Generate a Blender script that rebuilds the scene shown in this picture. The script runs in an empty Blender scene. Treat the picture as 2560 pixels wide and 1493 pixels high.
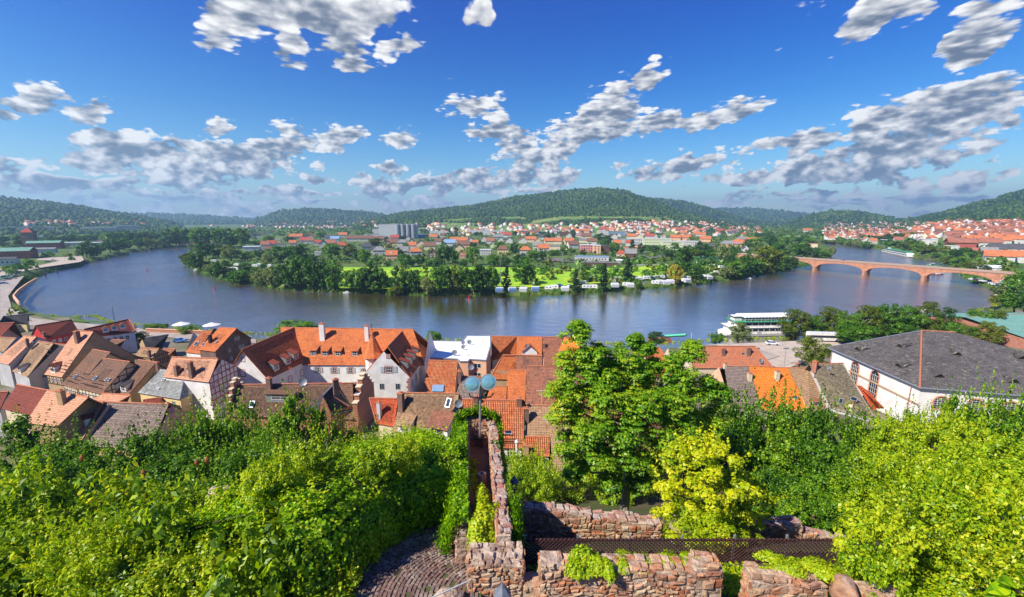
import bpy, math, random
import numpy as np
from mathutils import Vector
# ---------------------------------------------------------------- camera
scene = bpy.context.scene
FPX = 1050.0; CX = 1280.0; CYP = 746.5; PITCH = math.atan(196.5/FPX); CH = 50.0
SP, CP = math.sin(PITCH), math.cos(PITCH)
cam = bpy.data.cameras.new('camera'); camo = bpy.data.objects.new('camera', cam)
scene.collection.objects.link(camo); scene.camera = camo
cam.sensor_width = 36; cam.lens = 36*FPX/2560.0; cam.clip_start = 0.1; cam.clip_end = 60000
camo.location = (0, 0, CH); camo.rotation_euler = (math.pi/2-PITCH, 0, 0)
# ---------------------------------------------------------------- light
SUN_AZ = math.atan2(-0.85, -0.52); SUN_EL = math.radians(44)
SD = Vector((math.sin(SUN_AZ)*math.cos(SUN_EL), math.cos(SUN_AZ)*math.cos(SUN_EL), math.sin(SUN_EL)))
sun = bpy.data.lights.new('sun', 'SUN'); sun.energy = 5.0; sun.angle = math.radians(0.5); sun.color = (1.0, 0.93, 0.80)
suno = bpy.data.objects.new('sun', sun); scene.collection.objects.link(suno)
suno.rotation_euler = SD.to_track_quat('Z', 'Y').to_euler(); suno.location = (-60, -60, 120)
vs = scene.view_settings; vs.view_transform = 'Standard'; vs.look = 'None'; vs.exposure = 0.68; vs.gamma = 1
scene.cycles.use_denoising = True
scene.cycles.max_bounces = 6; scene.cycles.diffuse_bounces = 3; scene.cycles.glossy_bounces = 3
scene.cycles.transmission_bounces = 4; scene.cycles.transparent_max_bounces = 4; scene.cycles.volume_bounces = 0
scene.cycles.caustics_reflective = False; scene.cycles.caustics_refractive = False

def ray(px, py):
    a = (px-CX)/FPX; k = (py-CYP)/FPX
    return a, CP-k*SP, -SP-k*CP
def W(px, py, z=0.0):
    """the point at height z that the photograph shows at pixel px, py"""
    a, b, c = ray(px, py); t = (z-CH)/c
    return Vector((a*t, b*t, z))
def DY(px, py, Y):
    a, b, c = ray(px, py); t = Y/b
    return Vector((a*t, Y, CH+c*t))
def proj(p):
    d = p[1]*CP-(p[2]-CH)*SP; u = p[1]*SP+(p[2]-CH)*CP
    return CX+FPX*p[0]/d, CYP-FPX*u/d

# ---------------------------------------------------------------- node helpers
class NT:
    def __init__(s, t): s.t = t
    def n(s, typ, **k):
        nd = s.t.nodes.new(typ)
        for a, v in k.items(): setattr(nd, a, v)
        return nd
    def L(s, a, b): s.t.links.new(a, b)
    def setin(s, sock, v):
        if isinstance(v, bpy.types.NodeSocket): s.L(v, sock)
        elif v is not None: sock.default_value = v
    def m(s, op, a, b=None, c=None, clamp=False):
        nd = s.n('ShaderNodeMath', operation=op, use_clamp=clamp)
        for i, v in enumerate((a, b, c)): s.setin(nd.inputs[i], v)
        return nd.outputs[0]
    def vm(s, op, a, b=None, sc=None):
        nd = s.n('ShaderNodeVectorMath', operation=op)
        s.setin(nd.inputs[0], a); s.setin(nd.inputs[1], b)
        if sc is not None: s.setin(nd.inputs[3], sc)
        return nd.outputs[1] if op in ('LENGTH', 'DISTANCE', 'DOT_PRODUCT') else nd.outputs[0]
    def mix(s, f, a, b, mode='MIX'):
        nd = s.n('ShaderNodeMix', data_type='RGBA', blend_type=mode)
        s.setin(nd.inputs[0], f); s.setin(nd.inputs[6], a); s.setin(nd.inputs[7], b)
        return nd.outputs[2]
    def mapr(s, v, a, b, c=0.0, d=1.0, smooth=False):
        nd = s.n('ShaderNodeMapRange'); nd.interpolation_type = 'SMOOTHSTEP' if smooth else 'LINEAR'
        for i, x in enumerate((v, a, b, c, d)): s.setin(nd.inputs[i], x)
        return nd.outputs[0]
    def noise(s, vec, scale, detail=4, rough=.55, dim='3D', out=0, dist=0.0):
        nd = s.n('ShaderNodeTexNoise', noise_dimensions=dim)
        if vec is not None: s.L(vec, nd.inputs['Vector'])
        s.setin(nd.inputs['Scale'], scale); nd.inputs['Detail'].default_value = detail
        nd.inputs['Roughness'].default_value = rough; nd.inputs['Distortion'].default_value = dist
        return nd.outputs[out]
    def ramp(s, f, stops, interp='LINEAR'):
        nd = s.n('ShaderNodeValToRGB'); r = nd.color_ramp; r.interpolation = interp
        while len(r.elements) < len(stops): r.elements.new(0.5)
        for e, (p, c) in zip(r.elements, stops): e.position = p; e.color = (*c, 1)
        s.L(f, nd.inputs[0]); return nd.outputs[0]
def c4(c): return (c[0], c[1], c[2], 1.0)

# ---------------------------------------------------------------- sky
world = bpy.data.worlds.new('World'); scene.world = world; world.use_nodes = True
wt = world.node_tree; wt.nodes.clear(); w = NT(wt)
sky = w.n('ShaderNodeTexSky', sky_type='NISHITA'); sky.sun_disc = False
sky.sun_elevation = SUN_EL; sky.sun_rotation = SUN_AZ % (2*math.pi); sky.altitude = 200
sky.air_density = 1.0; sky.dust_density = 0.6; sky.ozone_density = 2.5
# cloud field: clusters at their bearings and elevations, broken up by noise laid on a level cloud deck
g = bpy.data.node_groups.new('cloud_field', 'ShaderNodeTree')
g.interface.new_socket('Dir', in_out='INPUT', socket_type='NodeSocketVector')
g.interface.new_socket('D', in_out='OUTPUT', socket_type='NodeSocketFloat')
g.interface.new_socket('H', in_out='OUTPUT', socket_type='NodeSocketFloat')
g.interface.new_socket('Deck', in_out='OUTPUT', socket_type='NodeSocketVector')
G = NT(g); gi = G.n('NodeGroupInput'); go = G.n('NodeGroupOutput')
dirn = G.vm('NORMALIZE', gi.outputs[0])
sx = G.n('ShaderNodeSeparateXYZ'); G.L(dirn, sx.inputs[0])
az = G.m('ARCTAN2', sx.outputs[0], sx.outputs[1]); el = G.m('ARCSINE', sx.outputs[2])
den = G.m('ADD', G.m('MAXIMUM', el, 0.0), 0.16)
cb = G.n('ShaderNodeCombineXYZ')
G.L(G.m('DIVIDE', G.m('MULTIPLY', G.m('ADD', az, 0.55), 6.0), G.m('ADD', el, 1.1)), cb.inputs[0]); G.L(G.m('MULTIPLY', G.m('LOGARITHM', den, math.e), 2.0), cb.inputs[1]); deck = cb.outputs[0]
wob = G.vm('SUBTRACT', G.noise(deck, 2.2, 3, .6, out=1), (0.5, 0.5, 0.5))
ae = G.n('ShaderNodeCombineXYZ'); G.L(az, ae.inputs[0]); G.L(el, ae.inputs[1])
aev = G.vm('ADD', ae.outputs[0], G.vm('SCALE', wob, sc=0.09))
# photograph x, y of each cluster's centre, half width, half height, tilt (deg, up to the right)
CL = [(560,55,95,110,-25),(700,20,160,60,-8),(720,115,75,50,-40),(900,35,190,60,0),(880,120,110,60,-30),(860,175,50,30,0),(1010,115,80,35,20),
 (1185,35,55,45,0),(90,235,110,50,-6),(30,265,70,25,0),(230,290,75,42,12),(20,300,60,14,0),(550,310,62,26,8),(380,380,230,48,-4),(240,385,90,45,0),
 (600,395,160,50,-4),(740,350,110,58,10),(860,350,60,34,30),(560,440,220,34,0),(210,460,170,26,0),(800,440,50,22,0),(990,345,60,34,10),(975,425,50,18,0),(890,445,40,12,0),
 (1180,262,105,44,12),(1250,305,60,34,30),(1200,335,70,22,0),(1530,255,135,62,38),(1640,180,60,35,30),(1440,330,150,50,22),(1330,395,120,32,6),(1600,300,110,36,20),(1290,340,60,40,30),
 (1830,275,120,36,14),(1700,310,90,28,0),(2140,60,110,50,35),(2230,25,140,45,15),(2460,50,150,60,25),(2420,105,110,40,12),
 (2250,265,170,50,16),(2440,215,190,60,14),(2260,330,280,50,6),(2450,270,180,50,10),(1960,355,130,32,8),(2080,400,240,34,6),(2350,390,260,36,10),(1650,425,130,36,6),(1760,395,90,26,14),
 (2050,440,220,26,0),(2360,445,220,28,4),(1850,455,200,20,0),(1120,455,220,26,2),(1390,440,80,28,0),(1000,470,120,18,0),(420,490,260,18,0),(760,485,200,12,0),(1250,440,120,24,0),(2300,490,280,20,0),(1980,490,220,14,0),
 (100,470,110,22,0),(30,415,50,24,0),(1300,478,220,12,0),(700,510,260,9,0),(300,518,260,9,0),(2100,515,260,9,0)]
def aeof(px, py):
    v = Vector(ray(px, py)).normalized(); return math.atan2(v.x, v.y), math.asin(v.z)
S = H = None
for (px, py, hw, hh, tilt) in CL:
    a0, e0 = aeof(px, py); t = math.radians(tilt)
    a1, e1 = aeof(px+hw*math.cos(t), py-hw*math.sin(t)); a2, e2 = aeof(px-hh*math.sin(t), py-hh*math.cos(t))
    A = np.linalg.inv(np.array([[a1-a0, a2-a0], [e1-e0, e2-e0]]))
    x = G.vm('DOT_PRODUCT', G.vm('SUBTRACT', aev, (a0, e0, 0)), (A[0, 0], A[0, 1], 0))
    y = G.vm('DOT_PRODUCT', G.vm('SUBTRACT', aev, (a0, e0, 0)), (A[1, 0], A[1, 1], 0))
    r = G.m('MAXIMUM', G.m('SUBTRACT', 1.3, G.m('MULTIPLY_ADD', x, x, G.m('MULTIPLY', y, y))), 0.0)
    S = r if S is None else G.m('ADD', S, r)
    H = G.m('MULTIPLY', r, y) if H is None else G.m('MULTIPLY_ADD', r, y, H)
mask = G.m('SUBTRACT', G.m('MINIMUM', S, 1.45), 0.42)
H = G.m('DIVIDE', H, G.m('MAXIMUM', S, 0.3))
# a scatter of small clouds low over the horizon and behind the camera
low = G.mapr(sx.outputs[2], 0.0, 0.22, 0.75, -0.35)
back = G.mapr(sx.outputs[1], 0.1, -0.3, 0.0, 0.6)
sc_ = G.m('ADD', G.m('MULTIPLY', G.m('SUBTRACT', G.noise(deck, 1.9, 2, .5), 0.53), 7.0), G.m('ADD', G.m('MULTIPLY', low, 2.1), back))
mask = G.m('SMOOTH_MAX', mask, G.m('MINIMUM', G.m('SUBTRACT', sc_, 0.75), 0.55), 0.2)
base = G.m('MULTIPLY_ADD', mask, 0.78, 0.40)
G.L(base, go.inputs[0]); G.L(H, go.inputs[1]); G.L(deck, go.inputs[2])
tc = w.n('ShaderNodeTexCoord'); vdir = w.vm('NORMALIZE', tc.outputs['Generated'])
nd0 = w.n('ShaderNodeGroup'); nd0.node_tree = g; w.L(vdir, nd0.inputs[0]); MB, HH, DK = nd0.outputs
sq = w.vm('MULTIPLY', vdir, (1.0, 1.0, 1.3)); sxy = w.n('ShaderNodeSeparateXYZ'); w.L(vdir, sxy.inputs[0]); fe = w.mapr(sxy.outputs[2], 0.05, 0.42, smooth=True)
def det(v, full):
    hi = w.noise(v, 6.5, 8 if full else 4, .65); lo = w.noise(v, 15.0, 6 if full else 3, .65)
    n1 = w.m('ADD', w.m('MULTIPLY', hi, fe), w.m('MULTIPLY', lo, w.m('SUBTRACT', 1.0, fe)))
    vor = w.n('ShaderNodeTexVoronoi', feature='F1'); w.L(v, vor.inputs['Vector']); w.L(w.mapr(fe, 0, 1, 30.0, 13.0), vor.inputs['Scale'])
    vor.inputs['Detail'].default_value = 2.0 if full else 1.0; vor.inputs['Roughness'].default_value = .65
    return w.m('ADD', w.m('MULTIPLY', w.m('SUBTRACT', n1, 0.5), 1.9), w.m('MULTIPLY', w.m('SUBTRACT', 0.45, vor.outputs['Distance']), 0.7))
d0 = det(sq, True); d1 = det(w.vm('ADD', sq, (-0.012, 0.0, 0.022)), False)
D = w.m('ADD', MB, d0)
alpha = w.mapr(D, 0.14, 0.44, smooth=True)
lit = w.m('MULTIPLY', w.m('SUBTRACT', d0, d1), 1.05)
thick = w.mapr(w.m('MULTIPLY_ADD', d1, 0.55, MB), 0.25, 1.25)
sh = w.m('MULTIPLY_ADD', HH, 0.34, w.m('ADD', w.m('SUBTRACT', 0.98, w.m('MULTIPLY', thick, 0.46)), lit))
ccol = w.ramp(sh, [(0.02, (.12, .145, .19)), (0.30, (.25, .275, .32)), (0.62, (.52, .52, .53)), (1.0, (.86, .85, .82))])
hs = w.n('ShaderNodeHueSaturation'); hs.inputs['Saturation'].default_value = 1.5; hs.inputs['Value'].default_value = 1.0
w.L(sky.outputs[0], hs.inputs['Color'])
skyc = w.mix(1.0, hs.outputs[0], w.mix(w.mapr(sxy.outputs[2], 0.0, 0.55, smooth=True), (0.78, 0.86, 0.84, 1), (0.02, 0.29, 0.82, 1)), 'MULTIPLY')
CLOUD = 7.2
mixc = w.mix(w.m('MULTIPLY', alpha, 0.96), skyc, w.vm('SCALE', ccol, sc=CLOUD))
bg = w.n('ShaderNodeBackground'); bg.inputs['Strength'].default_value = 0.115; w.L(mixc, bg.inputs['Color'])
wo = w.n('ShaderNodeOutputWorld'); w.L(bg.outputs[0], wo.inputs[0])
world.cycles.sampling_method = 'MANUAL'; world.cycles.sample_map_resolution = 512
# ---------------------------------------------------------------- objects helpers
COL = scene.collection
def tag(o, label=None, cat=None, group=None, kind=None):
    if label: o['label'] = label
    if cat: o['category'] = cat
    if group: o['group'] = group
    if kind: o['kind'] = kind
    return o
def link(o, parent=None):
    COL.objects.link(o)
    if parent is not None: o.parent = parent
    return o
def empty(name, loc, label, cat, group=None, rz=0.0):
    o = bpy.data.objects.new(name, None); o.location = loc; o.rotation_euler = (0, 0, rz); o.empty_display_size = .2
    link(o); return tag(o, label, cat, group)
def copy_tree(o, loc=None, rz=None, sc=None, label=None, group=None):
    r = o.copy(); COL.objects.link(r)
    if loc is not None: r.location = loc
    if rz is not None: r.rotation_euler = (0, 0, rz)
    if sc is not None: r.scale = sc
    if label: r['label'] = label
    if group: r['group'] = group
    for ch in o.children:
        c = ch.copy(); COL.objects.link(c); c.parent = r
        for gch in ch.children:
            d = gch.copy(); COL.objects.link(d); d.parent = c
    return r
def np_mesh(name, V, F, mats=(), mi=None, uv=None, smooth=False, T=None):
    """V (n,3); F (m,4) quads and optional T (k,3) triangles"""
    me = bpy.data.meshes.new(name); V = np.asarray(V, np.float32)
    nq = 0 if F is None else len(F); nt = 0 if T is None else len(T)
    me.vertices.add(len(V)); me.vertices.foreach_set('co', V.ravel())
    loops = []; st = []; tot = []
    if nq: loops.append(np.asarray(F, np.int32).ravel()); st.append(np.arange(nq)*4); tot.append(np.full(nq, 4))
    if nt: loops.append(np.asarray(T, np.int32).ravel()); st.append(nq*4+np.arange(nt)*3); tot.append(np.full(nt, 3))
    lp = np.concatenate(loops); me.loops.add(len(lp)); me.loops.foreach_set('vertex_index', lp)
    me.polygons.add(nq+nt); me.polygons.foreach_set('loop_start', np.concatenate(st).astype(np.int32))
    try: me.polygons.foreach_set('loop_total', np.concatenate(tot).astype(np.int32))
    except Exception: pass
    if mi is not None: me.polygons.foreach_set('material_index', np.asarray(mi, np.int32))
    if smooth: me.polygons.foreach_set('use_smooth', np.ones(nq+nt, bool))
    me.update(calc_edges=True)
    for m_ in mats: me.materials.append(m_)
    if uv is not None:
        ul = me.uv_layers.new(name='UVMap'); ul.data.foreach_set('uv', np.asarray(uv, np.float32).ravel())
    me.validate(); return me
class MB:
    """gathers polygons of one part; uv in metres where given"""
    def __init__(s): s.v = []; s.f = []; s.uv = []; s.mi = []
    def face(s, pts, uv=None, mi=0):
        b = len(s.v); s.v += [tuple(p) for p in pts]; s.f.append(tuple(range(b, b+len(pts))))
        s.uv.append(uv if uv is not None else [(0, 0)]*len(pts)); s.mi.append(mi)
    def quad(s, a, b, c, d, mi=0):
        """a-b bottom edge, c above b; uv in metres"""
        a, b, c, d = map(Vector, (a, b, c, d)); ux = (b-a); L = max(ux.length, 1e-6); ux = ux/L
        def q(p): r = p-a; u = r.dot(ux); return (u, (r-ux*u).length)
        s.face([a, b, c, d], [q(a), q(b), q(c), q(d)], mi)
    def tri(s, a, b, c, mi=0):
        a, b, c = map(Vector, (a, b, c)); ux = (b-a).normalized()
        def q(p): r = p-a; u = r.dot(ux); return (u, (r-ux*u).length)
        s.face([a, b, c], [q(a), q(b), q(c)], mi)
    def prism(s, base, top, mi=0, cap=True, bottom=False):
        """side walls between two rings of equal count, with a lid"""
        n = len(base)
        for i in range(n): s.quad(base[i], base[(i+1) % n], top[(i+1) % n], top[i], mi)
        if cap: s.face(list(top), [(p[0], p[1]) for p in top], mi)
        if bottom: s.face(list(base)[::-1], [(p[0], p[1]) for p in base][::-1], mi)
    def box(s, c, size, rz=0.0, mi=0, ux=None):
        """box standing on c (centre of its bottom); size x, y, z"""
        cx, sx = math.cos(rz), math.sin(rz); hx, hy = size[0]/2, size[1]/2; r = []
        for dx, dy in ((-hx, -hy), (hx, -hy), (hx, hy), (-hx, hy)): r.append(Vector((c[0]+dx*cx-dy*sx, c[1]+dx*sx+dy*cx, c[2])))
        s.prism(r, [p+Vector((0, 0, size[2])) for p in r], mi, True, True)
    def obox(s, o, ax, ay, az_, mi=0):
        """box from corner o with edge vectors"""
        o, ax, ay, az_ = map(Vector, (o, ax, ay, az_))
        r = [o, o+ax, o+ax+ay, o+ay]
        if ax.cross(ay).dot(az_) < 0: r = r[::-1]
        s.prism(r, [p+az_ for p in r], mi, True, True)
    def tube(s, pts, rads, n=6, mi=0, cap=True):
        rings = []
        for i, p in enumerate(pts):
            p = Vector(p); d = (Vector(pts[min(i+1, len(pts)-1)])-Vector(pts[max(i-1, 0)])).normalized()
            a = d.cross(Vector((0, 0, 1)) if abs(d.z) < .9 else Vector((1, 0, 0))).normalized(); b = d.cross(a)
            r = rads[i] if hasattr(rads, '__len__') else rads
            rings.append([p+(a*math.cos(2*math.pi*k/n)+b*math.sin(2*math.pi*k/n))*r for k in range(n)])
        for i in range(len(rings)-1):
            for k in range(n): s.quad(rings[i][(k+1) % n], rings[i][k], rings[i+1][k], rings[i+1][(k+1) % n], mi)
        if cap: s.face(rings[-1][::-1], None, mi); s.face(rings[0], None, mi)
    def mesh(s, name, mats, smooth=False):
        me = bpy.data.meshes.new(name); me.from_pydata(s.v, [], s.f)
        for m_ in (mats if isinstance(mats, (list, tuple)) else [mats]): me.materials.append(m_)
        me.polygons.foreach_set('material_index', s.mi)
        ul = me.uv_layers.new(name='UVMap'); ul.data.foreach_set('uv', [x for f in s.uv for p in f for x in p])
        if smooth: me.polygons.foreach_set('use_smooth', [True]*len(s.f))
        me.update(); return me
    def obj(s, name, mats, parent=None, smooth=False):
        o = bpy.data.objects.new(name, s.mesh(name, mats, smooth)); return link(o, parent)

# ---------------------------------------------------------------- materials
MATS = {}
def mat(name, col, rough=.8, bump=None, col2=None, nscale=3.0, metal=0.0, spec=.3, coord='Object', detail=5, mixr=(.35, .65)):
    """plain weathered surface: two colours mixed by noise, with a noise bump"""
    if name in MATS: return MATS[name]
    m = bpy.data.materials.new(name); m.use_nodes = True; t = m.node_tree; N = NT(t); b = t.nodes['Principled BSDF']
    b.inputs['Roughness'].default_value = rough; b.inputs['Metallic'].default_value = metal
    b.inputs['Specular IOR Level'].default_value = spec
    tcn = N.n('ShaderNodeTexCoord').outputs[coord]
    col2 = col2 or tuple(x*.72 for x in col)
    n = N.noise(tcn, nscale, detail, .6)
    N.L(N.mix(N.mapr(n, *mixr), c4(col), c4(col2)), b.inputs['Base Color'])
    if bump:
        bn = N.n('ShaderNodeBump'); bn.inputs['Distance'].default_value = bump[1]; bn.inputs['Strength'].default_value = 1
        N.L(N.noise(tcn, bump[0], 4, .6), bn.inputs['Height']); N.L(bn.outputs[0], b.inputs['Normal'])
    MATS[name] = m; return m
def leaf_mat(name, cols, trans=.45, patch=0.25, patchcol=None):
    """leaf colour picked per leaf and per plant; lets light through"""
    m = bpy.data.materials.new(name); m.use_nodes = True; t = m.node_tree; t.nodes.clear(); N = NT(t)
    geo = N.n('ShaderNodeNewGeometry'); oi = N.n('ShaderNodeObjectInfo')
    f = N.m('ADD', N.m('MULTIPLY', geo.outputs['Random Per Island'], .62), N.m('MULTIPLY', oi.outputs['Random'], .3))
    tcn = N.n('ShaderNodeTexCoord').outputs['Object']
    f = N.m('ADD', f, N.m('MULTIPLY', N.m('SUBTRACT', N.noise(tcn, patch, 2), .45), .9), clamp=True)
    n = len(cols); c = N.ramp(f, [(i/(n-1), cc) for i, cc in enumerate(cols)])
    d = N.n('ShaderNodeBsdfDiffuse'); N.L(c, d.inputs[0])
    tr = N.n('ShaderNodeBsdfTranslucent'); N.L(N.mix(1.0, c, (1.0, 1.0, .35, 1), 'MULTIPLY'), tr.inputs[0])
    gl = N.n('ShaderNodeBsdfGlossy'); gl.inputs['Roughness'].default_value = .42; gl.inputs[0].default_value = (.9, .95, .9, 1)
    m1 = N.n('ShaderNodeMixShader'); m1.inputs[0].default_value = trans; N.L(d.outputs[0], m1.inputs[1]); N.L(tr.outputs[0], m1.inputs[2])
    m2 = N.n('ShaderNodeMixShader'); m2.inputs[0].default_value = .018; N.L(m1.outputs[0], m2.inputs[1]); N.L(gl.outputs[0], m2.inputs[2])
    o = N.n('ShaderNodeOutputMaterial'); N.L(m2.outputs[0], o.inputs[0]); MATS[name] = m; return m

M_GRASS = mat('grass', (.055, .12, .015), .9, (1.2, .25), (.13, .17, .035), .05, mixr=(.4, .62))
M_MEADOW = mat('meadow', (.22, .46, .015), .9, (.8, .2), (.40, .55, .03), .045, detail=8, mixr=(.42, .6))
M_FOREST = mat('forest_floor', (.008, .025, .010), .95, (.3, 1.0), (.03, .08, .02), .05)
M_VINE = mat('vineyard', (.09, .20, .03), .9, (.1, 1), (.24, .26, .07), .03, mixr=(.45, .6))
M_PAVE = mat('paving', (.42, .36, .30), .85, (3, .02), (.30, .25, .21), .25)
M_EARTH = mat('earth', (.10, .08, .045), .95, (2, .1), (.06, .09, .02), .3)
M_TOWN = mat('town_ground', (.22, .18, .14), .9, (2, .03), (.12, .12, .05), .06, mixr=(.4, .6))

# ---------------------------------------------------------------- river outline on the water, as photographed
NEAR = [(2484,742),(2476,768),(2400,800),(2200,824),(2000,847),(1860,851),(1760,853),(1690,860),(1500,862),(1300,860),(1080,850),(860,842),(660,838),(540,832),(450,825),(400,822),(363,814),(300,810),(265,806),(231,792),(133,794),(101,784)]
LEFTB = [(66,769),(44,752),(46,735),(58,722),(82,700),(115,686),(168,671),(218,658),(266,649),(322,634),(370,626),(414,620),(457,617),(500,613),(600,600),(650,588),(690,582)]
PEN = [(692,587),(655,597),(600,607),(530,616),(486,618),(480,620),(460,637),(455,655),(466,667),(486,677),(521,692),(569,705),(580,710),(625,711),(645,716),(700,725),(770,728),(860,733),(1000,736),(1060,740),(1240,738),(1400,735),(1440,732),(1499,730),(1578,725),(1678,717),(1757,711),(1797,705),(1856,697),(1929,684),(1979,673),(2022,663),(2061,648),(2083,637),(2081,625),(2055,613),(2030,609.5)]
RIGHTB = [(2030,607),(2060,608),(2114,613),(2172,621),(2211,625),(2284,646),(2349,653),(2369,660),(2396,681),(2425,704),(2445,713),(2484,738)]
NZ = [0, 3]+[4.6]*16+[4, 3.5, 2.5, 1.2]
RIV = np.array([W(x, y, z)[:2] for (x, y), z in zip(NEAR, NZ)]+[W(x, y, 0)[:2] for x, y in LEFTB+PEN+RIGHTB])
def river_sd(X, Y):
    """signed distance to the river's edge, negative over the water"""
    X = np.asarray(X, float); Y = np.asarray(Y, float); sh = X.shape; X = X.ravel(); Y = Y.ravel()
    D = np.full(X.shape, 1e18); ins = np.zeros(X.shape, bool); n = len(RIV)
    for i in range(n):
        ax, ay = RIV[i]; bx, by = RIV[(i+1) % n]; dx, dy = bx-ax, by-ay
        t = np.clip(((X-ax)*dx+(Y-ay)*dy)/(dx*dx+dy*dy), 0, 1)
        D = np.minimum(D, (X-ax-t*dx)**2+(Y-ay-t*dy)**2)
        c = ((ay > Y) != (by > Y)) & (X < (bx-ax)*(Y-ay)/(by-ay+1e-12)+ax); ins ^= c
    D = np.sqrt(D); return np.where(ins, -D, D).reshape(sh)
SLOPE = ([-50,0,8,12,15,18,22,30,40,50,58,80,100,114,165,3000],[46,42,38,37.4,36.8,34.6,31,24,17,12.2,10,8,6.4,4.95,4.95,4.95])
# hills: sky line as (photo x, y), range of foot, crest and far side
HILLS = [
 ('left', [(-300,470),(0,497),(100,505),(200,519),(300,536),(400,553),(470,562)], 1500, 3200, 4600),
 ('mid_left_far', [(250,548),(330,538),(480,542),(620,550),(760,560)], 3800, 6200, 8000),
 ('mid_left', [(600,570),(640,552),(700,528),(770,523),(860,530),(940,537),(1020,553),(1080,566)], 2900, 4000, 5200),
 ('big', [(860,566),(920,553),(1000,535),(1100,523),(1180,515),(1300,492),(1400,478),(1500,471),(1560,478),(1620,498),(1700,530),(1780,552),(1860,566)], 1150, 2500, 3700),
 ('right_mid', [(1500,520),(1620,497),(1700,505),(1760,518),(1850,548),(1960,566)], 2600, 3600, 5000),
 ('right_far', [(1700,540),(1800,524),(1880,526),(1960,533),(2060,545),(2200,550)], 4000, 6000, 8000),
 ('right_near', [(1940,562),(1990,551),(2050,536),(2110,530),(2160,533),(2230,550),(2300,562)], 2200, 3100, 4300),
 ('right', [(2200,562),(2270,551),(2330,538),(2400,521),(2560,480),(2900,430)], 1500, 2600, 4200),
]
def skyaz(px, py):
    v = Vector(ray(px, py)); return math.atan2(v.x, v.y), v.z/math.hypot(v.x, v.y)
for i, h in enumerate(HILLS):
    p = np.array([skyaz(*q) for q in h[1]]); HILLS[i] = (h[0], p[:, 0], p[:, 1], h[2], h[3], h[4])
def hsh(X, Y, s, seed=0):
    """smooth value noise"""
    rs = np.random.RandomState(seed); T = rs.rand(64, 64); x = X/s; y = Y/s
    xi = np.floor(x).astype(int); yi = np.floor(y).astype(int); fx = x-xi; fy = y-yi
    fx = fx*fx*(3-2*fx); fy = fy*fy*(3-2*fy)
    a = T[xi % 64, yi % 64]; b = T[(xi+1) % 64, yi % 64]; c = T[xi % 64, (yi+1) % 64]; d = T[(xi+1) % 64, (yi+1) % 64]
    return (a*(1-fx)+b*fx)*(1-fy)+(c*(1-fx)+d*fx)*fy-.5
def sstep(x): x = np.clip(x, 0, 1); return x*x*(3-2*x)
def hill_h(X, Y):
    R = np.hypot(X, Y); A = np.arctan2(X, Y); H = np.zeros_like(R); idx = np.full(R.shape, -1)
    for i, (nm, az_, tn, r0, r1, r2) in enumerate(HILLS):
        tt = np.interp(A, az_, tn); hc = CH+tt*r1
        edge = sstep((A-az_[0])/.03)*sstep((az_[-1]-A)/.03)
        if nm == 'left': edge = sstep((az_[-1]-A)/.03)
        if nm == 'right': edge = sstep((A-az_[0])/.03)
        hc = np.maximum(hc, 0)*edge
        wv = 1+.10*hsh(A*900, R, 260, i)*sstep((R-r0)/300)
        up = np.clip((R*wv-r0)/(r1-r0), 0, 1); up = np.where(R < r1, up**1.25*(2-up**1.25)*.5+.5*up**1.6, 1)
        dn = 1-sstep((R-r1)/(r2-r1)); h = hc*np.minimum(up, 1)*np.where(R > r1, dn, 1)
        idx = np.where(h > np.maximum(H, 6), i, idx); H = np.maximum(H, h)
    return H, idx
def ground_h(X, Y, sd=None):
    X = np.asarray(X, float); Y = np.asarray(Y, float)
    if sd is None: sd = river_sd(X, Y)
    R = np.hypot(X, Y); A = np.arctan2(X, Y)
    near = (Y < 205) & (R < 420)
    town = np.interp(Y, *SLOPE)
    plain = 3.2+sstep((R-500)/1500)*9
    rt = sstep((A-.72)/.10); plain = plain+rt*(sstep((R-430)/1300)*40)
    ld = sstep((-.78-A)/.1); plain = plain+ld*1.5
    d = sstep((Y-165)/25); base = np.where(near, town*(1-d*near*0), plain)
    bank = np.where(near, 4.2, 2.4); top = np.minimum(base, 99)
    k = sstep((sd+1.0)/7.0)
    z = np.where(sd < 40, -2.5+(base+2.5)*k, base)
    z = np.where(sd < -1, -2.5, z)
    H, idx = hill_h(X, Y); z = np.where(R > 1000, np.maximum(z, np.minimum(z, 14)+H*.0+H) if False else np.maximum(z, H), z)
    return z+np.where(R > 700, hsh(X, Y, 90, 5)*np.minimum(6, (R-700)/200), 0), idx
def gz(x, y):
    return float(ground_h(np.array([x]), np.array([y]))[0][0])
# polar sheet
azs = np.radians(np.linspace(-84, 84, 673))
rr = [2.5]
while rr[-1] < 9500:
    r = rr[-1]; st = .022*r
    if 170 < r < 480: st = 2.2
    if r > 2000: st = .015*r
    rr.append(r+max(st, .5))
rr = np.array(rr); RR, AA = np.meshgrid(rr, azs, indexing='ij'); GX = RR*np.sin(AA); GY = RR*np.cos(AA)
SDG = river_sd(GX, GY); GZ, GI = ground_h(GX, GY, SDG)
nr, na = RR.shape; ii = np.arange(nr*na).reshape(nr, na)
Fq = np.stack([ii[:-1, :-1], ii[:-1, 1:], ii[1:, 1:], ii[1:, :-1]], -1).reshape(-1, 4)[:, ::-1]
cR = RR[:-1, :-1].ravel(); cA = AA[:-1, :-1].ravel(); cI = GI[:-1, :-1].ravel(); cX = GX[:-1, :-1].ravel(); cY = GY[:-1, :-1].ravel(); cS = SDG[:-1, :-1].ravel(); cZ = GZ[:-1, :-1].ravel()
mi = np.zeros(len(Fq), int)
near = (cY < 230) & (cR < 420)
mi[near & (cY > 58)] = 4; mi[near & (cY <= 58)] = 3
mi[near & (cS < 9)] = 0
mi[cS < .5] = 3
mi[(cI >= 0) & (cR > 1000)] = 1
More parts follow.
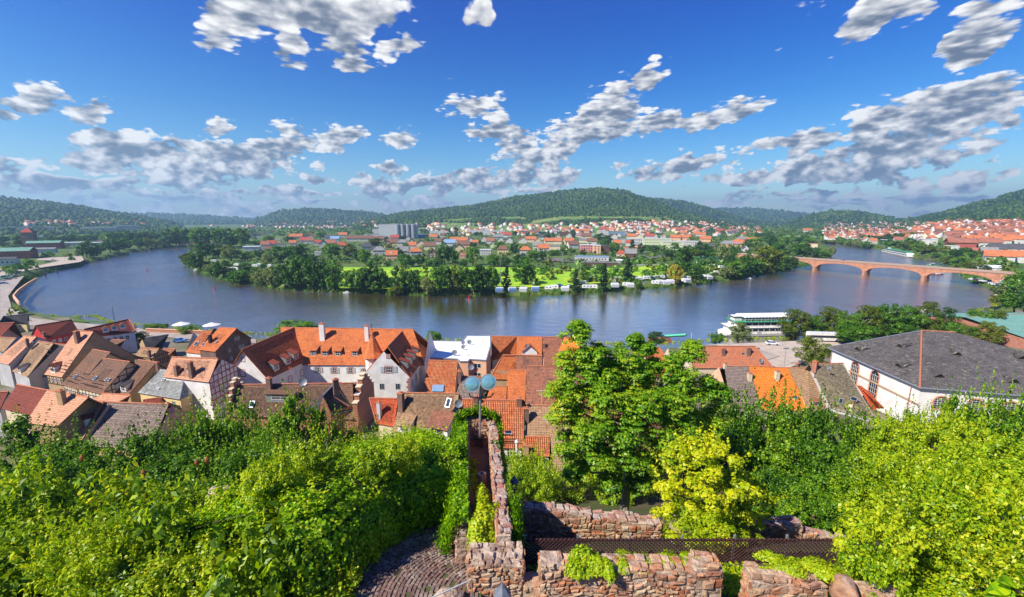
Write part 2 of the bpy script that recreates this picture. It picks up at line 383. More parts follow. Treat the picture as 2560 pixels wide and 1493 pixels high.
vin = (cI == 3) & (cR < 1800) & (cZ < 62) & (hsh(cX, cY, 120, 9)+.4*hsh(cX, cY, 40, 4) > .02); mi[vin] = 2
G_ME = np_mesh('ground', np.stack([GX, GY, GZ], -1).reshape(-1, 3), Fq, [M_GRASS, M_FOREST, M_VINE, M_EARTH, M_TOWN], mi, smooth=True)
LRR = np.log(rr)
def _grid(Gd, X, Y):
    X = np.asarray(X, float); Y = np.asarray(Y, float); R = np.clip(np.hypot(X, Y), rr[0], rr[-1]); i = np.interp(R, rr, np.arange(nr)); j = np.clip((np.arctan2(X, Y)-azs[0])/(azs[1]-azs[0]), 0, na-1.001)
    i = np.minimum(i, nr-1.001); i0 = i.astype(int); j0 = j.astype(int); fi = i-i0; fj = j-j0
    return (Gd[i0, j0]*(1-fi)+Gd[i0+1, j0]*fi)*(1-fj)+(Gd[i0, j0+1]*(1-fi)+Gd[i0+1, j0+1]*fi)*fj
def gz(x, y): return float(_grid(GZ, x, y))
def land(px, py):
    """first point of the terrain (or the water) on the sight line through px, py"""
    a, b, c = ray(px, py); h = math.hypot(a, b); R = rr[rr > 60]; X, Y = R*a/h, R*b/h; zl = CH+c*R/h; zg = np.maximum(_grid(GZ, X, Y), 0); hit = np.nonzero(zl <= zg)[0]
    if len(hit) == 0: return Vector((X[-1], Y[-1], zg[-1]))
    i = hit[0]; i = max(i, 1); d0, d1 = zl[i-1]-zg[i-1], zl[i]-zg[i]; t = d0/(d0-d1) if d0 != d1 else 0; q = R[i-1]+(R[i]-R[i-1])*max(0, min(1, t)); x, y = q*a/h, q*b/h; return Vector((x, y, max(0, gz(x, y))))
def sdf(x, y): return float(_grid(SDG, x, y))
def Wv(px, py, z):
    a, k = (px-CX)/FPX, (py-CYP)/FPX; b, c = CP-k*SP, -SP-k*CP; t = (z-CH)/c; return a*t, b*t
ground = link(bpy.data.objects.new('ground', G_ME)); tag(ground, 'grassy river plain, castle slope and wooded hills round the town', kind='structure')

# water
m = bpy.data.materials.new('river_water'); m.use_nodes = True; m.node_tree.nodes.clear(); N = NT(m.node_tree)
tcn = N.n('ShaderNodeTexCoord').outputs['Object']; mp = N.n('ShaderNodeMapping'); mp.inputs['Scale'].default_value = (.10, .30, 1); mp.inputs['Rotation'].default_value = (0, 0, .25); N.L(tcn, mp.inputs[0])
mp2 = N.n('ShaderNodeMapping'); mp2.inputs['Scale'].default_value = (.5, 1.0, 1); mp2.inputs['Rotation'].default_value = (0, 0, -.35); N.L(tcn, mp2.inputs[0])
wv = N.m('ADD', N.m('MULTIPLY', N.noise(mp.outputs[0], 1.0, 6, .68), 1.6), N.m('MULTIPLY', N.noise(mp2.outputs[0], 1.0, 3), .25))
sxw = N.n('ShaderNodeSeparateXYZ'); N.L(tcn, sxw.inputs[0]); open_ = N.mapr(N.m('ABSOLUTE', N.m('ADD', sxw.outputs[0], -5.0)), 70, 190, .12, 1.0, smooth=True)
wind = N.m('MULTIPLY', N.mapr(N.noise(tcn, .014, 5, .65), .34, .62, .35, 1.0), open_); calm = N.mapr(wind, 0, 1, .05, 1.0)
bn = N.n('ShaderNodeBump'); N.L(calm, bn.inputs['Strength']); bn.inputs['Distance'].default_value = 1.1; N.L(wv, bn.inputs['Height'])
df = N.n('ShaderNodeBsdfDiffuse'); df.inputs[0].default_value = (.21, .155, .055, 1)
gl = N.n('ShaderNodeBsdfGlossy'); gl.inputs[0].default_value = (1, 1, 1, 1); N.L(N.mapr(wind, 0, 1, .05, .15), gl.inputs['Roughness']); N.L(bn.outputs[0], gl.inputs['Normal'])
lw = N.n('ShaderNodeLayerWeight'); lw.inputs['Blend'].default_value = .5; N.L(bn.outputs[0], lw.inputs['Normal'])
ms = N.n('ShaderNodeMixShader'); N.L(N.mapr(lw.outputs['Facing'], .42, .90, .38, 1.0), ms.inputs[0]); N.L(df.outputs[0], ms.inputs[1]); N.L(gl.outputs[0], ms.inputs[2]); oo = N.n('ShaderNodeOutputMaterial'); N.L(ms.outputs[0], oo.inputs[0])
me = bpy.data.meshes.new('river'); 
a = MB(); a.face([(-2600, 100, 0), (2600, 100, 0), (2600, 2600, 0), (-2600, 2600, 0)]); river = a.obj('river', m)
tag(river, 'brown rippling river bending round the green peninsula', kind='structure')
# ---------------------------------------------------------------- building materials
def tile_mat(name, c1, c2, row=.36, colw=.24, stain=(.05, .04, .035), st=.5, ribs=0.0, moss=None):
    m = bpy.data.materials.new(name); m.use_nodes = True; N = NT(m.node_tree); b = m.node_tree.nodes['Principled BSDF']
    b.inputs['Roughness'].default_value = .8; b.inputs['Specular IOR Level'].default_value = .25
    uv = N.n('ShaderNodeUVMap').outputs[0]; s = N.n('ShaderNodeSeparateXYZ'); N.L(uv, s.inputs[0])
    br = N.n('ShaderNodeTexBrick'); N.L(uv, br.inputs['Vector']); br.offset = .5
    br.inputs['Color1'].default_value = c4(c1); br.inputs['Color2'].default_value = c4(c2); br.inputs['Mortar'].default_value = c4(tuple(x*.35 for x in c2))
    br.inputs['Scale'].default_value = 1; br.inputs['Brick Width'].default_value = colw; br.inputs['Row Height'].default_value = row
    br.inputs['Mortar Size'].default_value = .035; br.inputs['Mortar Smooth'].default_value = .3; br.inputs['Bias'].default_value = 0
    pos = N.n('ShaderNodeNewGeometry').outputs['Position']
    big = N.noise(pos, .35, 6, .65); sm = N.noise(pos, 2.3, 3, .6)
    c = N.mix(N.m('MULTIPLY', N.mapr(big, .48, .68), st), br.outputs[0], c4(stain))
    c = N.mix(N.mapr(sm, .35, .7, 0, .35), c, c4(tuple(min(1, x*1.5) for x in c1)))
    if moss: c = N.mix(N.mapr(N.noise(pos, 1.1, 5, .7), .56, .66, 0, .8), c, c4(moss))
    N.L(c, b.inputs['Base Color'])
    saw = N.m('FRACT', N.m('DIVIDE', s.outputs[1], row)); h = N.m('MULTIPLY', N.m('SUBTRACT', 1.0, saw), .08)
    rib = N.m('MULTIPLY', N.m('SINE', N.m('MULTIPLY', s.outputs[0], 2*math.pi/colw)), .018+ribs)
    bn = N.n('ShaderNodeBump'); bn.inputs['Distance'].default_value = 1.0; bn.inputs['Strength'].default_value = 1.0
    N.L(N.m('ADD', N.m('ADD', h, rib), N.m('MULTIPLY', sm, .06)), bn.inputs['Height']); N.L(bn.outputs[0], b.inputs['Normal'])
    MATS[name] = m; return m
T = {
 'orange': tile_mat('orange_tiles', (.68, .20, .055), (.48, .13, .045), stain=(.26, .07, .03), st=.9, moss=(.46, .13, .05)),
 'bright': tile_mat('bright_orange_tiles', (.80, .23, .03), (.70, .18, .025), row=.4, colw=.3, stain=(.45, .12, .03), st=.6, ribs=.01),
 'darkred': tile_mat('dark_red_tiles', (.26, .055, .03), (.18, .04, .025), stain=(.10, .03, .025), st=.6),
 'red': tile_mat('red_tiles', (.52, .095, .03), (.42, .07, .025), row=.42, colw=.3, stain=(.25, .05, .03), st=.5, ribs=.01),
 'pink': tile_mat('pale_salmon_tiles', (.66, .34, .20), (.54, .26, .15), stain=(.40, .20, .12), st=.5),
 'brown': tile_mat('brown_tiles', (.24, .125, .075), (.16, .08, .05), row=.42, colw=.3, stain=(.06, .045, .035), st=.6, ribs=.015),
 'tan': tile_mat('weathered_tan_tiles', (.42, .27, .15), (.30, .17, .09), row=.42, colw=.28, stain=(.12, .08, .05), st=.5, moss=(.26, .10, .05)),
 'ribbed': tile_mat('ribbed_grey_brown_tiles', (.34, .26, .21), (.20, .14, .12), row=.40, colw=.30, stain=(.08, .05, .05), st=.4, ribs=.05),
 'redrib': tile_mat('ribbed_red_tiles', (.62, .19, .07), (.36, .08, .035), row=.42, colw=.32, stain=(.50, .30, .12), st=.5, ribs=.06),
 'grey': tile_mat('mossy_grey_slates', (.30, .31, .29), (.20, .20, .19), row=.3, colw=.3, stain=(.07, .07, .07), st=.6, moss=(.48, .50, .46)),
 'slate': tile_mat('dark_slates', (.055, .052, .058), (.035, .033, .04), row=.3, colw=.3, stain=(.12, .10, .09), st=.4),
 'church': tile_mat('church_slates', (.17, .15, .13), (.075, .066, .06), row=.42, colw=.5, stain=(.05, .042, .036), st=.9, moss=(.34, .30, .22)),
 'mottled': tile_mat('lichen_mottled_tiles', (.40, .16, .09), (.26, .10, .06), stain=(.07, .05, .045), st=.9, moss=(.09, .055, .04)),
}
P_WHITE = mat('white_plaster', (.82, .80, .76), .85, (.9, .04), (.66, .63, .59), .5)
P_CREAM = mat('cream_plaster', (.72, .60, .42), .85, (2, .02), (.62, .50, .34), .4)
P_YELLOW = mat('yellow_plaster', (.74, .58, .28), .85, (2, .02), (.64, .48, .22), .4)
P_PEACH = mat('peach_plaster', (.78, .46, .29), .85, (2, .02), (.68, .38, .23), .4)
P_OCHRE = mat('ochre_roughcast', (.46, .31, .17), .9, (4, .04), (.36, .24, .13), 1.0)
P_RED = mat('red_painted_wall', (.52, .035, .03), .8, None, (.42, .03, .03), .5)
P_GREY = mat('grey_render', (.50, .49, .50), .85, (2, .02), (.40, .39, .40), .4)
M_STONE = mat('red_sandstone', (.44, .19, .12), .9, (2.5, .08), (.30, .12, .08), 1.6)
M_WOOD = mat('dark_timber', (.07, .04, .025), .8)
M_RWOOD = mat('red_timber', (.45, .06, .04), .8)
M_TRIM = mat('white_frame', (.80, .78, .74), .5)
M_RTRIM = mat('red_frame', (.42, .10, .07), .6)
M_SHUT = mat('blue_grey_shutter', (.50, .56, .58), .6)
M_METAL = mat('grey_metal', (.42, .44, .46), .4, metal=.5)
M_DMETAL = mat('black_metal', (.03, .03, .032), .45, metal=.3)
M_RIDGE = mat('ridge_tiles', (.55, .20, .10), .8, (3, .03), (.38, .14, .08), 2)
M_GLASS = bpy.data.materials.new('window_glass'); M_GLASS.use_nodes = True
_b = M_GLASS.node_tree.nodes['Principled BSDF']; _b.inputs['Base Color'].default_value = (.02, .03, .045, 1); _b.inputs['Roughness'].default_value = .05; _b.inputs['IOR'].default_value = 1.8
def brick_mat(name, c1, c2, mortar, bw=.5, rh=.22):
    m = bpy.data.materials.new(name); m.use_nodes = True; N = NT(m.node_tree); b = m.node_tree.nodes['Principled BSDF']; b.inputs['Roughness'].default_value = .9
    uv = N.n('ShaderNodeUVMap').outputs[0]; nz = N.noise(uv, 1.6, 3, out=1); v = N.vm('ADD', uv, N.vm('SCALE', nz, sc=.12))
    br = N.n('ShaderNodeTexBrick'); N.L(v, br.inputs['Vector']); br.inputs['Scale'].default_value = 1
    br.inputs['Brick Width'].default_value = bw; br.inputs['Row Height'].default_value = rh; br.inputs['Mortar Size'].default_value = .03
    br.inputs['Color1'].default_value = c4(c1); br.inputs['Color2'].default_value = c4(c2); br.inputs['Mortar'].default_value = c4(mortar)
    N.L(N.mix(N.mapr(N.noise(uv, .5, 4), .4, .7, 0, .5), br.outputs[0], c4(tuple(x*.6 for x in c2))), b.inputs['Base Color'])
    bn = N.n('ShaderNodeBump'); bn.inputs['Distance'].default_value = .05; N.L(N.m('SUBTRACT', 1.0, br.outputs[1]), bn.inputs['Height']); N.L(bn.outputs[0], b.inputs['Normal'])
    return m
M_BRICK = brick_mat('dark_brick', (.26, .13, .09), (.16, .08, .06), (.30, .22, .17))
M_SAND = brick_mat('sandstone_blocks', (.56, .25, .14), (.40, .16, .09), (.30, .16, .10), 1.2, .5)

# ---------------------------------------------------------------- house builder
def r1(x, y): return (x/3.77, 760+y/3.77)
def r2(x, y): return (500+x/3.77, 760+y/3.77)
def r3(x, y): return (980+x/3.676, 800+y/3.676)
def r4(x, y): return (1700+x/2.93, 760+y/2.93)
def plane_hit(px, p0, n):
    d = Vector(ray(*px)); c = Vector((0, 0, CH)); return c+d*((p0-c).dot(n)/d.dot(n))
def slab(mb, pts, th, mi=0, under=None):
    """roof skin of thickness th under the outline pts (first two are the eave)"""
    pts = [Vector(p) for p in pts]; n = (pts[1]-pts[0]).cross(pts[2]-pts[0]).normalized()
    if n.z < 0: pts = [pts[1], pts[0]]+pts[2:][::-1]; n = -n
    lo = [p-n*th for p in pts]
    (mb.quad if len(pts) == 4 else mb.tri)(*pts, mi)
    mb.face(lo[::-1], None, mi if under is None else under)
    for i in range(len(pts)):
        j = (i+1) % len(pts); mb.face([pts[j], pts[i], lo[i], lo[j]], None, mi if under is None else under)
class House:
    def __init__(s, name, label, A, B, EA, EB, zr, roof, wall, ze=None, hipA=False, hipB=False, gz_=None, root=None, cat='house', group='old town houses', over=.35, backcut=None, pitch=47, f=r1, ridge=True, wall_on=True, rise=None):
        A, B, EA, EB = (f(*q) for q in (A, B, EA, EB)); s.f = f
        a, b = W(*A, zr), W(*B, zr)
        if rise: ze = zr-rise
        if ze is None:
            best = None
            for k in range(20, 105):
                z = zr-k*.1; ea, eb = W(*EA, z), W(*EB, z); r = (b-a); r.z = 0; r.normalize()
                def perp(e, q):
                    d = e-q; d.z = 0; L = d.length; c = d.dot(r)/max(L, .01); pw = abs(d.dot(Vector((-r.y, r.x, 0)))); return c, math.degrees(math.atan2(zr-z, pw))
                c1, p1 = perp(ea, a); c2, p2 = perp(eb, b)
                cost = (0 if hipA else c1*c1)+(0 if hipB else c2*c2)+.5*(((p1+p2)/2-pitch)/15)**2
                if best is None or cost < best[0]: best = (cost, z, p1, c1, c2)
            ze = best[1]; s.info = best
        else: s.info = None
        ea, eb = W(*EA, ze), W(*EB, ze)
        s.zr, s.ze = zr, ze; r = (b-a); r.z = 0; r.normalize(); s.r = r
        s.n = Vector((-r.y, r.x, 0))           # horizontal, from the ridge to the back slope
        if (ea-a).dot(s.n) > 0: s.n = -s.n
        def refl(e): d = e-a; return e-s.n*(2*d.dot(s.n))
        fa, fb = refl(ea), refl(eb)
        s.a, s.b, s.ea, s.eb, s.fa, s.fb = a, b, ea, eb, fa, fb
        cen = (ea+eb+fa+fb)/4
        if root is None:
            s.root = empty(name, (cen.x, cen.y, 0), label, cat, group); s.off = Vector((cen.x, cen.y, 0))
        else: s.root = root; s.off = Vector(root.location)
        g = gz_ if gz_ is not None else min(gz(cen.x, cen.y), ze-3)-.5; s.g = g
        s.root_z = g
        mb = MB(); slab(mb, [ea, eb, b, a], .16); slab(mb, [fb, fa, a, b], .16)
        if hipA: slab(mb, [fa, ea, a], .16)
        if hipB: slab(mb, [eb, fb, b], .16)
        s.roof = s.put(mb, 'roof', [roof])
        if ridge:
            mb = MB(); up = Vector((0, 0, .03)); mb.tube([a+up, b+up], .13, 6)
            if hipA: mb.tube([a+up, ea+up], .12, 6); mb.tube([a+up, fa+up], .12, 6)
            if hipB: mb.tube([b+up, eb+up], .12, 6); mb.tube([b+up, fb+up], .12, 6)
            s.put(mb, 'ridge_tiles', [MATS['ridge_tiles'] if roof.name not in ('mossy_grey_slates', 'dark_slates', 'church_slates') else M_METAL], s.roof)
        # wall body, set in under the eaves
        pit = (zr-ze)/max((ea-a).dot(-s.n), .1); s.pitch = pit
        def ins(e, top, other):
            d = (other-e); d.z = 0; d.normalize(); q = e+d*over*.6
            q = q+s.n*(over if (e-a).dot(s.n) < 0 else -over); q.z = ze+over*pit-.2; return q
        wa, wb, va, vb = ins(ea, a, eb), ins(eb, b, ea), ins(fa, a, fb), ins(fb, b, fa)
        s.wa, s.wb, s.va, s.vb = wa, wb, va, vb
        def dn(p): return Vector((p.x, p.y, g))
        mb = MB(); mb.quad(dn(wa), dn(wb), wb, wa); mb.quad(dn(vb), dn(va), va, vb)
        for (p, q, hip, top) in ((va, wa, hipA, a), (wb, vb, hipB, b)):
            mb.quad(dn(p), dn(q), q, p)
            if not hip:
                m_ = (p+q)/2; ap = Vector((m_.x, m_.y, zr-.25)); bb = MB.tri; mb.tri(p, q, ap)
        if wall_on: s.wall = s.put(mb, 'wall', [wall])
        else: s.wall = s.roof
        s.planes = {'front': (wa, (wb-wa)), 'A': (va, (wa-va)), 'B': (wb, (vb-wb)), 'back': (vb, va-vb)}
    def put(s, mb, name, mats, parent=None, smooth=False):
        """a part (or a sub-part of parent), its vertices relative to the house"""
        mb.v = [(p[0]-s.off.x, p[1]-s.off.y, p[2]-s.off.z) for p in mb.v]
        o = mb.obj(name, mats, parent or s.root, smooth); return o
    def roof_at(s, px, side='front', f=None):
        px = (f or s.f)(*px)
        pts = {'front': (s.ea, s.eb, s.a), 'back': (s.fb, s.fa, s.b), 'hipA': (s.fa, s.ea, s.a), 'hipB': (s.eb, s.fb, s.b)}[side]
        n = (pts[1]-pts[0]).cross(pts[2]-pts[0]).normalized()
        if n.z < 0: n = -n
        h = Vector((n.x, n.y, 0)).normalized(); return plane_hit(px, pts[0], n), n, h
    def chimney(s, px, h=1.6, w=.7, d=.55, mat_=None, side='front', f=None, cap=True):
        p, n, hd = s.roof_at(px, side, f); ang = math.atan2(hd.y, hd.x)+math.pi/2
        mb = MB(); mb.box((p.x, p.y, p.z-.7), (w, d, h+.7), ang)
        c = s.put(mb, 'chimney', [mat_ or M_BRICK], s.root)
        if cap:
            mb = MB(); mb.box((p.x, p.y, p.z+h+.003), (w+.16, d+.16, .12), ang); mb.box((p.x, p.y, p.z+h+.126), (w*.45, d*.45, .22), ang)
            s.put(mb, 'chimney_cap', [M_RIDGE], c)
    def skylight(s, px, w=.8, h=1.1, side='front', f=None):
        p, n, hd = s.roof_at(px, side, f); u = Vector((-hd.y, hd.x, 0)); v = n.cross(u).normalized()
        if v.z < 0: v = -v
        mb = MB(); mb.obox(p-u*w/2-v*h/2-n*.05, u*w, v*h, n*.14); o = s.put(mb, 'skylight', [M_METAL])
        mb = MB(); w2, h2 = w-.2, h-.24; q = p+n*.094; mb.face([q-u*w2/2-v*h2/2, q+u*w2/2-v*h2/2, q+u*w2/2+v*h2/2, q-u*w2/2+v*h2/2]); s.put(mb, 'pane', [M_GLASS], o)
    def dormer(s, px, w=1.5, h=1.3, side='front', kind='shed', roof=None, wall=None, f=None, win=True, over=.35, slope=.25, shut=False):
        """px is the foot of the dormer's face on the roof"""
        p, n, hd = s.roof_at(px, side, f); u = Vector((-hd.y, hd.x, 0)); pit = math.hypot(n.x, n.y)/n.z
        roof = roof or s.roof.data.materials[0]; z = Vector((0, 0, 1))
        L = h/max(pit-slope, .25) if kind == 'shed' else (h+ w*.35)/pit
        mb = MB(); a0, b0 = p-u*w/2, p+u*w/2
        a1, b1 = a0+z*h, b0+z*h
        if kind == 'shed':
            a2, b2 = a1-hd*L+z*L*slope, b1-hd*L+z*L*slope
            mb.quad(a0-z*.3, b0-z*.3, b1, a1); mb.face([a0-z*.3, a1, a2]); mb.face([b1, b0-z*.3, b2])
        else:
            ap = p+z*(h+w*.42); Lr = (h+w*.42)/pit; Ls = h/pit; a2, b2 = a1-hd*Ls, b1-hd*Ls
            mb.quad(a0-z*.3, b0-z*.3, b1, a1); mb.face([a1, b1, ap]); mb.face([a0-z*.3, a1, a2]); mb.face([b1, b0-z*.3, b2])
        d = s.put(mb, 'dormer', [wall or P_WHITE])
        mb = MB(); o = hd*over; ex = u*.14; up = z*.03
        if kind == 'shed': slab(mb, [a1+o-ex-z*over*slope+up, b1+o+ex-z*over*slope+up, b2+ex+up, a2-ex+up], .10)
        else:
            k = .42*2; dz = z*(-.14*k); ap2 = ap-hd*Lr
            slab(mb, [a2-ex+dz+up, a1+o-ex+dz+up, ap+o+up, ap2+up], .08); slab(mb, [b1+o+ex+dz+up, b2+ex+dz+up, ap2+up, ap+o+up], .08)
        s.put(mb, 'dormer_roof', [roof], d)
        if win: s.win_at(p+hd*.01+z*(h*.5+.05), u, hd, w*.62, h*.68, d, True)
        return d
    def win_at(s, c, u, nrm, w, h, parent=None, sub=False, frame=None, shutters=False, cols=2, rows=2, name='window'):
        """a window centred on c in a wall facing nrm: frame and bars stand proud, the pane lies back"""
        z = Vector((0, 0, 1)); mb = MB(); t = .09; frame = frame or M_TRIM
        def bar(x0, x1, z0, z1, dp=.05): mb.obox(c+u*x0+z*z0-nrm*.02, u*(x1-x0), z*(z1-z0), nrm*(dp+.02))
        if frame is M_RTRIM:
            q = .16; mb.mi_ = 1
            bar(-w/2-q, -w/2, -h/2-q, h/2+q, .03); bar(w/2, w/2+q, -h/2-q, h/2+q, .03); bar(-w/2, w/2, h/2, h/2+q, .03); bar(-w/2, w/2, -h/2-q, -h/2, .06)
            k = len(mb.f)
            bar(-w/2, -w/2+t, -h/2, h/2); bar(w/2-t, w/2, -h/2, h/2); bar(-w/2+t, w/2-t, h/2-t, h/2); bar(-w/2+t, w/2-t, -h/2, -h/2+t)
        else:
            k = 0
            bar(-w/2, -w/2+t, -h/2, h/2); bar(w/2-t, w/2, -h/2, h/2); bar(-w/2+t, w/2-t, h/2-t, h/2); bar(-w/2+t, w/2-t, -h/2, -h/2+t)
        for i in range(1, cols): x = -w/2+w*i/cols; bar(x-.035, x+.035, -h/2+t, h/2-t, .04)
        for i in range(1, rows):
            zz = -h/2+h*i/rows
            for j in range(cols): bar(-w/2+w*j/cols+(.035 if j else t), -w/2+w*(j+1)/cols-(.035 if j < cols-1 else t), zz-.03, zz+.03, .035)
        if k: mb.mi = [0]*k+[1]*(len(mb.f)-k)
        fr = s.put(mb, name, [frame, M_TRIM] if k else [frame], parent)
        if sub: # already two deep: glass as a sibling
            par = parent
        else: par = fr
        pm = MB(); q = c+nrm*.012; pm.face([q-u*w/2-z*h/2, q+u*w/2-z*h/2, q+u*w/2+z*h/2, q-u*w/2+z*h/2]); s.put(pm, 'pane', [M_GLASS], par)
        if shutters:
            for sg in (-1, 1):
                sm = MB(); x0 = sg*(w/2+.2+ (0 if frame is M_RTRIM else -.1)); x1 = x0+sg*w*.5
                lo, hi = min(x0, x1), max(x0, x1); sm.obox(c+u*lo-z*h/2+nrm*.03, u*(hi-lo), z*h, nrm*.05)
                for i in range(3): sm.obox(c+u*(lo+.06)+z*(-h/2+.1+i*h/3)+nrm*.083, u*(hi-lo-.12), z*(h/3-.18), nrm*.02)
                s.put(sm, 'shutter', [M_SHUT], fr)
        return fr
    def wframe(s, which):
        p0, e = s.planes[which]; u = Vector((e.x, e.y, 0)).normalized(); nrm = Vector((u.y, -u.x, 0)); return p0, u, nrm
    def window(s, px, w=1.0, h=1.3, which='front', f=None, **k):
        p0, u, nrm = s.wframe(which); c = plane_hit((f or s.f)(*px), p0, nrm); return s.win_at(c, u, nrm, w, h, s.root, **k)
    def win_row(s, which, n, z, w=1.0, h=1.3, m0=.12, m1=.88, **k):
        p0, e = s.planes[which]; _, u, nrm = s.wframe(which)
        for i in range(n):
            t = m0+(m1-m0)*(i+.5)/n; c = p0+Vector((e.x, e.y, 0))*t; c.z = z; s.win_at(c, u, nrm, w, h, s.root, **k)
    def timber(s, which, mat_=None, z0=None, dz=2.6, n=7, gable=True):
        """exposed timber framing standing 4 cm proud of a wall"""
        p0, e = s.planes[which]; _, u, nrm = s.wframe(which); L = Vector((e.x, e.y, 0)).length; mb = MB(); Z = Vector((0, 0, 1))
        z1 = p0.z; z0 = z0 if z0 is not None else max(s.g, z1-dz); half = L/2; H = (s.zr-.25-z1)
        def top(x): return z1+H*(1-abs(x-half)/half) if gable and which in 'AB' else z1
        def beam(x0, za, x1, zb, t=.09):
            a_, b_ = Vector((p0.x, p0.y, za))+u*x0, Vector((p0.x, p0.y, zb))+u*x1; d = (b_-a_).normalized(); sd = d.cross(nrm)
            mb.obox(a_-sd*t-nrm*.01, b_-a_, sd*2*t, nrm*.05)
        for i in range(n+1):
            x = .1+(L-.2)*i/n; beam(x, z0, x, top(x)-.1)
        zz = z0
        while zz < z1+H-.6:
            if zz <= z1: beam(0, zz, L, zz, .1)
            else:
                k = (zz-z1)/H*half; beam(k, zz, L-k, zz, .1)
            zz += 1.3
        for i in range(0, n, 2):
            x0, x1 = .1+(L-.2)*i/n, .1+(L-.2)*(i+1)/n; beam(x0, z0, x1, min(z1, z0+1.3), .07)
            if top(x0) > z1+1.2 and top(x1) > z1+1.2: beam(x0, z1+1.1, x1, z1, .07)
        s.put(mb, 'timber_frame', [mat_ or M_WOOD])
    def dish(s, p, r=.45, col=None, name='satellite_dish', label=None, aim=(.3, -.9, .35)):
        make_dish(p, r, label, aim)
DISHES = []
def make_dish(p, r, label, aim=(.3, -.9, .35), group='satellite dishes on the roofs', mast=.9):
    o = empty('satellite_dish', p, label, 'satellite dish', group); d = Vector(aim).normalized()
    a = d.cross(Vector((0, 0, 1))).normalized(); b = d.cross(a); mb = MB(); c = Vector((0, 0, mast)); rings = []
    for i in range(4):
        q = i/3; rings.append([c+(a*math.cos(t)+b*math.sin(t))*r*q+d*(r*.25*q*q) for t in [2*math.pi*k/14 for k in range(14)]])
    for i in range(3):
        for k in range(14): mb.face([rings[i][k], rings[i][(k+1) % 14], rings[i+1][(k+1) % 14], rings[i+1][k]])
        for k in range(14): mb.face([x-d*.03 for x in (rings[i][k], rings[i+1][k], rings[i+1][(k+1) % 14], rings[i][(k+1) % 14])])
    mb.obj('reflector', M_METAL, o, True)
    mb = MB(); mb.tube([(0, 0, -.4), (0, 0, mast)], .03); mb.obj('mast', M_METAL, o)
    mb = MB(); mb.tube([c-b*r*.9+d*.1, c+d*r*.9], .015, 4); mb.box(c+d*r*.9-Vector((0, 0, .05)), (.1, .1, .1)); mb.obj('feed_arm', M_METAL, o)
# ---------------------------------------------------------------- the near town, left group (r1 = pixels of an enlarged crop)
def H(*a, **k):
    h = House(*a, **k); HL.append((a[1][:34], h)); return h
HL = []
h = H('house', 'dark red tiled roof at the far left edge beside the riverside road', (-60,185), (135,175), (-60,345), (225,325), 16, T['darkred'], P_CREAM); h.win_row('B', 2, 9)
h = H('house', 'small yellow house under a slate roof nearest the bend of the promenade', (30,115), (270,92), (20,185), (250,190), 12, T['slate'], P_YELLOW); h.win_row('front', 3, 7.5); h.window((290,155), .9, 1.2, 'B') 
h = H('house', 'red walled house with one skylight in its dark red roof', (330,205), (675,148), (430,328), (745,262), 15, T['darkred'], P_RED); h.skylight((485,280), 1.5, 1.6); h.chimney((420,300), 1.2); h.win_row('front', 4, h.ze-1.6, frame=M_TRIM); h.win_row('A', 2, h.ze-1.6)
h = H('house', 'long dark red roof with three small dormers by the riverside road', (790,238), (1215,143), (880,315), (1285,262), 15, T['darkred'], P_WHITE, hipB=True)
for q in ((1000,262), (1080,245), (1160,228)): h.dormer(q, 1.6, 1.2, kind='gable', roof=T['orange'])
h.win_row('B', 3, h.ze-1.5); h.win_row('front', 5, h.ze-1.6)
h = H('house', 'tall house with pale salmon roof and a big bare ochre gable', (715,250), (880,262), (415,665), (580,692), 21, T['pink'], P_OCHRE); h.chimney((735,345), 2.4, 1.1, .9); d = h.dormer((500,650), 1.8, 1.7, kind='gable', roof=T['darkred']); h.timber('front', z0=h.wa.z-2.6); h.win_row('front', 3, h.ze-1.3, .8, 1.1)
h = H('house', 'dark brown roof against the big ochre gable', (870,428), (1040,458), (577,760), (710,802), 17, T['brown'], P_CREAM); h.timber('front', z0=h.wa.z-2.6); h.win_row('front', 3, h.ze-1.3, .8, 1.1); h.skylight((712,685))
h = H('house', 'brown tiled house with a row of small windows below its eave', (985,515), (1225,545), (715,795), (955,852), 16.5, T['brown'], P_CREAM); h.timber('front', z0=h.wa.z-2.6); h.win_row('front', 4, h.ze-1.3, .8, 1.1); h.skylight((898,700)); h.skylight((1000,712), .6, .7); h.skylight((1028,714), .6, .7); h.timber('B')
h = H('house', 'brown roofed house with two dark shed dormers', (1300,525), (1470,550), (1010,835), (1215,852), 16, T['brown'], P_OCHRE)
h.dormer((1080,815), 1.5, 1.7, roof=T['slate']); h.dormer((1165,830), 1.5, 1.7, roof=T['slate']); h.chimney((1490,620), 1.8, side='front')
h = H('house', 'weathered tan tiled roof with one dark dormer at the left', (360,350), (505,372), (90,625), (255,692), 17, T['tan'], P_GREY); h.dormer((185,655), 1.8, 1.7, roof=T['slate']); h.chimney((262,400), 1.6)
h = H('house', 'ribbed brown roof between the tan roof and the tall salmon one', (512,375), (640,385), (290,680), (430,690), 16.5, T['ribbed'], P_GREY); h.skylight((395,628), 1.3, .9); h.skylight((520,470), .6, .6)
h = H('house', 'narrow salmon roof stepping down to the left picture edge', (225,300), (345,308), (-60,540), (75,575), 18, T['pink'], P_GREY); h.chimney((262,385), 1.6)
h = H('house', 'small brown roof touching the left picture edge', (-20,312), (158,322), (-90,440), (40,452), 15.5, T['tan'], P_GREY)
h = H('house', 'dark crimson ribbed roof at the left edge above the bushes', (160,760), (438,812), (15,985), (290,1052), 19, T['darkred'], P_CREAM)
h = H('house', 'salmon roof with a broad chimney and ochre gable above the bushes', (442,812), (835,878), (240,1120), (530,1162), 19.3, T['pink'], P_OCHRE); h.chimney((595,950), 2.6, 1.2, .7, P_OCHRE)
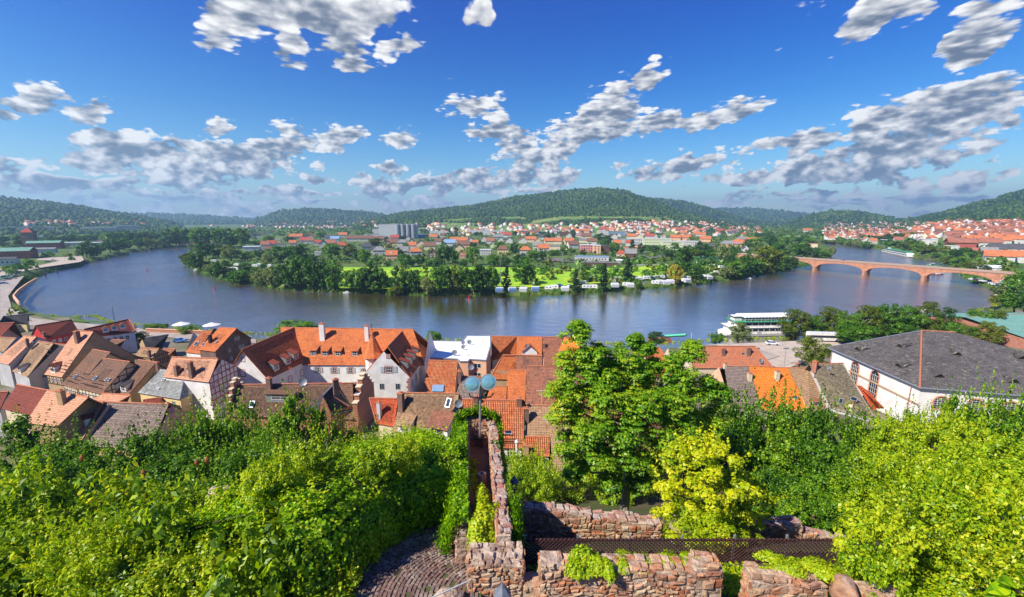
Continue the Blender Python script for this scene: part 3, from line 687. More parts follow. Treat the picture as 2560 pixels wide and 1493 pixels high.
h = H('house', 'large ribbed grey-brown roof lowest on the left above the shrubs', (985,925), (1590,945), (745,1335), (1405,1380), 17, T['ribbed'], P_PEACH); h.window((1610,1005), .8, .8, 'B', frame=M_RTRIM)
h = H('house', 'narrow salmon roof with small gabled dormer beside the ribbed roof', (905,912), (978,925), (690,1270), (748,1325), 17.2, T['pink'], P_PEACH); h.dormer((800,1140), 1.3, 1.3, kind='gable', roof=T['darkred'])
h = H('house', 'mossy pale grey hipped roof over yellow walls', (1510,622), (1745,645), (1295,838), (1690,902), 17, T['grey'], P_YELLOW, hipB=True, hipA=False); h.chimney((1672,668), 1.9); h.window((1840,890), 1.2, 1.3, 'B'); h.window((1640,940), .9, 1.2, 'front'); h.skylight((1540,712), .9, .5); h.skylight((1490,795), .9, .4)
h = H('timbered_house', 'house with red half-timbered gable and a salmon roof', (1620,500), (2055,515), (1540,690), (1965,740), 20, T['pink'], P_WHITE); h.chimney((1808,675), 3.0, .9, .7); h.chimney((1668,660), 1.8); h.timber('B', M_RWOOD, z0=h.wa.z-6, n=7)
h.dormer((1785,650), 1.0, .9, kind='gable')
h.window((2060,625), .9, 1.1, 'B', frame=M_TRIM); h.window((2050,725), .7, 1.0, 'B'); h.window((2010,780), .8, 1.1, 'B'); h.window((2100,810), .8, 1.1, 'B')
h = H('brick_house', 'house with dark brick gable and orange roof by the water', (2065,222), (2230,230), (1868,432), (2025,452), 17, T['orange'], M_BRICK); h.chimney((1985,355), 2.2, .9, .7, M_DMETAL); h.skylight((1915,380)); h.skylight((2038,358), .7, .7)
for q in ((2220,330), (2247,322), (2165,438), (2262,405), (2290,395), (2180,515)): h.window(q, .8, 1.1, 'B', frame=M_TRIM)
h = H('house', 'lower orange roof with a skylight left of the dark brick gable', (1910,255), (2060,250), (1745,455), (1885,472), 14.5, T['orange'], P_WHITE); h.skylight((1850,375), 1.2, 1.4)
h = H('house', 'flat pitched dark slate roof below the riverside wall', (1370,322), (1588,287), (1310,375), (1525,412), 12, T['slate'], P_OCHRE, rise=3.2)
h = H('timbered_house', 'small tan roofed house with brown half-timbered gable', (1325,412), (1500,420), (1265,492), (1435,512), 14, T['tan'], P_OCHRE); h.timber('B'); h.chimney((1410,500), 1.8)
h = H('house', 'tiny brown roof beside the tree in the yard', (935,272), (1045,280), (965,330), (1060,345), 12.5, T['tan'], P_OCHRE); h.timber('B')
h = H('house', 'low brown shed roof between the ochre gable and the slate roof', (1060,335), (1185,340), (1050,390), (1140,400), 12, T['brown'], P_OCHRE)
h = H('house', 'little brown-red roof right of the brown half-timbered gable', (1540,418), (1655,425), (1590,480), (1670,495), 12.5, T['mottled'], P_OCHRE)
h = H('house', 'short salmon roof behind the lowest ribbed roof', (975,845), (1235,858), (925,908), (1205,918), 15, T['pink'], P_OCHRE); h.chimney((985,885), 1.0)
h = H('house', 'small dark red roof between the ribbed and the grey hipped roof', (1350,905), (1530,880), (1400,935), (1570,920), 14, T['darkred'], P_YELLOW)
h = H('house', 'dark low roof far left behind the grey rendered wall', (-150,835), (78,828), (-150,1000), (-10,1010), 17, T['darkred'], P_GREY)
# ---- the white building with three ranges
root = empty('abbey_building', (W(*r2(1350,300), 20).x, 110, 0), 'large white building of three ranges with orange-red roofs and shuttered windows', 'building')
hm = H('', 'main range', (760,222), (2010,240), (760,575), (2120,580), 21, T['orange'], P_WHITE, f=r2, root=root)
for q in ((1070,495), (1180,500), (1300,500), (1460,500)): hm.dormer(q, 1.7, 1.75, roof=T['orange'], wall=M_METAL, slope=.3)
for q in ((1112,622), (1268,627), (1420,627), (1550,635)): hm.window(q, 1.0, 1.5, 'front', frame=M_RTRIM, shutters=True)
hm.win_row('front', 7, hm.ze-5.6, 1.0, 1.5, frame=M_RTRIM)
hm.chimney((1160,345), 4.6, 1.3, 1.0, P_WHITE); hm.chimney((1580,365), 4.6, 1.0, 1.0, P_WHITE)
hw = H('', 'left wing', (890,222), (390,432), (1085,500), (642,712), 21, T['orange'], P_WHITE, f=r2, root=root)
for q in ((725,632), (838,572), (912,530)): hw.dormer(q, 1.7, 2.0, roof=T['darkred'], wall=M_METAL, slope=.3)
hr = H('', 'right wing', (1770,402), (1922,240), (1985,700), (2165,440), 20.5, T['orange'], P_WHITE, f=r2, root=root)
for q in ((1965,600), (2002,556), (2030,516), (2065,478)): hr.dormer(q, 1.5, 1.7, roof=T['darkred'], wall=M_METAL, slope=.3)
# gable windows of the white building, its turret
hw.window((408,525), .7, .9, 'B', f=r2, frame=M_RTRIM); hw.window((402,652), 1.1, 1.5, 'B', f=r2, frame=M_RTRIM, shutters=True)
for q in ((962,648), (850,710)): hw.window(q, 1.0, 1.5, 'front', f=r2, frame=M_RTRIM, shutters=True)
hr.window((1776,494), .7, .8, 'A', f=r2, frame=M_RTRIM); hr.window((1780,618), 1.7, 1.5, 'A', f=r2, frame=M_RTRIM, shutters=True, cols=4)
for q in ((1715,778), (1865,778)):
    hr.window(q, 1.1, 1.5, 'A', f=r2, frame=M_SHUT, cols=2, rows=1)
for q in ((2002,745), (2038,690), (2075,640), (2100,600), (2128,550)): hr.window(q, .9, 1.5, 'front', f=r2, frame=M_RTRIM)
for sgn, ww in (('A', hr),):
    p0, u, nrm = hr.wframe('A'); L = (hr.wa-hr.va).length; mb = MB()
    for i in range(14):
        z = hr.wa.z-.3-i*.62; wd = .75 if i % 2 else .45
        for x0 in (0, L-wd): mb.obox(Vector((p0.x, p0.y, z-.55))+u*x0-nrm*.01, u*wd, Vector((0, 0, .52)), nrm*.05)
    hr.put(mb, 'quoins', [M_STONE])
tp = plane_hit(r2(1635,480), hm.ea+Vector((0,-3.0,0)), Vector((0, 1, 0))); tz = tp.z
mb = MB(); R_ = 2.0; ring = lambda z, r: [(tp.x+r*math.cos(a*math.pi/4+.39), tp.y+r*math.sin(a*math.pi/4+.39), z) for a in range(8)]
mb.prism(ring(6, R_), ring(tz, R_), cap=True); tw = hm.put(mb, 'turret', [P_WHITE])
mb = MB(); R1, R2_ = ring(tz-.15, 2.9), ring(tz+.9, 2.0); apx = (tp.x, tp.y, tz+6.0)
for i in range(8): j = (i+1) % 8; mb.quad(R1[i], R1[j], R2_[j], R2_[i]); mb.tri(R2_[i], R2_[j], apx); mb.face([R1[j], R1[i], (tp.x, tp.y, tz-.15)])
hm.put(mb, 'turret_roof', [T['orange']], tw)
mb = MB(); mb.tube([(tp.x, tp.y, tz+5.8), (tp.x, tp.y, tz+8.2)], .06, 5); mb.box((tp.x, tp.y, tz+7.3), (.5, .06, .06)); hm.put(mb, 'finial', [M_DMETAL], tw)
# ---- brown roof between stepped sandstone gables
h = H('gabled_house', 'brown tiled house with stepped red sandstone gables at both ends', (330,762), (1440,745), (270,1060), (1445,1090), 17, T['brown'], M_SAND, f=r2, cat='house')
h.skylight((490,945), 1.0, 1.3); h.chimney((655,780), 1.8, .9, .7)
def step_gable(h, which, steps, mat_, up=1.0, th=.6):
    p, q, top = (h.va, h.wa, h.a) if which == 'A' else (h.wb, h.vb, h.b)
    u = Vector((q.x-p.x, q.y-p.y, 0)); L = u.length; u = u/L; nrm = Vector((u.y, -u.x, 0)); mb = MB(); cp = MB()
    n = steps*2+1
    for i in range(n):
        x0, x1 = L*i/n, L*(i+1)/n; k = 1-abs((i-(n-1)/2)/((n-1)/2+.5))
        z = h.ze+(h.zr-h.ze)*min(1, k+.5/steps)+up; o = Vector((p.x, p.y, h.g))+u*x0+nrm*.12
        mb.obox(o, u*(x1-x0-.002), nrm*th, Vector((0, 0, z-h.g))); cp.obox(o-u*.12-nrm*.1+Vector((0, 0, z-h.g+.003)), u*(x1-x0+.24), nrm*(th+.2), Vector((0, 0, .2)))
    g_ = h.put(mb, 'stepped_gable', [mat_]); h.put(cp, 'coping', [P_CREAM], g_)
step_gable(h, 'A', 4, M_SAND, 1.3); step_gable(h, 'B', 4, M_SAND, 1.9, .9)
h.dormer((760,915), 6.0, 1.6, kind='shed', roof=T['brown'], wall=M_METAL, slope=.15)
make_dish(hm.f(0, 0) and plane_hit(r2(975,775), h.a, h.n)+Vector((0, 0, 0)), .8, 'large dish on the brown ridge between the stepped gables')
h2 = H('house', 'cross roof of dark slates leaning on the right stepped gable', (1160,862), (1272,748), (1240,1050), (1455,998), 17.2, T['slate'], M_STONE, f=r2); h2.chimney((1285,820), 2.3, 1.0, .8)
h = H('house', 'red hipped roof with a pale pipe chimney below the stepped gable', (1597,888), (1880,892), (1665,1130), (1842,1160), 16.2, T['red'], P_CREAM, f=r2, hipA=True); h.chimney((1692,1050), 2.6, .7, .6, P_GREY)
h = H('tan_house', 'tan tiled house with a red roofed white dormer right beside the ivy wall', (1905,838), (2437,845), (1812,1200), (2402,1320), 19, T['tan'], P_CREAM, f=r2)
h.chimney((1898,985), 2.9, 1.0, .8); h.skylight((2340,932), .9, 1.6); h.dormer((1925,1215), 2.6, 1.5, roof=T['tan'], slope=.6); h.dormer((2235,1285), 4.0, 2.4, roof=T['mottled'], slope=.55)
make_dish(h.roof_at((2437,985))[0], .7, 'pale round dish on the ridge end of the tan tiled roof')
h = H('house', 'red ribbed roof with a blue glazed hatch right of the white building', (2155,530), (2432,540), (2095,835), (2402,840), 15.5, T['redrib'], P_CREAM, f=r2); h.chimney((2445,700), 2.0, .6, .5)
p, n, hd = h.roof_at((2245,800)); u = Vector((-hd.y, hd.x, 0)); mb = MB(); v = n.cross(u).normalized(); v = v if v.z > 0 else -v
mb.obox(p-u*1.4-v*.8, u*2.8, v*1.7, n*.35); k = len(mb.f)
for i in range(6): mb.obox(p-u*1.4+u*(.06+i*.46)-v*.8+n*.355, u*.36, v*1.66, n*.03)
h.put(mb, 'roof_hatch', [mat('blue_sheet', (.22, .36, .55), .35)])
h = H('house', 'orange tiled roof against the white flat roof by the river', (912,150), (1143,152), (915,372), (1140,325), 14.5, T['orange'], P_CREAM, f=r3, rise=6.5); h.chimney((1165,320), 2.6, .8, .8)
h = H('house', 'orange roof with a lichened dormer and dish near the river', (1147,152), (1380,155), (1140,325), (1378,325), 14.5, T['orange'], P_CREAM, f=r3); h.dormer((1265,318), 4.6, .9, kind='gable', roof=T['mottled'], win=False)
make_dish(h.roof_at((1240,300))[0]+Vector((0, 0, 1)), .75, 'dish in front of the lichened dormer near the river')
h = H('house', 'lichen blackened roof behind the tall tree near the river', (1383,156), (1690,152), (1385,292), (1690,292), 14.5, T['mottled'], P_CREAM, f=r3); h.chimney((1398,250), 1.2)
h = H('house', 'rusty pink roof left of the tall tree with a pale verge', (1392,290), (1700,290), (1396,415), (1700,420), 13.5, T['mottled'], P_CREAM, f=r3)
make_dish(h.roof_at((1335,395))[0], .6, 'red dish on the rusty pink roof')
h = H('house', 'roof half orange tile half lichened brown with a tiny gabled dormer', (1020,322), (1380,328), (905,520), (1380,522), 14.5, T['orange'], P_OCHRE, f=r3, hipA=True, rise=6.5); h.dormer((1080,470), 1.8, 1.2, kind='gable'); h.win_row('front', 5, h.ze-1.4)
h = H('house', 'brown lichened roof strip right of the orange hip', (1125,323), (1382,330), (1180,500), (1382,505), 14.6, T['mottled'], P_OCHRE, f=r3, rise=6.5)
h = H('house', 'narrow plain orange roof in the middle of the old town', (1068,456), (1235,460), (1045,740), (1222,744), 15, T['orange'], P_OCHRE, f=r3)
h = H('house', 'broad rose-brown roof with a television aerial', (1240,420), (1620,430), (1225,778), (1620,790), 16, T['mottled'], P_OCHRE, f=r3)
p = h.roof_at((1375,770))[0]; o = empty('television_aerial', p, 'white television aerial above the rose-brown roof', 'aerial'); mb = MB(); mb.tube([(0, 0, -.2), (0, 0, 3.2)], .035, 5); mb.obj('mast', M_TRIM, o)
mb = MB(); mb.tube([(-1.2, 0, 3.1), (1.2, .3, 3.0)], .03, 4); mb.tube([(-.8, 0, 2.2), (.8, .3, 2.1)], .03, 4)
for i in range(7): mb.tube([(-1.1+i*.36, -.4, 3.08-i*.01), (-1.1+i*.36, .6, 3.08-i*.01)], .015, 4)
mb.obj('boom', M_TRIM, o)
h = H('house', 'low orange roof directly behind the floodlight mast', (905,612), (1055,612), (820,738), (1046,740), 12, T['orange'], P_OCHRE, f=r3)
h = H('house', 'low dark ribbed roof left of the floodlight mast', (640,518), (820,520), (575,725), (818,728), 14, T['ribbed'], P_OCHRE, f=r3); h.chimney((622,560), 2.2, .7, .6)
h = H('ribbed_house', 'red and cream ribbed roof with one blue skylight behind the ruined wall', (618,728), (1215,742), (600,1175), (1210,1183), 18, T['redrib'], P_WHITE, f=r3)
h.skylight((1070,1000), 1.3, 1.9); h.chimney((772,775), 1.3, .9, .7); h.chimney((1170,795), 1.5, .9, .7); h.window((1120,1235), 1.1, 1.3, 'front'); h.timber('front', M_WOOD, z0=h.wa.z-3, n=9)
p = h.roof_at((1145,1175))[0]; mb = MB(); mb.tube([(p.x, p.y-1.0, h.g), (p.x, p.y-1.0, p.z+1.6)], .2, 10); fl = h.put(mb, 'flue', [M_TRIM], None, True); mb = MB(); mb.tube([(p.x, p.y-1.0, p.z+1.6), (p.x, p.y-1.0, p.z+1.75), (p.x, p.y-1, p.z+2.1)], [.36, .34, .03], 10); h.put(mb, 'flue_cap', [M_TRIM], fl)
make_dish(h.ea+Vector((-.5, 2.5, 3.2)), .5, 'pale dish on the verge between the tan roof and the ribbed red roof')
h = H('house', 'brown-red roof under the left edge of the tall tree', (1250,780), (1560,792), (1220,1075), (1540,1083), 17, T['tan'], P_OCHRE, f=r3); h.chimney((1238,930), 2.4, .8, .7)
h = H('house', 'lean-to of ribbed red tiles over a cream wall with small windows', (1222,1072), (1447,1076), (1195,1243), (1447,1257), 13.2, T['redrib'], P_CREAM, f=r3, pitch=35); h.window((1395,1310), 1.6, 1.5, 'front'); h.chimney((1235,1235), 1.6, .8, .6, P_OCHRE)
h = H('house', 'slim ochre house with timber dormer at the foot of the tall tree', (1448,960), (1640,962), (1440,1092), (1640,1098), 15.2, T['tan'], P_OCHRE, f=r3); h.window((1482,1172), 1.0, 1.4, 'front'); h.window((1462,1305), .8, 1.2, 'front'); h.dormer((1480,1078), 1.9, 2.3, kind='gable', wall=M_RWOOD)
# behind / below the tall tree
h = H('house', 'bright orange roof glimpsed right of the tall tree top near the river', (1545,165), (1700,190), (1600,300), (1790,330), 14.5, T['bright'], P_CREAM, f=lambda x, y: (980+x/3.676+10, 800+y/3.676)); 
h = H('house', 'orange roof with two red dishes glimpsed between the tree crowns', (1605,868), (1650,868), (1600,905), (1650,905), 13.5, T['orange'], P_CREAM, f=lambda x, y: (x, y)); 
h = H('house', 'roof mostly hidden behind the tall tree in the middle of the old town', (1440,930), (1640,935), (1420,1040), (1640,1050), 15.5, T['mottled'], P_OCHRE, f=lambda x, y: (x, y))
h = H('house', 'brown ribbed roof behind the lower trunk of the tall tree', (1530,1060), (1740,1062), (1530,1160), (1740,1165), 14, T['brown'], P_OCHRE, f=lambda x, y: (x, y))
# white flat roofed building
fr = empty('flat_roofed_building', (W(*r3(750,300), 13).x, 120, 0), 'building with a big white flat roof and peach walls beside the river', 'building'); z = 13.0
P = [W(*r3(*q), z) for q in ((298,240), (338,352), (600,362), (622,384), (700,384), (714,364), (866,374), (905,240), (902,150), (682,150), (642,200), (318,195))]
cx, cy = fr.location.x, fr.location.y; mb = MB(); base = [Vector((p.x-cx, p.y-cy, 5)) for p in P]; top = [Vector((p.x-cx, p.y-cy, z)) for p in P]; mb.prism(base, top, cap=False); wl = mb.obj('wall', P_PEACH, fr)
mb = MB(); mb.face([t+Vector((0, 0, .003)) for t in top]); mb.obj('flat_roof', mat('white_roof_membrane', (.80, .83, .84), .6, None, (.50, .50, .42), .16, mixr=(.55, .72)), fr)
mb = MB()
for i in range(len(top)):
    a_, b_ = top[i], top[(i+1) % len(top)]; d = (b_-a_).normalized(); s_ = Vector((-d.y, d.x, 0)); mb.obox(a_-s_*.15+Vector((0, 0, -.12)), b_-a_, s_*.3, Vector((0, 0, .32)))
mb.obj('parapet', M_METAL, fr)
def wall_win(root, A_, B_, px, w_, h_, f, frame=M_TRIM, name='window', arch=False):
    u = Vector((B_.x-A_.x, B_.y-A_.y, 0)).normalized(); nrm = Vector((u.y, -u.x, 0)); c = plane_hit(f(*px), A_, nrm); off = Vector((root.location.x, root.location.y, 0)); c = c-off; Z = Vector((0, 0, 1)); t = .09
    mb = MB()
    for x0, x1, z0, z1 in ((-w_/2, -w_/2+t, -h_/2, h_/2), (w_/2-t, w_/2, -h_/2, h_/2), (-w_/2+t, w_/2-t, h_/2-t, h_/2), (-w_/2+t, w_/2-t, -h_/2, -h_/2+t), (-t/2, t/2, -h_/2+t, h_/2-t)): mb.obox(c+u*x0+Z*z0-nrm*.02, u*(x1-x0), Z*(z1-z0), nrm*.07)
    o = mb.obj(name, frame, root); pm = MB(); q = c+nrm*.012; pm.face([q-u*w_/2-Z*h_/2, q+u*w_/2-Z*h_/2, q+u*w_/2+Z*h_/2, q-u*w_/2+Z*h_/2]); pm.obj('pane', M_GLASS, o)
wall_win(fr, P[5], P[6], (785,420), 2.0, 1.3, r3); wall_win(fr, P[5], P[6], (785,505), 2.0, 1.3, r3)
for q, r_ in (((575,330), .8), ((655,235), .6), ((712,230), .7), ((655,275), .6)): make_dish(W(*r3(*q), z), r_, 'grey dish standing on the white flat roof', group='dishes on the white flat roof')
make_dish(W(*r3(725,500), 11), .8, 'round dish just left of the floodlights', mast=2)
# ---- right row (r4)
h = H('house', 'long weathered orange roof with two brick chimneys by the car park', (110,310), (548,310), (90,470), (690,470), 13, T['mottled'] if 0 else tile_mat('rusty_tiles', (.56, .20, .10), (.44, .14, .07), stain=(.30, .17, .11), st=.7), P_CREAM, f=r4, hipB=True, rise=5.5); h.chimney((315,368), 1.7, .9, .7); h.chimney((500,370), 2.0, 1.0, .7); h.skylight((460,365), .9, .6)
make_dish(h.roof_at((590,440))[0], .7, 'dark dish on the long weathered orange roof')
h = H('house', 'ribbed grey-brown roof first in the row right of the tall tree', (325,455), (500,455), (375,760), (607,745), 15, T['ribbed'], P_PEACH, f=r4); h.chimney((330,455), .7, .6, .5, P_CREAM)
h = H('house', 'bright orange roof with a cream chimney at its left verge', (502,455), (660,460), (615,795), (805,800), 15, T['bright'], P_PEACH, f=r4); h.chimney((508,550), 1.5, .9, .8, P_CREAM)
h = H('house', 'bright orange roof with one small skylight in the right row', (662,466), (790,468), (800,800), (957,800), 14.8, T['bright'], P_PEACH, f=r4); h.chimney((708,550), 2.0, .9, .8, P_CREAM); h.skylight((845,685), .8, .8)
h = H('house', 'red-brown roof with a low dormer between orange and tan roofs', (792,468), (935,470), (955,795), (1100,760), 14.8, T['mottled'] if 0 else T['tan'], P_PEACH, f=r4); h.chimney((862,465), 1.0); h.dormer((1000,742), 2.2, 1.0, roof=T['mottled'])
h = H('house', 'olive-tan ribbed roof next to the church', (945,440), (1195,435), (1105,765), (1450,870), 16.5, tile_mat('olive_tiles', (.36, .30, .19), (.22, .17, .11), row=.45, colw=.3, stain=(.10, .08, .06), st=.4, ribs=.02), P_GREY, f=r4)
h.chimney((985,480), 1.9, .9, .9, M_STONE); h.skylight((1095,470), .7, .5); h.skylight((1180,710), .8, 1.2); h.skylight((1275,695), 1.2, .9); h.chimney((1250,760), 1.2, .7, .7, P_CREAM)
h = H('house', 'small wedge of orange roof against the church wall', (1300,598), (1332,604), (1440,820), (1612,815), 12, T['red'], P_PEACH, f=r4, rise=6); h.skylight((1408,715), .6, .6)
# ---- church
A_, B_ = r4(1770,195), r4(2520,235); zc = 21.0; a = W(*A_, zc); b0 = W(*B_, zc); r = (b0-a).normalized()
best = None
for k in range(30, 110):
    ze = zc-k*.1; f0 = W(*r4(1757,612), ze); l0 = W(*r4(1083,318), ze); e1 = (l0-f0).normalized(); e2 = W(*r4(2480,668), ze)-f0; e2.normalize()
    cst = abs(e1.dot(e2))
    if best is None or cst < best[0]: best = (cst, ze)
ze = best[1]; f0 = W(*r4(1757,612), ze); l0 = W(*r4(1083,318), ze); e2 = (W(*r4(2480,668), ze)-f0).normalized(); LEN = 46
ch = empty('church', (f0.x+15, f0.y+8, 0), 'large white church hall with a huge dark slate hipped roof and arched windows', 'church'); off = Vector((f0.x+15, f0.y+8, 0))
f1 = f0+e2*LEN; l1 = l0+e2*LEN; b = a+e2*(LEN-(a-f0).dot(e2)*2)
def sub(*p): return [Vector(q)-off for q in p]
mb = MB(); slab(mb, sub(f0, f1, b, a), .25); slab(mb, sub(l0, f0, a), .25); slab(mb, sub(l1, l0, a, b), .25); slab(mb, sub(f1, l1, b), .25); croof = mb.obj('roof', T['church'], ch)
mb = MB(); Z = Vector((0, 0, .05)); mb.tube([q+Z for q in sub(a, b)], .16); mb.tube([q+Z for q in sub(a, f0)], .2); mb.obj('hip_tiles', M_RIDGE, croof); mb = MB(); mb.tube([q+Z for q in sub(a, l0)], .12); mb.tube([q-Vector((0, 0, .1)) for q in sub(l0, f0, f1)], .16); mb.obj('gutter', M_METAL, croof)
def insx(p, q, s_=.6): return p+(q-p).normalized()*s_
c0, c1, c2, c3 = f0+e2*.6+(l0-f0).normalized()*.6, f1-e2*.6+(l0-f0).normalized()*.6, l1-e2*.6-(l0-f0).normalized()*.6, l0+e2*.6-(l0-f0).normalized()*.6
def dz(p, z): return Vector((p.x, p.y, z))
mb = MB(); mb.prism([dz(q, 5)-off for q in (c0, c1, c2, c3)], [dz(q, ze-.1)-off for q in (c0, c1, c2, c3)], cap=False); mb.obj('wall', P_WHITE, ch)
def arch_win(A3, B3, px, w_, h_):
    u = Vector((B3.x-A3.x, B3.y-A3.y, 0)).normalized(); nrm = Vector((u.y, -u.x, 0)); c = plane_hit(r4(*px), A3, nrm)-off; Z = Vector((0, 0, 1))
    def prof(r_, drop): return [c-u*r_-Z*(h_/2+drop)]+[c+Z*(h_/2-w_/2)-u*r_*math.cos(t)+Z*r_*math.sin(t) for t in [math.pi*k/12 for k in range(13)]]+[c+u*r_-Z*(h_/2+drop)]
    out, inn = prof(w_/2+.28, .28), prof(w_/2, 0); mb = MB()
    for i in range(len(out)-1):
        mb.face([q+nrm*.08 for q in (out[i+1], out[i], inn[i], inn[i+1])][::-1]); mb.face([out[i], out[i+1], out[i+1]+nrm*.08, out[i]+nrm*.08]); mb.face([inn[i]+nrm*.08, inn[i+1]+nrm*.08, inn[i+1], inn[i]])
    mb.face([q+nrm*.08 for q in (out[0], out[-1], inn[-1], inn[0])]); o = mb.obj('window', mat('salmon_surround', (.72, .33, .22), .8), ch)
    pm = MB(); pm.face([q+nrm*.012 for q in inn][::-1]); pm.obj('pane', M_GLASS, o)
    bm = MB()
    for i in range(1, 4): bm.obox(c-u*w_/2+u*w_*i/4-u*.03-Z*h_/2+nrm*.015, u*.06, Z*(h_*(.9 if i == 2 else .84)), nrm*.05)
    for i in range(1, 6): bm.obox(c-u*w_/2+Z*(-h_/2+h_*i/6)+nrm*.02, u*w_, Z*.05, nrm*.03)
    bm.obj('glazing_bars', M_TRIM, o)
arch_win(c3, c0, (1278,505), 2.2, 5.6); arch_win(c3, c0, (1420,585), 2.2, 6.2)
for q in ((1910,725), (2162,745), (2420,765)): arch_win(c0, c1, q, 2.4, 2.6)
mb = MB(); u = (c0-c3); u.z = 0; u.normalize(); nrm = Vector((u.y, -u.x, 0)); m0 = plane_hit(r4(1240,490), c3, nrm)-off; m1 = plane_hit(r4(1745,740), c3, nrm)-off; mb.obox(m0-nrm*.02, m1-m0, Vector((0, 0, .3)), nrm*.22); mb.obj('cornice', mat('tan_stone', (.58, .36, .20), .8), ch)
mb = MB(); m0 = plane_hit(r4(1700,605), c3, nrm)-off+nrm*.15; mb.tube([m0, Vector((m0.x, m0.y, 5))], .09, 6); m1 = plane_hit(r4(1118,350), c3, nrm)-off+nrm*.15; mb.tube([m1, Vector((m1.x, m1.y, 5))], .09, 6); mb.obj('downpipe', mat('copper_pipe', (.42, .18, .15), .5), ch)
def cdormer(px, pts, sc=1.0):
    n = (pts[1]-pts[0]).cross(pts[2]-pts[0]).normalized(); n = n if n.z > 0 else -n; p = plane_hit(r4(*px), pts[0], n)-off; hd = Vector((n.x, n.y, 0)).normalized(); u = Vector((-hd.y, hd.x, 0)); pit = math.hypot(n.x, n.y)/n.z; w_ = 1.1*sc; h_ = .9*sc; L = min(h_/max(pit-.12, .2), 3.0)
    ap = p+Vector((0, 0, h_)); bk = ap-hd*L+Vector((0, 0, L*.12)); mb = MB(); mb.face([p-u*w_, ap+hd*.3, bk]); mb.face([ap+hd*.3, p+u*w_, bk]); o = mb.obj('dormer', T['church'], ch); mb = MB(); mb.face([p-u*w_*.85+Vector((0,0,.02)), p+u*w_*.85+Vector((0,0,.02)), ap]); mb.obj('dormer_louvre', M_DMETAL, o)
for q in ((1300,340), (1610,318), (1600,462)): cdormer(q, (l0, f0, a))
for q in ((1900,540), (2030,378), (2445,580), (2510,405)): cdormer(q, (f0, f1, b))
# lightning conductor cables
mb = MB(); n = (f1-f0).cross(a-f0).normalized(); n = n if n.z > 0 else -n
for p_, q_ in (((1935,205), (2300,655)), ((2410,230), (2560,400))): mb.tube([plane_hit(r4(*p_), f0, n)-off+n*.06, plane_hit(r4(*q_), f0, n)-off+n*.06], .04, 4)
mb.obj('lightning_cable', M_METAL, croof)
h = H('hall', 'low hall with a green copper seam roof at the right edge', (2092,98), (2700,60), (2045,132), (2760,330), 12, tile_mat('green_copper', (.16, .33, .27), (.12, .27, .22), row=9.0, colw=.9, stain=(.22, .38, .32), st=.5, ribs=.0), M_STONE, f=r4, cat='hall', rise=4.5)
h = H('house', 'small flat russet shed at the water behind the copper roof', (2040,82), (2100,80), (2045,118), (2105,116), 9, T['darkred'], M_STONE, f=r4, rise=1.5)
# ---------------------------------------------------------------- vegetation
L_BUSH = leaf_mat('bush_leaves', [(0.028, 0.081, 0.0040), (0.112, 0.230, 0.0060), (0.266, 0.425, 0.0080), (0.532, 0.621, 0.0120), (0.784, 0.690, 0.0300)])
L_LIME = leaf_mat('lime_leaves', [(0.078, 0.186, 0.0060), (0.202, 0.373, 0.0080), (0.403, 0.559, 0.0100), (0.582, 0.642, 0.0120), (0.656, 0.621, 0.0300)])
L_IVY = leaf_mat('ivy_leaves', [(0.028, 0.103, 0.0040), (0.140, 0.322, 0.0050), (0.336, 0.575, 0.0060), (0.630, 0.713, 0.0120)], patch=.4)
L_YEL = leaf_mat('yellow_leaves', [(.16, .30, .008), (.42, .54, .010), (.70, .70, .012), (.82, .66, .03)])
L_DEEP = leaf_mat('deep_bush_leaves', [(.016, .07, .006), (.06, .18, .008), (.15, .33, .012), (.33, .50, .018), (.55, .62, .03)])
L_MAPLE = leaf_mat('maple_leaves', [(0.021, 0.092, 0.0060), (0.084, 0.241, 0.0100), (0.196, 0.414, 0.0140), (0.392, 0.529, 0.0200), (0.672, 0.506, 0.0300)])
L_DARK = leaf_mat('dark_tree_leaves', [(.012, .045, .005), (.03, .095, .008), (.06, .16, .012), (.12, .24, .02)], trans=.3)
L_MID = leaf_mat('green_tree_leaves', [(.02, .08, .006), (.06, .18, .010), (.13, .28, .015), (.24, .38, .03)], trans=.3)
L_PALE = leaf_mat('pale_willow_leaves', [(.07, .12, .03), (.14, .20, .05), (.24, .30, .08), (.32, .38, .12)], trans=.3)
L_GOLD = leaf_mat('golden_willow_leaves', [(.30, .28, .03), (.50, .40, .03), (.62, .50, .05)], trans=.4)
L_CONIF = leaf_mat('conifer_needles', [(.006, .022, .006), (.012, .04, .008), (.025, .07, .012), (.06, .10, .02)], trans=.15)
M_BARK = mat('bark', (.13, .09, .06), .95, (6, .05), (.07, .05, .035), 3)
def leaves(P, Nrm, size, rs, aspect=.62, fold=.25, jit=.3, down=None):
    """one bent rhombus per point P (n,3), facing Nrm, with the tip in a random (or hanging) direction"""
    n = len(P); Nn = Nrm/np.maximum(np.linalg.norm(Nrm, axis=1, keepdims=True), 1e-6)
    d = rs.normal(size=(n, 3)) if down is None else rs.normal(size=(n, 3))*(1-down)+np.array([0, 0, -2.0])*down
    d = d-Nn*(d*Nn).sum(1, keepdims=True); d /= np.maximum(np.linalg.norm(d, axis=1, keepdims=True), 1e-6); s = np.cross(Nn, d)
    L = size*(1+jit*(rs.rand(n, 1)*2-1)); w_ = L*aspect*.5
    V = np.stack([P-d*L*.5, P+s*w_+Nn*L*fold*.3, P+d*L*.5-Nn*L*fold*.3, P-s*w_+Nn*L*fold*.3], 1).reshape(-1, 3)
    return V, np.arange(n*4).reshape(n, 4)
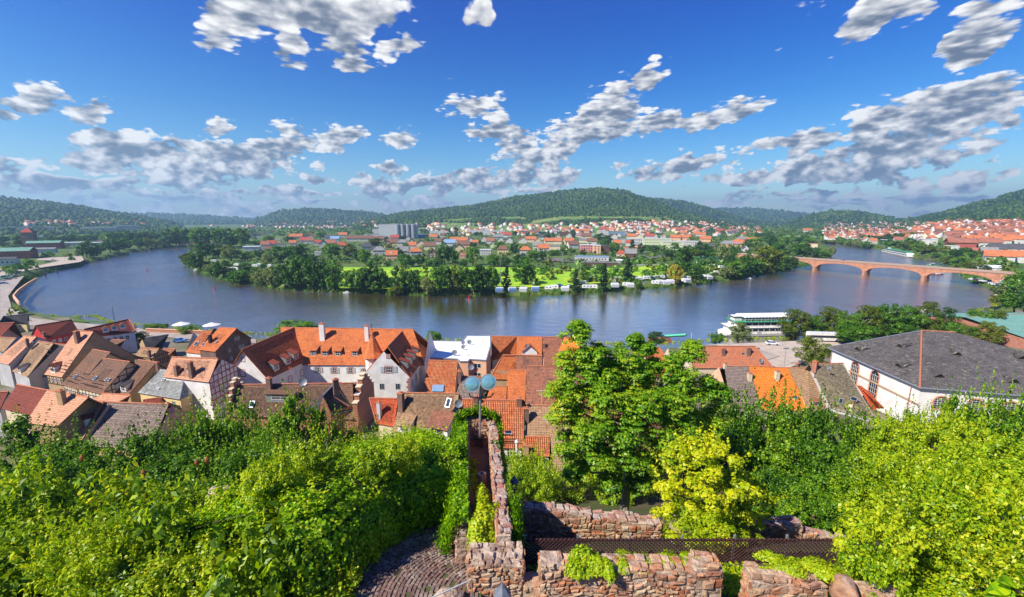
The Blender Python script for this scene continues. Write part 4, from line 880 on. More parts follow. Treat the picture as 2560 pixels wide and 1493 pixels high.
def crown(name, seed, rx, rz, zc, puffs, per, leaf, mat_, flat=.75, rmin=.35, pr=(.24, .40), aspect=.62, rosette=0, shape=None, core=True, down=None, shoots=0, shl=1.0):
    """crown mesh: leaf clumps spread through an ellipsoid (or a profile), denser towards the light"""
    rs = np.random.RandomState(seed); Ps = []; Ns = []
    for i in range(puffs):
        while True:
            v = rs.normal(size=3); v /= np.linalg.norm(v); q = rmin+(1-rmin)*rs.rand()**.6
            if shape is None: c = np.array([v[0]*rx*q, v[1]*rx*q, zc+v[2]*rz*q]); break
            hgt = rs.rand(); rad = shape(hgt)*rx; a = rs.rand()*2*math.pi; q = rad*math.sqrt(rs.rand()); c = np.array([math.cos(a)*q, math.sin(a)*q, zc-rz+2*rz*hgt]); break
        r = rx*rs.uniform(*pr)*(1 if shape is None else .8); u = rs.normal(size=(per, 3)); u /= np.linalg.norm(u, axis=1, keepdims=True); u[:, 2] = np.where(rs.rand(per) < .65, np.abs(u[:, 2]), u[:, 2])
        k = r*(.45+.55*rs.rand(per, 1)**.5); p = c+u*k*np.array([1, 1, flat]); nn = u+rs.normal(size=u.shape)*.45+np.array([0, 0, .5])
        Ps.append(p); Ns.append(nn)
    for i in range(shoots):
        v = rs.normal(size=3); v[2] = abs(v[2])+.4; v /= np.linalg.norm(v); c0 = np.array([v[0]*rx*.9, v[1]*rx*.9, zc+v[2]*rz*.8]); L_ = shl*rs.uniform(.5, 1.3); d_ = v*.5+np.array([0, 0, .9])+rs.normal(size=3)*.25; nl = 20
        t_ = np.linspace(0, 1, nl)[:, None]; a_ = rs.normal(size=(nl, 3)); Ps.append(c0+d_*L_*t_+a_*leaf*.75*(1.2-t_)); Ns.append(a_+np.array([0, 0, .8]))
    P = np.concatenate(Ps); Nn = np.concatenate(Ns)
    if rosette:
        A = []; B = []
        for k in range(rosette):
            t = 2*math.pi*k/rosette+rs.rand(len(P))*.5; off = np.stack([np.cos(t), np.sin(t), -.25+0*t], 1)*leaf*.75; A.append(P+off); B.append(Nn*.6+off/leaf*.6+np.array([0, 0, .7]))
        P = np.concatenate(A); Nn = np.concatenate(B)
    V, F = leaves(P, Nn, leaf, rs, aspect, down=down)
    return np_mesh(name, V, F, [mat_])
def trunk_mesh(name, h, r, seed, limbs=6, spread=1.5, top=None, col=None):
    rd = random.Random(seed); mb = MB(); top = top or h*.85; pts = [Vector((rd.uniform(-.04, .04)*h*i/5, rd.uniform(-.04, .04)*h*i/5, top*i/5-.3)) for i in range(6)]
    mb.tube(pts, [r*(1.25-i*.19) for i in range(6)], 7)
    for i in range(limbs):
        b = pts[2+i % 3].lerp(pts[3+i % 3], rd.random()); a = i*2.4+rd.random(); L = spread*rd.uniform(.7, 1.2)
        e = b+Vector((math.cos(a)*L, math.sin(a)*L, L*rd.uniform(.5, 1.1))); m_ = b.lerp(e, .5)+Vector((0, 0, L*.12)); mb.tube([b, m_, e], [r*.42, r*.28, r*.08], 5)
        for k in (-1, 1): mb.tube([m_, m_+Vector((math.cos(a+k*.9)*L*.45, math.sin(a+k*.9)*L*.45, L*.4))], [r*.2, r*.06], 4)
    return mb.mesh(name, col or M_BARK, True)
PROTO = {}
def plant(kind, loc, s=(1, 1, 1), rz=0.0, label='', cat='tree', group=None, name='tree', cname='crown', tname='trunk'):
    cm, tm = PROTO[kind]; r = empty(name, loc, label, cat, group, rz); r.scale = s
    c = bpy.data.objects.new(cname, cm); link(c, r)
    if tm is not None: t = bpy.data.objects.new(tname, tm); link(t, r)
    return r
def deco(k, P): PROTO[k] = P
for i in range(3): deco('bush%d' % i, (crown('bush', 10+i, 1.5, 1.15, 1.25, 34, 120, .15, L_BUSH, pr=(.16, .40), shoots=26, shl=.8), trunk_mesh('stems', 1.6, .05, i, 5, .8)))
for i in range(2): deco('lime%d' % i, (crown('lime_bush', 20+i, 1.5, 1.15, 1.25, 36, 120, .14, L_LIME, pr=(.16, .38), shoots=26, shl=.7), trunk_mesh('stems', 1.6, .05, i, 5, .8)))
for i in range(2): deco('big%d' % i, (crown('big_shrub', 30+i, 3.0, 3.0, 4.2, 110, 150, .22, L_DEEP, pr=(.10, .27), flat=.9, shoots=60, shl=1.3), trunk_mesh('trunk', 6, .16, i, 8, 1.9)))
deco('spire', (crown('spire_shrub', 35, 2.6, 4.2, 5.0, 120, 130, .21, L_DEEP, pr=(.10, .22), shoots=50, shl=1.3, shape=lambda t: 1.0-.75*t, flat=1.2), trunk_mesh('trunk', 8, .14, 5, 8, 1.5)))
deco('biglime', (crown('lime_tree', 33, 3.0, 3.0, 4.2, 110, 150, .19, L_LIME, pr=(.10, .27), flat=.9, shoots=60, shl=1.1), trunk_mesh('trunk', 6, .16, 3, 8, 1.9)))
deco('yellow', (crown('yellow_tree', 34, 2.2, 3.0, 3.8, 110, 100, .18, L_YEL, pr=(.10, .24), shoots=50, shl=.9, flat=1.0, shape=lambda t: .35+.75*math.sin(math.pi*min(1, t*.85+.1))), trunk_mesh('trunk', 6, .13, 4, 8, 1.6)))
deco('broad', (crown('broadleaf_plant', 90, 1.3, 1.0, 1.1, 22, 34, .36, L_BUSH, pr=(.3, .5), aspect=.42, shoots=10, shl=.8), trunk_mesh('stems', 1.4, .04, 9, 5, .7)))
SHR = random.Random(4)
def top_at(kind, px, pyt, Y, wpx, label, group=None, h0=None, r0=None, cat='shrub', name='shrub', cname='foliage', tname='stem', basez=None):
    """plant whose top shows at px, pyt at depth Y, wpx wide in the photograph"""
    t = DY(px, pyt, Y); g = gz(t.x, t.y) if basez is None else basez; c = Y*CP+(CH-t.z)*SP; w_ = wpx*c/FPX
    hh = max(t.z-g, .8); return plant(kind, (t.x, t.y, g), (w_/2/r0, w_/2/r0, hh/h0), SHR.random()*6.28, label, cat, group, name, cname, tname)
LB = 'shrubs on the castle slope'
rows = [ # kind, px, top y, depth, width px
 ('spire',30,1015,38,150),('big0',130,1075,37,190),('big1',235,1105,36,170),('big0',340,1055,40,170),('big1',440,1050,41,150),('big0',500,1000,43,150),('big1',580,985,44,150),('big0',650,1050,42,130),
 ('spire',722,950,37,130),('spire',680,1010,39,110),('spire',790,985,39,110),('big1',850,1040,40,120),('big0',905,1060,41,120),('big1',960,1095,42,120),('biglime',1030,1085,43,120),('big0',1085,1100,43,110),
 ('big1',60,1130,31,210),('big0',170,1190,29,200),('big1',290,1165,32,200),('big0',400,1130,33,190),('big1',520,1110,34,190),('big0',620,1100,34,160),('big1',720,1090,33,170),('big0',810,1110,34,150),('big1',900,1150,35,150),('big0',990,1165,36,140),('big1',1070,1160,36,120),
 ('big0',30,1240,25,230),('big1',180,1260,25,220),('big0',330,1235,26,220),('big1',470,1200,28,200)]
used = {}
for k, px, py, Y, w_ in rows:
    dims = {'spire': (10.6, 2.6), 'big0': (8.3, 3.3), 'big1': (8.3, 3.3), 'biglime': (8.3, 3.3)}[k]
    top_at(k, px, py, Y, w_, 'dense green shrub in the thicket between the roofs and the castle slope', LB, *dims)
top_at('big1', 1000, 1150, 30, 90, 'low green bush beside the ivy hung wall end', None, 7.4, 3.2)
RB = 'bushes below the right hand castle wall'
rows = [('big0',1850,972,42,150),('big1',1930,962,43,160),('big0',2010,977,42,150),('big1',2090,992,40,150),('big0',2170,1022,38,150),('biglime',2240,1012,34,150),('biglime',2330,1002,33,170),('biglime',2420,992,33,170),('big1',2480,967,34,150),('big0',2550,962,33,160),('spire',2395,947,37,100),('spire',2290,992,38,90),
 ('big1',1780,1002,40,140),('big0',1830,1072,35,160),('big1',1930,1062,34,190),('big0',2040,1072,33,190),('big1',2110,1175,28,190),('biglime',2210,1115,26,190),('biglime',2320,1115,24,220),('biglime',2440,1072,24,230),('biglime',2550,1072,23,220),
 ('big0',1960,1165,29,170),('big1',2040,1215,25,160)]
for k, px, py, Y, w_ in rows:
    dims = {'spire': (10.6, 2.6), 'big0': (8.3, 3.3), 'big1': (8.3, 3.3), 'biglime': (8.3, 3.3)}[k]
    top_at(k, px, py, Y, w_, 'bushy crown in the green mass below the church' , RB, *dims)
# undergrowth shrubs, small
def fill(region, n, kinds, rmin, rmax, label, group, seed, hs=(.8, 1.5)):
    rd = random.Random(seed); pts = []; tries = 0
    while len(pts) < n and tries < n*60:
        tries += 1; px, py = rd.uniform(region[0], region[2]), rd.uniform(region[1], region[3])
        # march along the view ray to the slope
        a, b, c = ray(px, py); lo = None
        for Yk in np.arange(10.5, 60, .5):
            t = Yk/b; z = CH+c*t
            if z < np.interp(Yk, *SLOPE)+.6: lo = (a*t, Yk); break
        if lo is None: continue
        r = rd.uniform(rmin, rmax)*(1+max(0, (lo[1]-14))*.03)
        if any((lo[0]-p[0])**2+(lo[1]-p[1])**2 < (.55*(r+p[2]))**2*1.6 for p in pts): continue
        pts.append((lo[0], lo[1], r)); s_ = r/1.5
        plant(rd.choice(kinds), (lo[0], lo[1], gz(lo[0], lo[1])-.25), (s_, s_, s_*rd.uniform(*hs)), rd.random()*6.28, label, 'shrub', group, 'shrub', 'foliage', 'stem')
fill((-40,1260,600,1500), 42, ['bush0','bush1','bush2','lime0'], .9, 1.5, 'leafy low bush in the undergrowth at the lower left', 'undergrowth bushes at the lower left', 1)
fill((560,1200,860,1500), 9, ['bush1','bush2','lime1'], .7, 1.2, 'small bush growing through the ivy left of the cobbled path', 'bushes in the ivy', 2)
fill((2150,1200,2600,1500), 34, ['lime0','lime1','bush1'], .9, 1.5, 'bright green bush filling the lower right corner', 'bushes in the lower right corner', 3, (1.0, 1.8))
fill((1290,1185,1640,1262), 16, ['lime0','lime1','lime1'], 1.0, 1.5, 'bright green bush behind the rear garden wall', 'bushes behind the rear garden wall', 5)
fill((1880,1210,2120,1290), 8, ['bush0','bush1'], 1.0, 1.4, 'dark green bush behind the rear wall further right', 'bushes behind the rear wall on the right', 6)
fill((300,1330,720,1500), 16, ['broad'], 1.0, 1.4, 'large leaved bright plant at the bottom left', 'large leaved plants at the bottom left', 8)
fill((-40,1330,300,1500), 8, ['broad','lime1'], 1.0, 1.4, 'leafy sunlit plant in the bottom left corner', 'plants in the bottom left corner', 9)
L_RUST = leaf_mat('rusty_shoots', [(.30, .08, .02), (.55, .20, .06), (.62, .34, .10)])
rs_ = np.random.RandomState(2); v_ = rs_.normal(size=(260, 3)); v_ /= np.linalg.norm(v_, axis=1, keepdims=True); RV, RF = leaves(v_*np.array([.16, .16, .30])*(.5+.5*rs_.rand(260, 1))+np.array([0, 0, .5]), v_+np.array([0, 0, .5]), .07, rs_)
RUSTM = np_mesh('rust_shoot', RV, RF, [L_RUST]); mb = MB(); mb.tube([(0, 0, -1.2), (0, 0, .4)], .02, 4); RSTM = mb.mesh('stem', M_BARK)
for (px, py, Y) in ((495,1172,27.5),(520,1166,27.5),(362,1200,25),(738,1160,31),(722,1182,30),(208,1160,29),(1000,1160,31),(690,1120,33)):
    o = empty('flower_spike', DY(px, py, Y), 'rust coloured seed head sticking out of the green thicket', 'seed head', 'rust coloured seed heads in the thicket'); link(bpy.data.objects.new('bloom', RUSTM), o); link(bpy.data.objects.new('stem', RSTM), o)
# yellow tree in front of the lattice
for px, py, Y, w_ in ((1765,1108,16.5,240),):
    top_at('yellow', px, py, Y, w_, 'yellow-green young tree rising behind the lattice fence', None, 7.0, 2.2, 'tree', 'tree', 'crown', 'trunk', basez=35.3)
top_at('yellow', 1860, 1190, 17.5, 150, 'smaller yellow-green shoot leaning right of the yellow tree', None, 7.0, 2.2, 'tree', 'tree', 'crown', 'trunk', basez=35)
top_at('biglime', 1760, 1260, 15.8, 190, 'green lower bush at the foot of the yellow tree', None, 7.4, 3.2, 'shrub', basez=36)
# the tall tree: trunk, limbs, crown of leaf rosettes shaped like the photographed one
rs = np.random.RandomState(77); TB = DY(1560, 1230, 31); TB.z = gz(TB.x, TB.y); Pp = []; Nn = []
lobes = [ # px, py, radius px, depth
 (1440,835,42,31),(1480,880,40,31),(1430,905,45,31),(1500,925,50,31),(1560,900,48,32),(1590,930,45,32),(1640,965,55,32),(1700,920,48,32),(1735,880,36,32),(1610,870,30,33),(1585,850,25,33),(1440,960,60,31),(1400,985,45,30),(1520,990,60,30),(1600,1010,60,30),(1680,1000,60,31),(1750,970,50,32),(1790,985,40,32),
 (1410,1040,50,30),(1480,1060,60,29),(1560,1080,60,29),(1640,1080,58,30),(1720,1060,55,31),(1790,1050,50,32),(1425,1110,48,30),(1500,1130,55,29),(1580,1150,52,29),(1650,1140,50,30),(1450,1180,45,30),(1530,1200,40,30),(1600,1205,35,30),(1720,1130,45,32),(1410,1010,38,30),(1540,930,50,32),(1515,965,55,31),(1660,1020,55,31),(1575,1035,60,30),(1620,925,45,33),(1500,1085,55,30),(1690,965,50,32),(1470,1000,50,32),(1550,960,45,33)]
for (px, py, rp, Yd) in lobes:
    c = np.array(DY(px, py, Yd)); R_ = rp*(Yd*1.05)/FPX
    for j in range(13):
        v = rs.normal(size=3); v /= np.linalg.norm(v); cc = c+v*R_*.62*np.array([1, 1.1, .8]); u = rs.normal(size=(30, 3)); u /= np.linalg.norm(u, axis=1, keepdims=True); u[:, 2] = np.where(rs.rand(30) < .6, np.abs(u[:, 2]), u[:, 2])
        Pp.append(cc+u*R_*.46*(.4+.6*rs.rand(30, 1))); Nn.append(u+np.array([0, 0, .5]))
Pp = np.concatenate(Pp)-np.array(TB); Nn = np.concatenate(Nn); A = []; B = []
for k in range(5):
    t = 2*math.pi*k/5+rs.rand(len(Pp))*.6; off = np.stack([np.cos(t), np.sin(t), -.3+0*t], 1)*.17; A.append(Pp+off); B.append(Nn*.5+off*3+np.array([0, 0, .8]))
V, F = leaves(np.concatenate(A), np.concatenate(B), .24, rs, .62)
tt = empty('maple_tree', TB, 'tall green maple rising in front of the roofs right of centre', 'tree')
link(bpy.data.objects.new('crown', np_mesh('maple_crown', V, F, [L_MAPLE])), tt)
mb = MB(); base = Vector((0, 0, -.5)); top = Vector(DY(1600, 960, 31.5))-TB
mid = Vector((0.3, .2, top.z*.45)); mb.tube([base, mid, top.lerp(mid, .4), top], [.42, .32, .22, .08], 9)
for (px, py, rp, Yd) in lobes[::2]:
    e = Vector(DY(px, py, Yd))-TB; s0 = mid.lerp(top, max(0, min(.8, (e.z-mid.z)/(top.z-mid.z)*.55))); m_ = s0.lerp(e, .5)-Vector((0, 0, .3)); mb.tube([s0, m_, e], [.16, .10, .04], 6)
mb.obj('trunk', mat('pale_bark', (.30, .26, .20), .9, (4, .03), (.18, .15, .11), 3), tt, True)
# ---------------------------------------------------------------- foreground ruins
def stone_mat(name, cols, mort=None):
    m = bpy.data.materials.new(name); m.use_nodes = True; N = NT(m.node_tree); b = m.node_tree.nodes['Principled BSDF']; b.inputs['Roughness'].default_value = .95; b.inputs['Specular IOR Level'].default_value = .15
    geo = N.n('ShaderNodeNewGeometry'); pos = geo.outputs['Position']; n = len(cols)
    c = N.ramp(geo.outputs['Random Per Island'], [(i/(n-1), cc) for i, cc in enumerate(cols)])
    nz = N.noise(pos, 6, 6, .65); nb = N.noise(pos, 1.1, 4, .6)
    c = N.mix(N.mapr(nz, .35, .62), c, N.mix(.5, c, (.16, .10, .07, 1), 'MULTIPLY')); c = N.mix(N.mapr(nb, .5, .7, 0, .55), c, (.52, .46, .38, 1))
    N.L(c, b.inputs['Base Color']); bn = N.n('ShaderNodeBump'); bn.inputs['Distance'].default_value = .06; N.L(N.m('ADD', nz, N.m('MULTIPLY', N.noise(pos, 22, 3), .4)), bn.inputs['Height']); N.L(bn.outputs[0], b.inputs['Normal']); return m
M_RUB = stone_mat('rubble_stone', [(.60, .27, .14), (.46, .17, .08), (.66, .36, .20), (.60, .45, .28), (.36, .15, .09), (.66, .46, .30), (.55, .22, .10)])
M_MORT = mat('old_mortar', (.58, .45, .34), .98, (5, .12), (.26, .16, .11), 2.2)
M_COB = stone_mat('cobble_stone', [(.26, .16, .14), (.20, .12, .11), (.32, .21, .17), (.24, .17, .16), (.30, .18, .15)])
M_TOPW = stone_mat('wall_top_stone', [(.60, .36, .27), (.50, .20, .14), (.56, .49, .42), (.44, .21, .17), (.62, .45, .35)])
def lay_stones(mb, O, U, V, Nn, L, Hf, rd, rh=(.13, .27), rl=(.18, .5), gap=.045, proud=(.015, .09), top=None):
    """irregular stones in courses on the rectangle O + U*x + V*y, standing proud along Nn"""
    y = 0.0; ph = rd.uniform(0, 9)
    def und(cx, cy): return .07*math.sin(cx*2.3+ph+cy*1.7)+.045*math.sin(cx*5.1+cy*4.3+ph*2)
    while y < Hf:
        h = min(rd.uniform(*rh)*rd.choice((.7, 1, 1, 1.35)), Hf-y+.02); x = -rd.random()*.2
        while x < L:
            l = rd.uniform(*rl)*rd.choice((.55, .8, 1, 1, 1.3)); x0, x1 = max(0, x), min(L, x+l)
            if x1-x0 > .07 and rd.random() < .93:
                lim = top((x0+x1)/2) if top else Hf
                if y+h*.6 < lim:
                    g = gap*.5; p = rd.uniform(*proud); a = []
                    for (cx, cy) in ((x0+g, y+g), (x1-g, y+g), (x1-g, y+h-g), (x0+g, y+h-g)):
                        a.append((cx+rd.uniform(-.04, .04), cy+rd.uniform(-.04, .04)+und(cx, cy)))
                    mx, my = sum(q[0] for q in a)/4, sum(q[1] for q in a)/4
                    R = [[O+U*cx+V*cy-Nn*.04 for cx, cy in a], [O+U*(mx+(cx-mx)*.98)+V*(my+(cy-my)*.98)+Nn*p*.6 for cx, cy in a], [O+U*(mx+(cx-mx)*.72)+V*(my+(cy-my)*.66)+Nn*(p+rd.uniform(-.01, .02)) for cx, cy in a]]
                    b = len(mb.v)
                    for ring in R: mb.v += [tuple(q) for q in ring]
                    F = []
                    for k in range(2):
                        for i in range(4): j = (i+1) % 4; F.append((b+k*4+i, b+k*4+j, b+k*4+4+j, b+k*4+4+i))
                    F.append((b+8, b+9, b+10, b+11))
                    if U.cross(V).dot(Nn) < 0: F = [f[::-1] for f in F]
                    for f in F: mb.f.append(f); mb.uv.append([(0, 0)]*4); mb.mi.append(0)
            x += l
        y += h
def ruin_wall(label, P0, P1, z0, z1, t, zb, seed, faces='front top', name='ruined_wall', jag=.12, cat='wall', ends='AB', big=1.0, topmat=None, root=None):
    """rubble wall from P0 to P1 (x, y), top heights z0 to z1, thickness t away from the camera, down to zb"""
    rd = random.Random(seed); A = Vector((*P0, 0)); B = Vector((*P1, 0)); U = (B-A); L = U.length; U = U/L; Nf = Vector((U.y, -U.x, 0)); Z = Vector((0, 0, 1))
    o = root or empty(name, (A.x, A.y, zb), label, cat); off = Vector((A.x, A.y, zb)) if root is None else Vector(root.location)
    core = MB(); n = max(2, int(L/.5)); jg = [rd.uniform(-jag, jag) for _ in range(n+1)]
    def zt(x): k = x/L*n; i = min(n-1, int(k)); return z0+(z1-z0)*x/L+jg[i]*(1-(k-i))+jg[i+1]*(k-i)
    for i in range(n):
        x0, x1 = L*i/n, L*(i+1)/n; f0, f1 = A+U*x0, A+U*x1; b0, b1 = f0-Nf*t, f1-Nf*t
        core.quad(f0+Z*zb, f1+Z*zb, f1+Z*zt(x1), f0+Z*zt(x0)); core.quad(b1+Z*zb, b0+Z*zb, b0+Z*zt(x0), b1+Z*zt(x1)); core.quad(f0+Z*zt(x0), f1+Z*zt(x1), b1+Z*zt(x1), b0+Z*zt(x0))
    core.quad(A-Nf*t+Z*zb, A+Z*zb, A+Z*zt(0), A-Nf*t+Z*zt(0)); core.quad(B+Z*zb, B-Nf*t+Z*zb, B-Nf*t+Z*zt(L), B+Z*zt(L))
    core.v = [tuple(Vector(p)-off) for p in core.v]; core.obj('wall_core', M_MORT, o)
    st = MB(); zl = max(zb, min(z0, z1)-4.5); k = big
    if 'front' in faces: lay_stones(st, A+Z*zl, U, Z, Nf, L, max(z0, z1)-zl+.1, rd, (.13*k, .27*k), (.2*k, .5*k), top=lambda x: zt(x)-zl)
    if 'back' in faces: lay_stones(st, B-Nf*t+Z*zl, -U, Z, -Nf, L, max(z0, z1)-zl+.1, rd, (.13*k, .27*k), (.2*k, .5*k), top=lambda x: zt(L-x)-zl)
    if 'A' in ends: lay_stones(st, A-Nf*t+Z*zl, Nf, Z, -U, t, zt(0)-zl, rd, (.15*k, .28*k), (.25*k, .5*k))
    if 'B' in ends: lay_stones(st, B+Z*zl, -Nf, Z, U, t, zt(L)-zl, rd, (.15*k, .28*k), (.25*k, .5*k))
    st.v = [tuple(Vector(p)-off) for p in st.v]; st.obj('stones', M_RUB, o)
    tp = MB(); sl = U*L+Z*(z1-z0); sl_n = sl.normalized(); lay_stones(tp, A+Z*(z0+.01), sl_n, -Nf, Z, sl.length, t, rd, (.22*k, .38*k), (.22*k, .55*k), proud=(.04, .13))
    tp.v = [tuple(Vector(p)-off) for p in tp.v]; tp.obj('wall_top', topmat or M_RUB, o); return o
def xy(px, py, Y): p = DY(px, py, Y); return (p.x, p.y)
# near pier, the low wall, its broken end
ruin_wall('square sandstone wall block at the near end of the rampart', xy(1168,1400,12.1), xy(1308,1400,12.1), 38.75, 38.65, .95, 33, 1, ends='AB', name='wall_block', big=.8, topmat=M_MORT, jag=.05)
ruin_wall('long rubble wall with ivy on top at the bottom edge', xy(1352,1403,11.6), xy(1745,1400,11.5), 39.03, 38.98, .65, 33, 2, ends='AB', name='rubble_wall', big=.8)
ruin_wall('higher squared end pier of the long rubble wall', xy(1745,1400,11.47), xy(1812,1400,11.45), 39.2, 39.15, .68, 33, 3, ends='AB', name='wall_pier', big=1.0)
ruin_wall('short rubble wall with a big tilted boulder at its right end', xy(1885,1430,11.2), xy(2075,1440,11.1), 39.0, 38.82, .6, 33, 4, ends='AB', name='rubble_wall', big=.9)
ruin_wall('low broken wall stub near the lower right bushes', xy(2180,1475,10.8), xy(2290,1490,10.8), 38.7, 38.55, .6, 33, 5, ends='AB', name='rubble_wall', big=1.0)
ruin_wall('sill of red stones in the gap between the two near walls', xy(1308,1440,12.0), xy(1352,1440,11.9), 37.9, 37.95, .6, 33, 6, ends='', name='stone_sill', big=1.2)
def boulder(label, px, py, Y, sx, sy, sz, seed, rz=0, tilt=0, m_=None):
    rs = np.random.RandomState(seed); import bmesh; bm = bmesh.new(); bmesh.ops.create_icosphere(bm, subdivisions=3, radius=1)
    dirs = rs.normal(size=(14, 3)); dirs /= np.linalg.norm(dirs, axis=1, keepdims=True); ds = rs.uniform(.62, .95, 14)
    for v in bm.verts:
        p = np.array(v.co)
        for d, q in zip(dirs, ds):
            k = p.dot(d)
            if k > q: p = p-d*(k-q)
        v.co = p+rs.normal(size=3)*.006
    me = bpy.data.meshes.new('boulder'); bm.to_mesh(me); me.materials.append(m_ or M_RUB); o = link(bpy.data.objects.new('boulder', me)); o.location = DY(px, py, Y); o.scale = (sx, sy, sz); o.rotation_euler = (tilt, .25, rz); tag(o, label, 'boulder')
boulder('big smooth tilted sandstone boulder ending the short rubble wall', 2112, 1478, 11.0, .36, .45, .48, 8, .3, .3)
boulder('pale rounded sandstone block poking out of the ivy on the left', 555, 1232, 24.5, .95, .7, .5, 9, .4, .1, M_TOPW)
boulder('rounded pale masonry shoulder under the thin handrail', 1120, 1520, 11.6, .7, .8, .6, 12, .2, 0, M_MORT)
# rear garden wall in three lengths
pts = [(1285,1272,18.6,35.9), (1480,1290,18.4,35.6), (1655,1308,18.3,35.25), (1880,1300,18.2,35.2), (2010,1305,18.1,34.9), (2165,1345,18.0,34.3)]
PW = [(DY(a, b, y).x, y, z) for a, b, y, z in pts]
ruin_wall('rear garden wall topped with pink and grey stones, left length', PW[0][:2], PW[1][:2], PW[0][2], PW[1][2], .62, 32, 11, ends='A', name='garden_wall', topmat=M_TOPW, jag=.05)
ruin_wall('rear garden wall, stretch ending behind the yellow tree', (PW[1][0]+.02, PW[1][1]), PW[2][:2], PW[1][2]-.12, PW[2][2], .6, 32, 12, ends='B', name='garden_wall', topmat=M_TOPW, jag=.08)
ruin_wall('rear garden wall reappearing right of the yellow tree with a sloped end', (PW[2][0]+.6, PW[2][1]), PW[4][:2], PW[3][2], PW[3][2]+.1, .6, 32, 13, ends='B', name='garden_wall', topmat=M_TOPW, jag=.05)
ruin_wall('lowest stepped length of the rear garden wall under the right bushes', (PW[4][0]+.02, PW[4][1]), PW[5][:2], PW[4][2], PW[5][2]-.1, .6, 31, 14, ends='B', name='garden_wall', topmat=M_TOPW, jag=.1)
# rampart with two parapets
ra = empty('rampart', (-1.2, 13, 30), 'ruined rampart with two parapets running away down the middle', 'rampart'); RW = [(13.2, 39.0), (25.6, 36.9)]
xl = lambda Y: np.interp(Y, [13.2, 25.6], [-1.68, -3.05]); xr = lambda Y: np.interp(Y, [13.2, 25.6], [-.48, -1.30]); zt_ = lambda Y: np.interp(Y, [13.2, 25.6], [39.0, 36.9])
ruin_wall('', (-.05, 13.2), (xr(25.6)+.25, 25.6), 39.0, 36.9, .46, 28, 21, faces='front back', ends='', root=ra, topmat=M_TOPW, jag=.14)
ruin_wall('', (xl(13.2)+.1, 13.6), (xl(25.6)+.15, 25.6), 38.3, 36.7, .46, 28, 22, faces='front back', ends='', root=ra, topmat=M_TOPW, jag=.14)
ruin_wall('', (xl(25.6)-.1, 25.6), (xr(25.6)+.2, 25.6), 37.0, 37.0, .6, 28, 23, faces='front', ends='', root=ra, topmat=M_RUB, jag=.1)
mb = MB(); n = 26; rs = np.random.RandomState(3); G_ = {}
for i in range(n):
    Y = 13.1+12.5*i/(n-1)
    for j in range(6): X = xl(Y)+.1+(xr(Y)-xl(Y))*j/5; G_[i, j] = Vector((X+1.2, Y-13, zt_(Y)-1.25+rs.uniform(-.10, .12)+(.25 if j in (0, 5) else 0)-30))
for i in range(n-1):
    for j in range(5): mb.quad(G_[i, j], G_[i, j+1], G_[i+1, j+1], G_[i+1, j])
mb.obj('walkway', mat('red_rubble_floor', (.36, .15, .09), .95, (4, .25), (.20, .12, .07), 1.5), ra)
# worn round stone lying on the walkway
o = empty('millstone', (xr(19.6)-.62, 19.4, zt_(19.4)-1.1), 'short round stone stub standing on the rampart walk', 'stone'); mb = MB(); mb.tube([(0, 0, -.2), (0, 0, .45)], [.22, .21], 14); mb.obj('drum', M_TOPW, o); mb = MB(); mb.tube([(0, 0, .452), (0, 0, .47)], [.10, .09], 10); mb.obj('socket', M_DMETAL, o)
# floodlight mast
fp = DY(1199, 1100, 24.6); fo = empty('floodlight_mast', (fp.x, fp.y, fp.z-.7), 'grey mast with two round blue-glass floodlights on the rampart end', 'floodlight'); off = Vector(fo.location)
tp = DY(1201, 962, 24.6)-off; mb = MB(); mb.tube([(0, 0, .2), (tp.x, tp.y, tp.z)], .07, 10); mb.obj('pole', M_METAL, fo, True)
mb = MB(); mb.box((0, 0, -.1), (.42, .4, .9)); mb.obj('base_box', mat('rusted_box', (.12, .08, .06), .8), fo); mb = MB(); mb.box((0, .0, .804), (.6, .5, .07)); mb.obj('base_plate', M_DMETAL, fo)
arm_z = tp.z-.75; mb = MB(); mb.tube([(-.62, -.1, arm_z+.22), (-.5, -.12, arm_z), (0, -.13, arm_z-.06), (.75, -.12, arm_z), (.92, -.1, arm_z+.25)], .045, 8); mb.obj('cross_arm', M_DMETAL, fo)
M_LENS = bpy.data.materials.new('floodlight_glass'); M_LENS.use_nodes = True; b_ = M_LENS.node_tree.nodes['Principled BSDF']; b_.inputs['Base Color'].default_value = (.20, .42, .46, 1); b_.inputs['Roughness'].default_value = .12; b_.inputs['Metallic'].default_value = .35
for px, py, lab in ((1181, 960, 0), (1221, 955, 0)):
    c = DY(px, py, 24.35)-off; d = Vector((.05, -1, .28)).normalized(); a_ = d.cross(Vector((0, 0, 1))).normalized(); b2 = a_.cross(d); Rr = .46
    def rg(k, r): return [c+d*k+(a_*math.cos(t)+b2*math.sin(t))*r for t in [2*math.pi*q/28 for q in range(28)]]
    rings = [rg(-.42, .12), rg(-.34, .26), rg(-.12, Rr*.95), rg(.02, Rr+.03), rg(.06, Rr+.03), rg(.06, Rr-.03)]; mb = MB()
    for i in range(len(rings)-1):
        for k in range(28): mb.face([rings[i][k], rings[i][(k+1) % 28], rings[i+1][(k+1) % 28], rings[i+1][k]])
    mb.face(rings[0][::-1]); lamp = mb.obj('lamp_housing', M_METAL, fo, True)
    mb = MB(); fr_ = [rg(.05, Rr-.03), rg(.10, Rr*.6), rg(.12, .05)]
    for i in range(2):
        for k in range(28): mb.face([fr_[i][k], fr_[i][(k+1) % 28], fr_[i+1][(k+1) % 28], fr_[i+1][k]])
    mb.face(fr_[2]); mb.obj('lamp_glass', M_LENS, lamp, True)
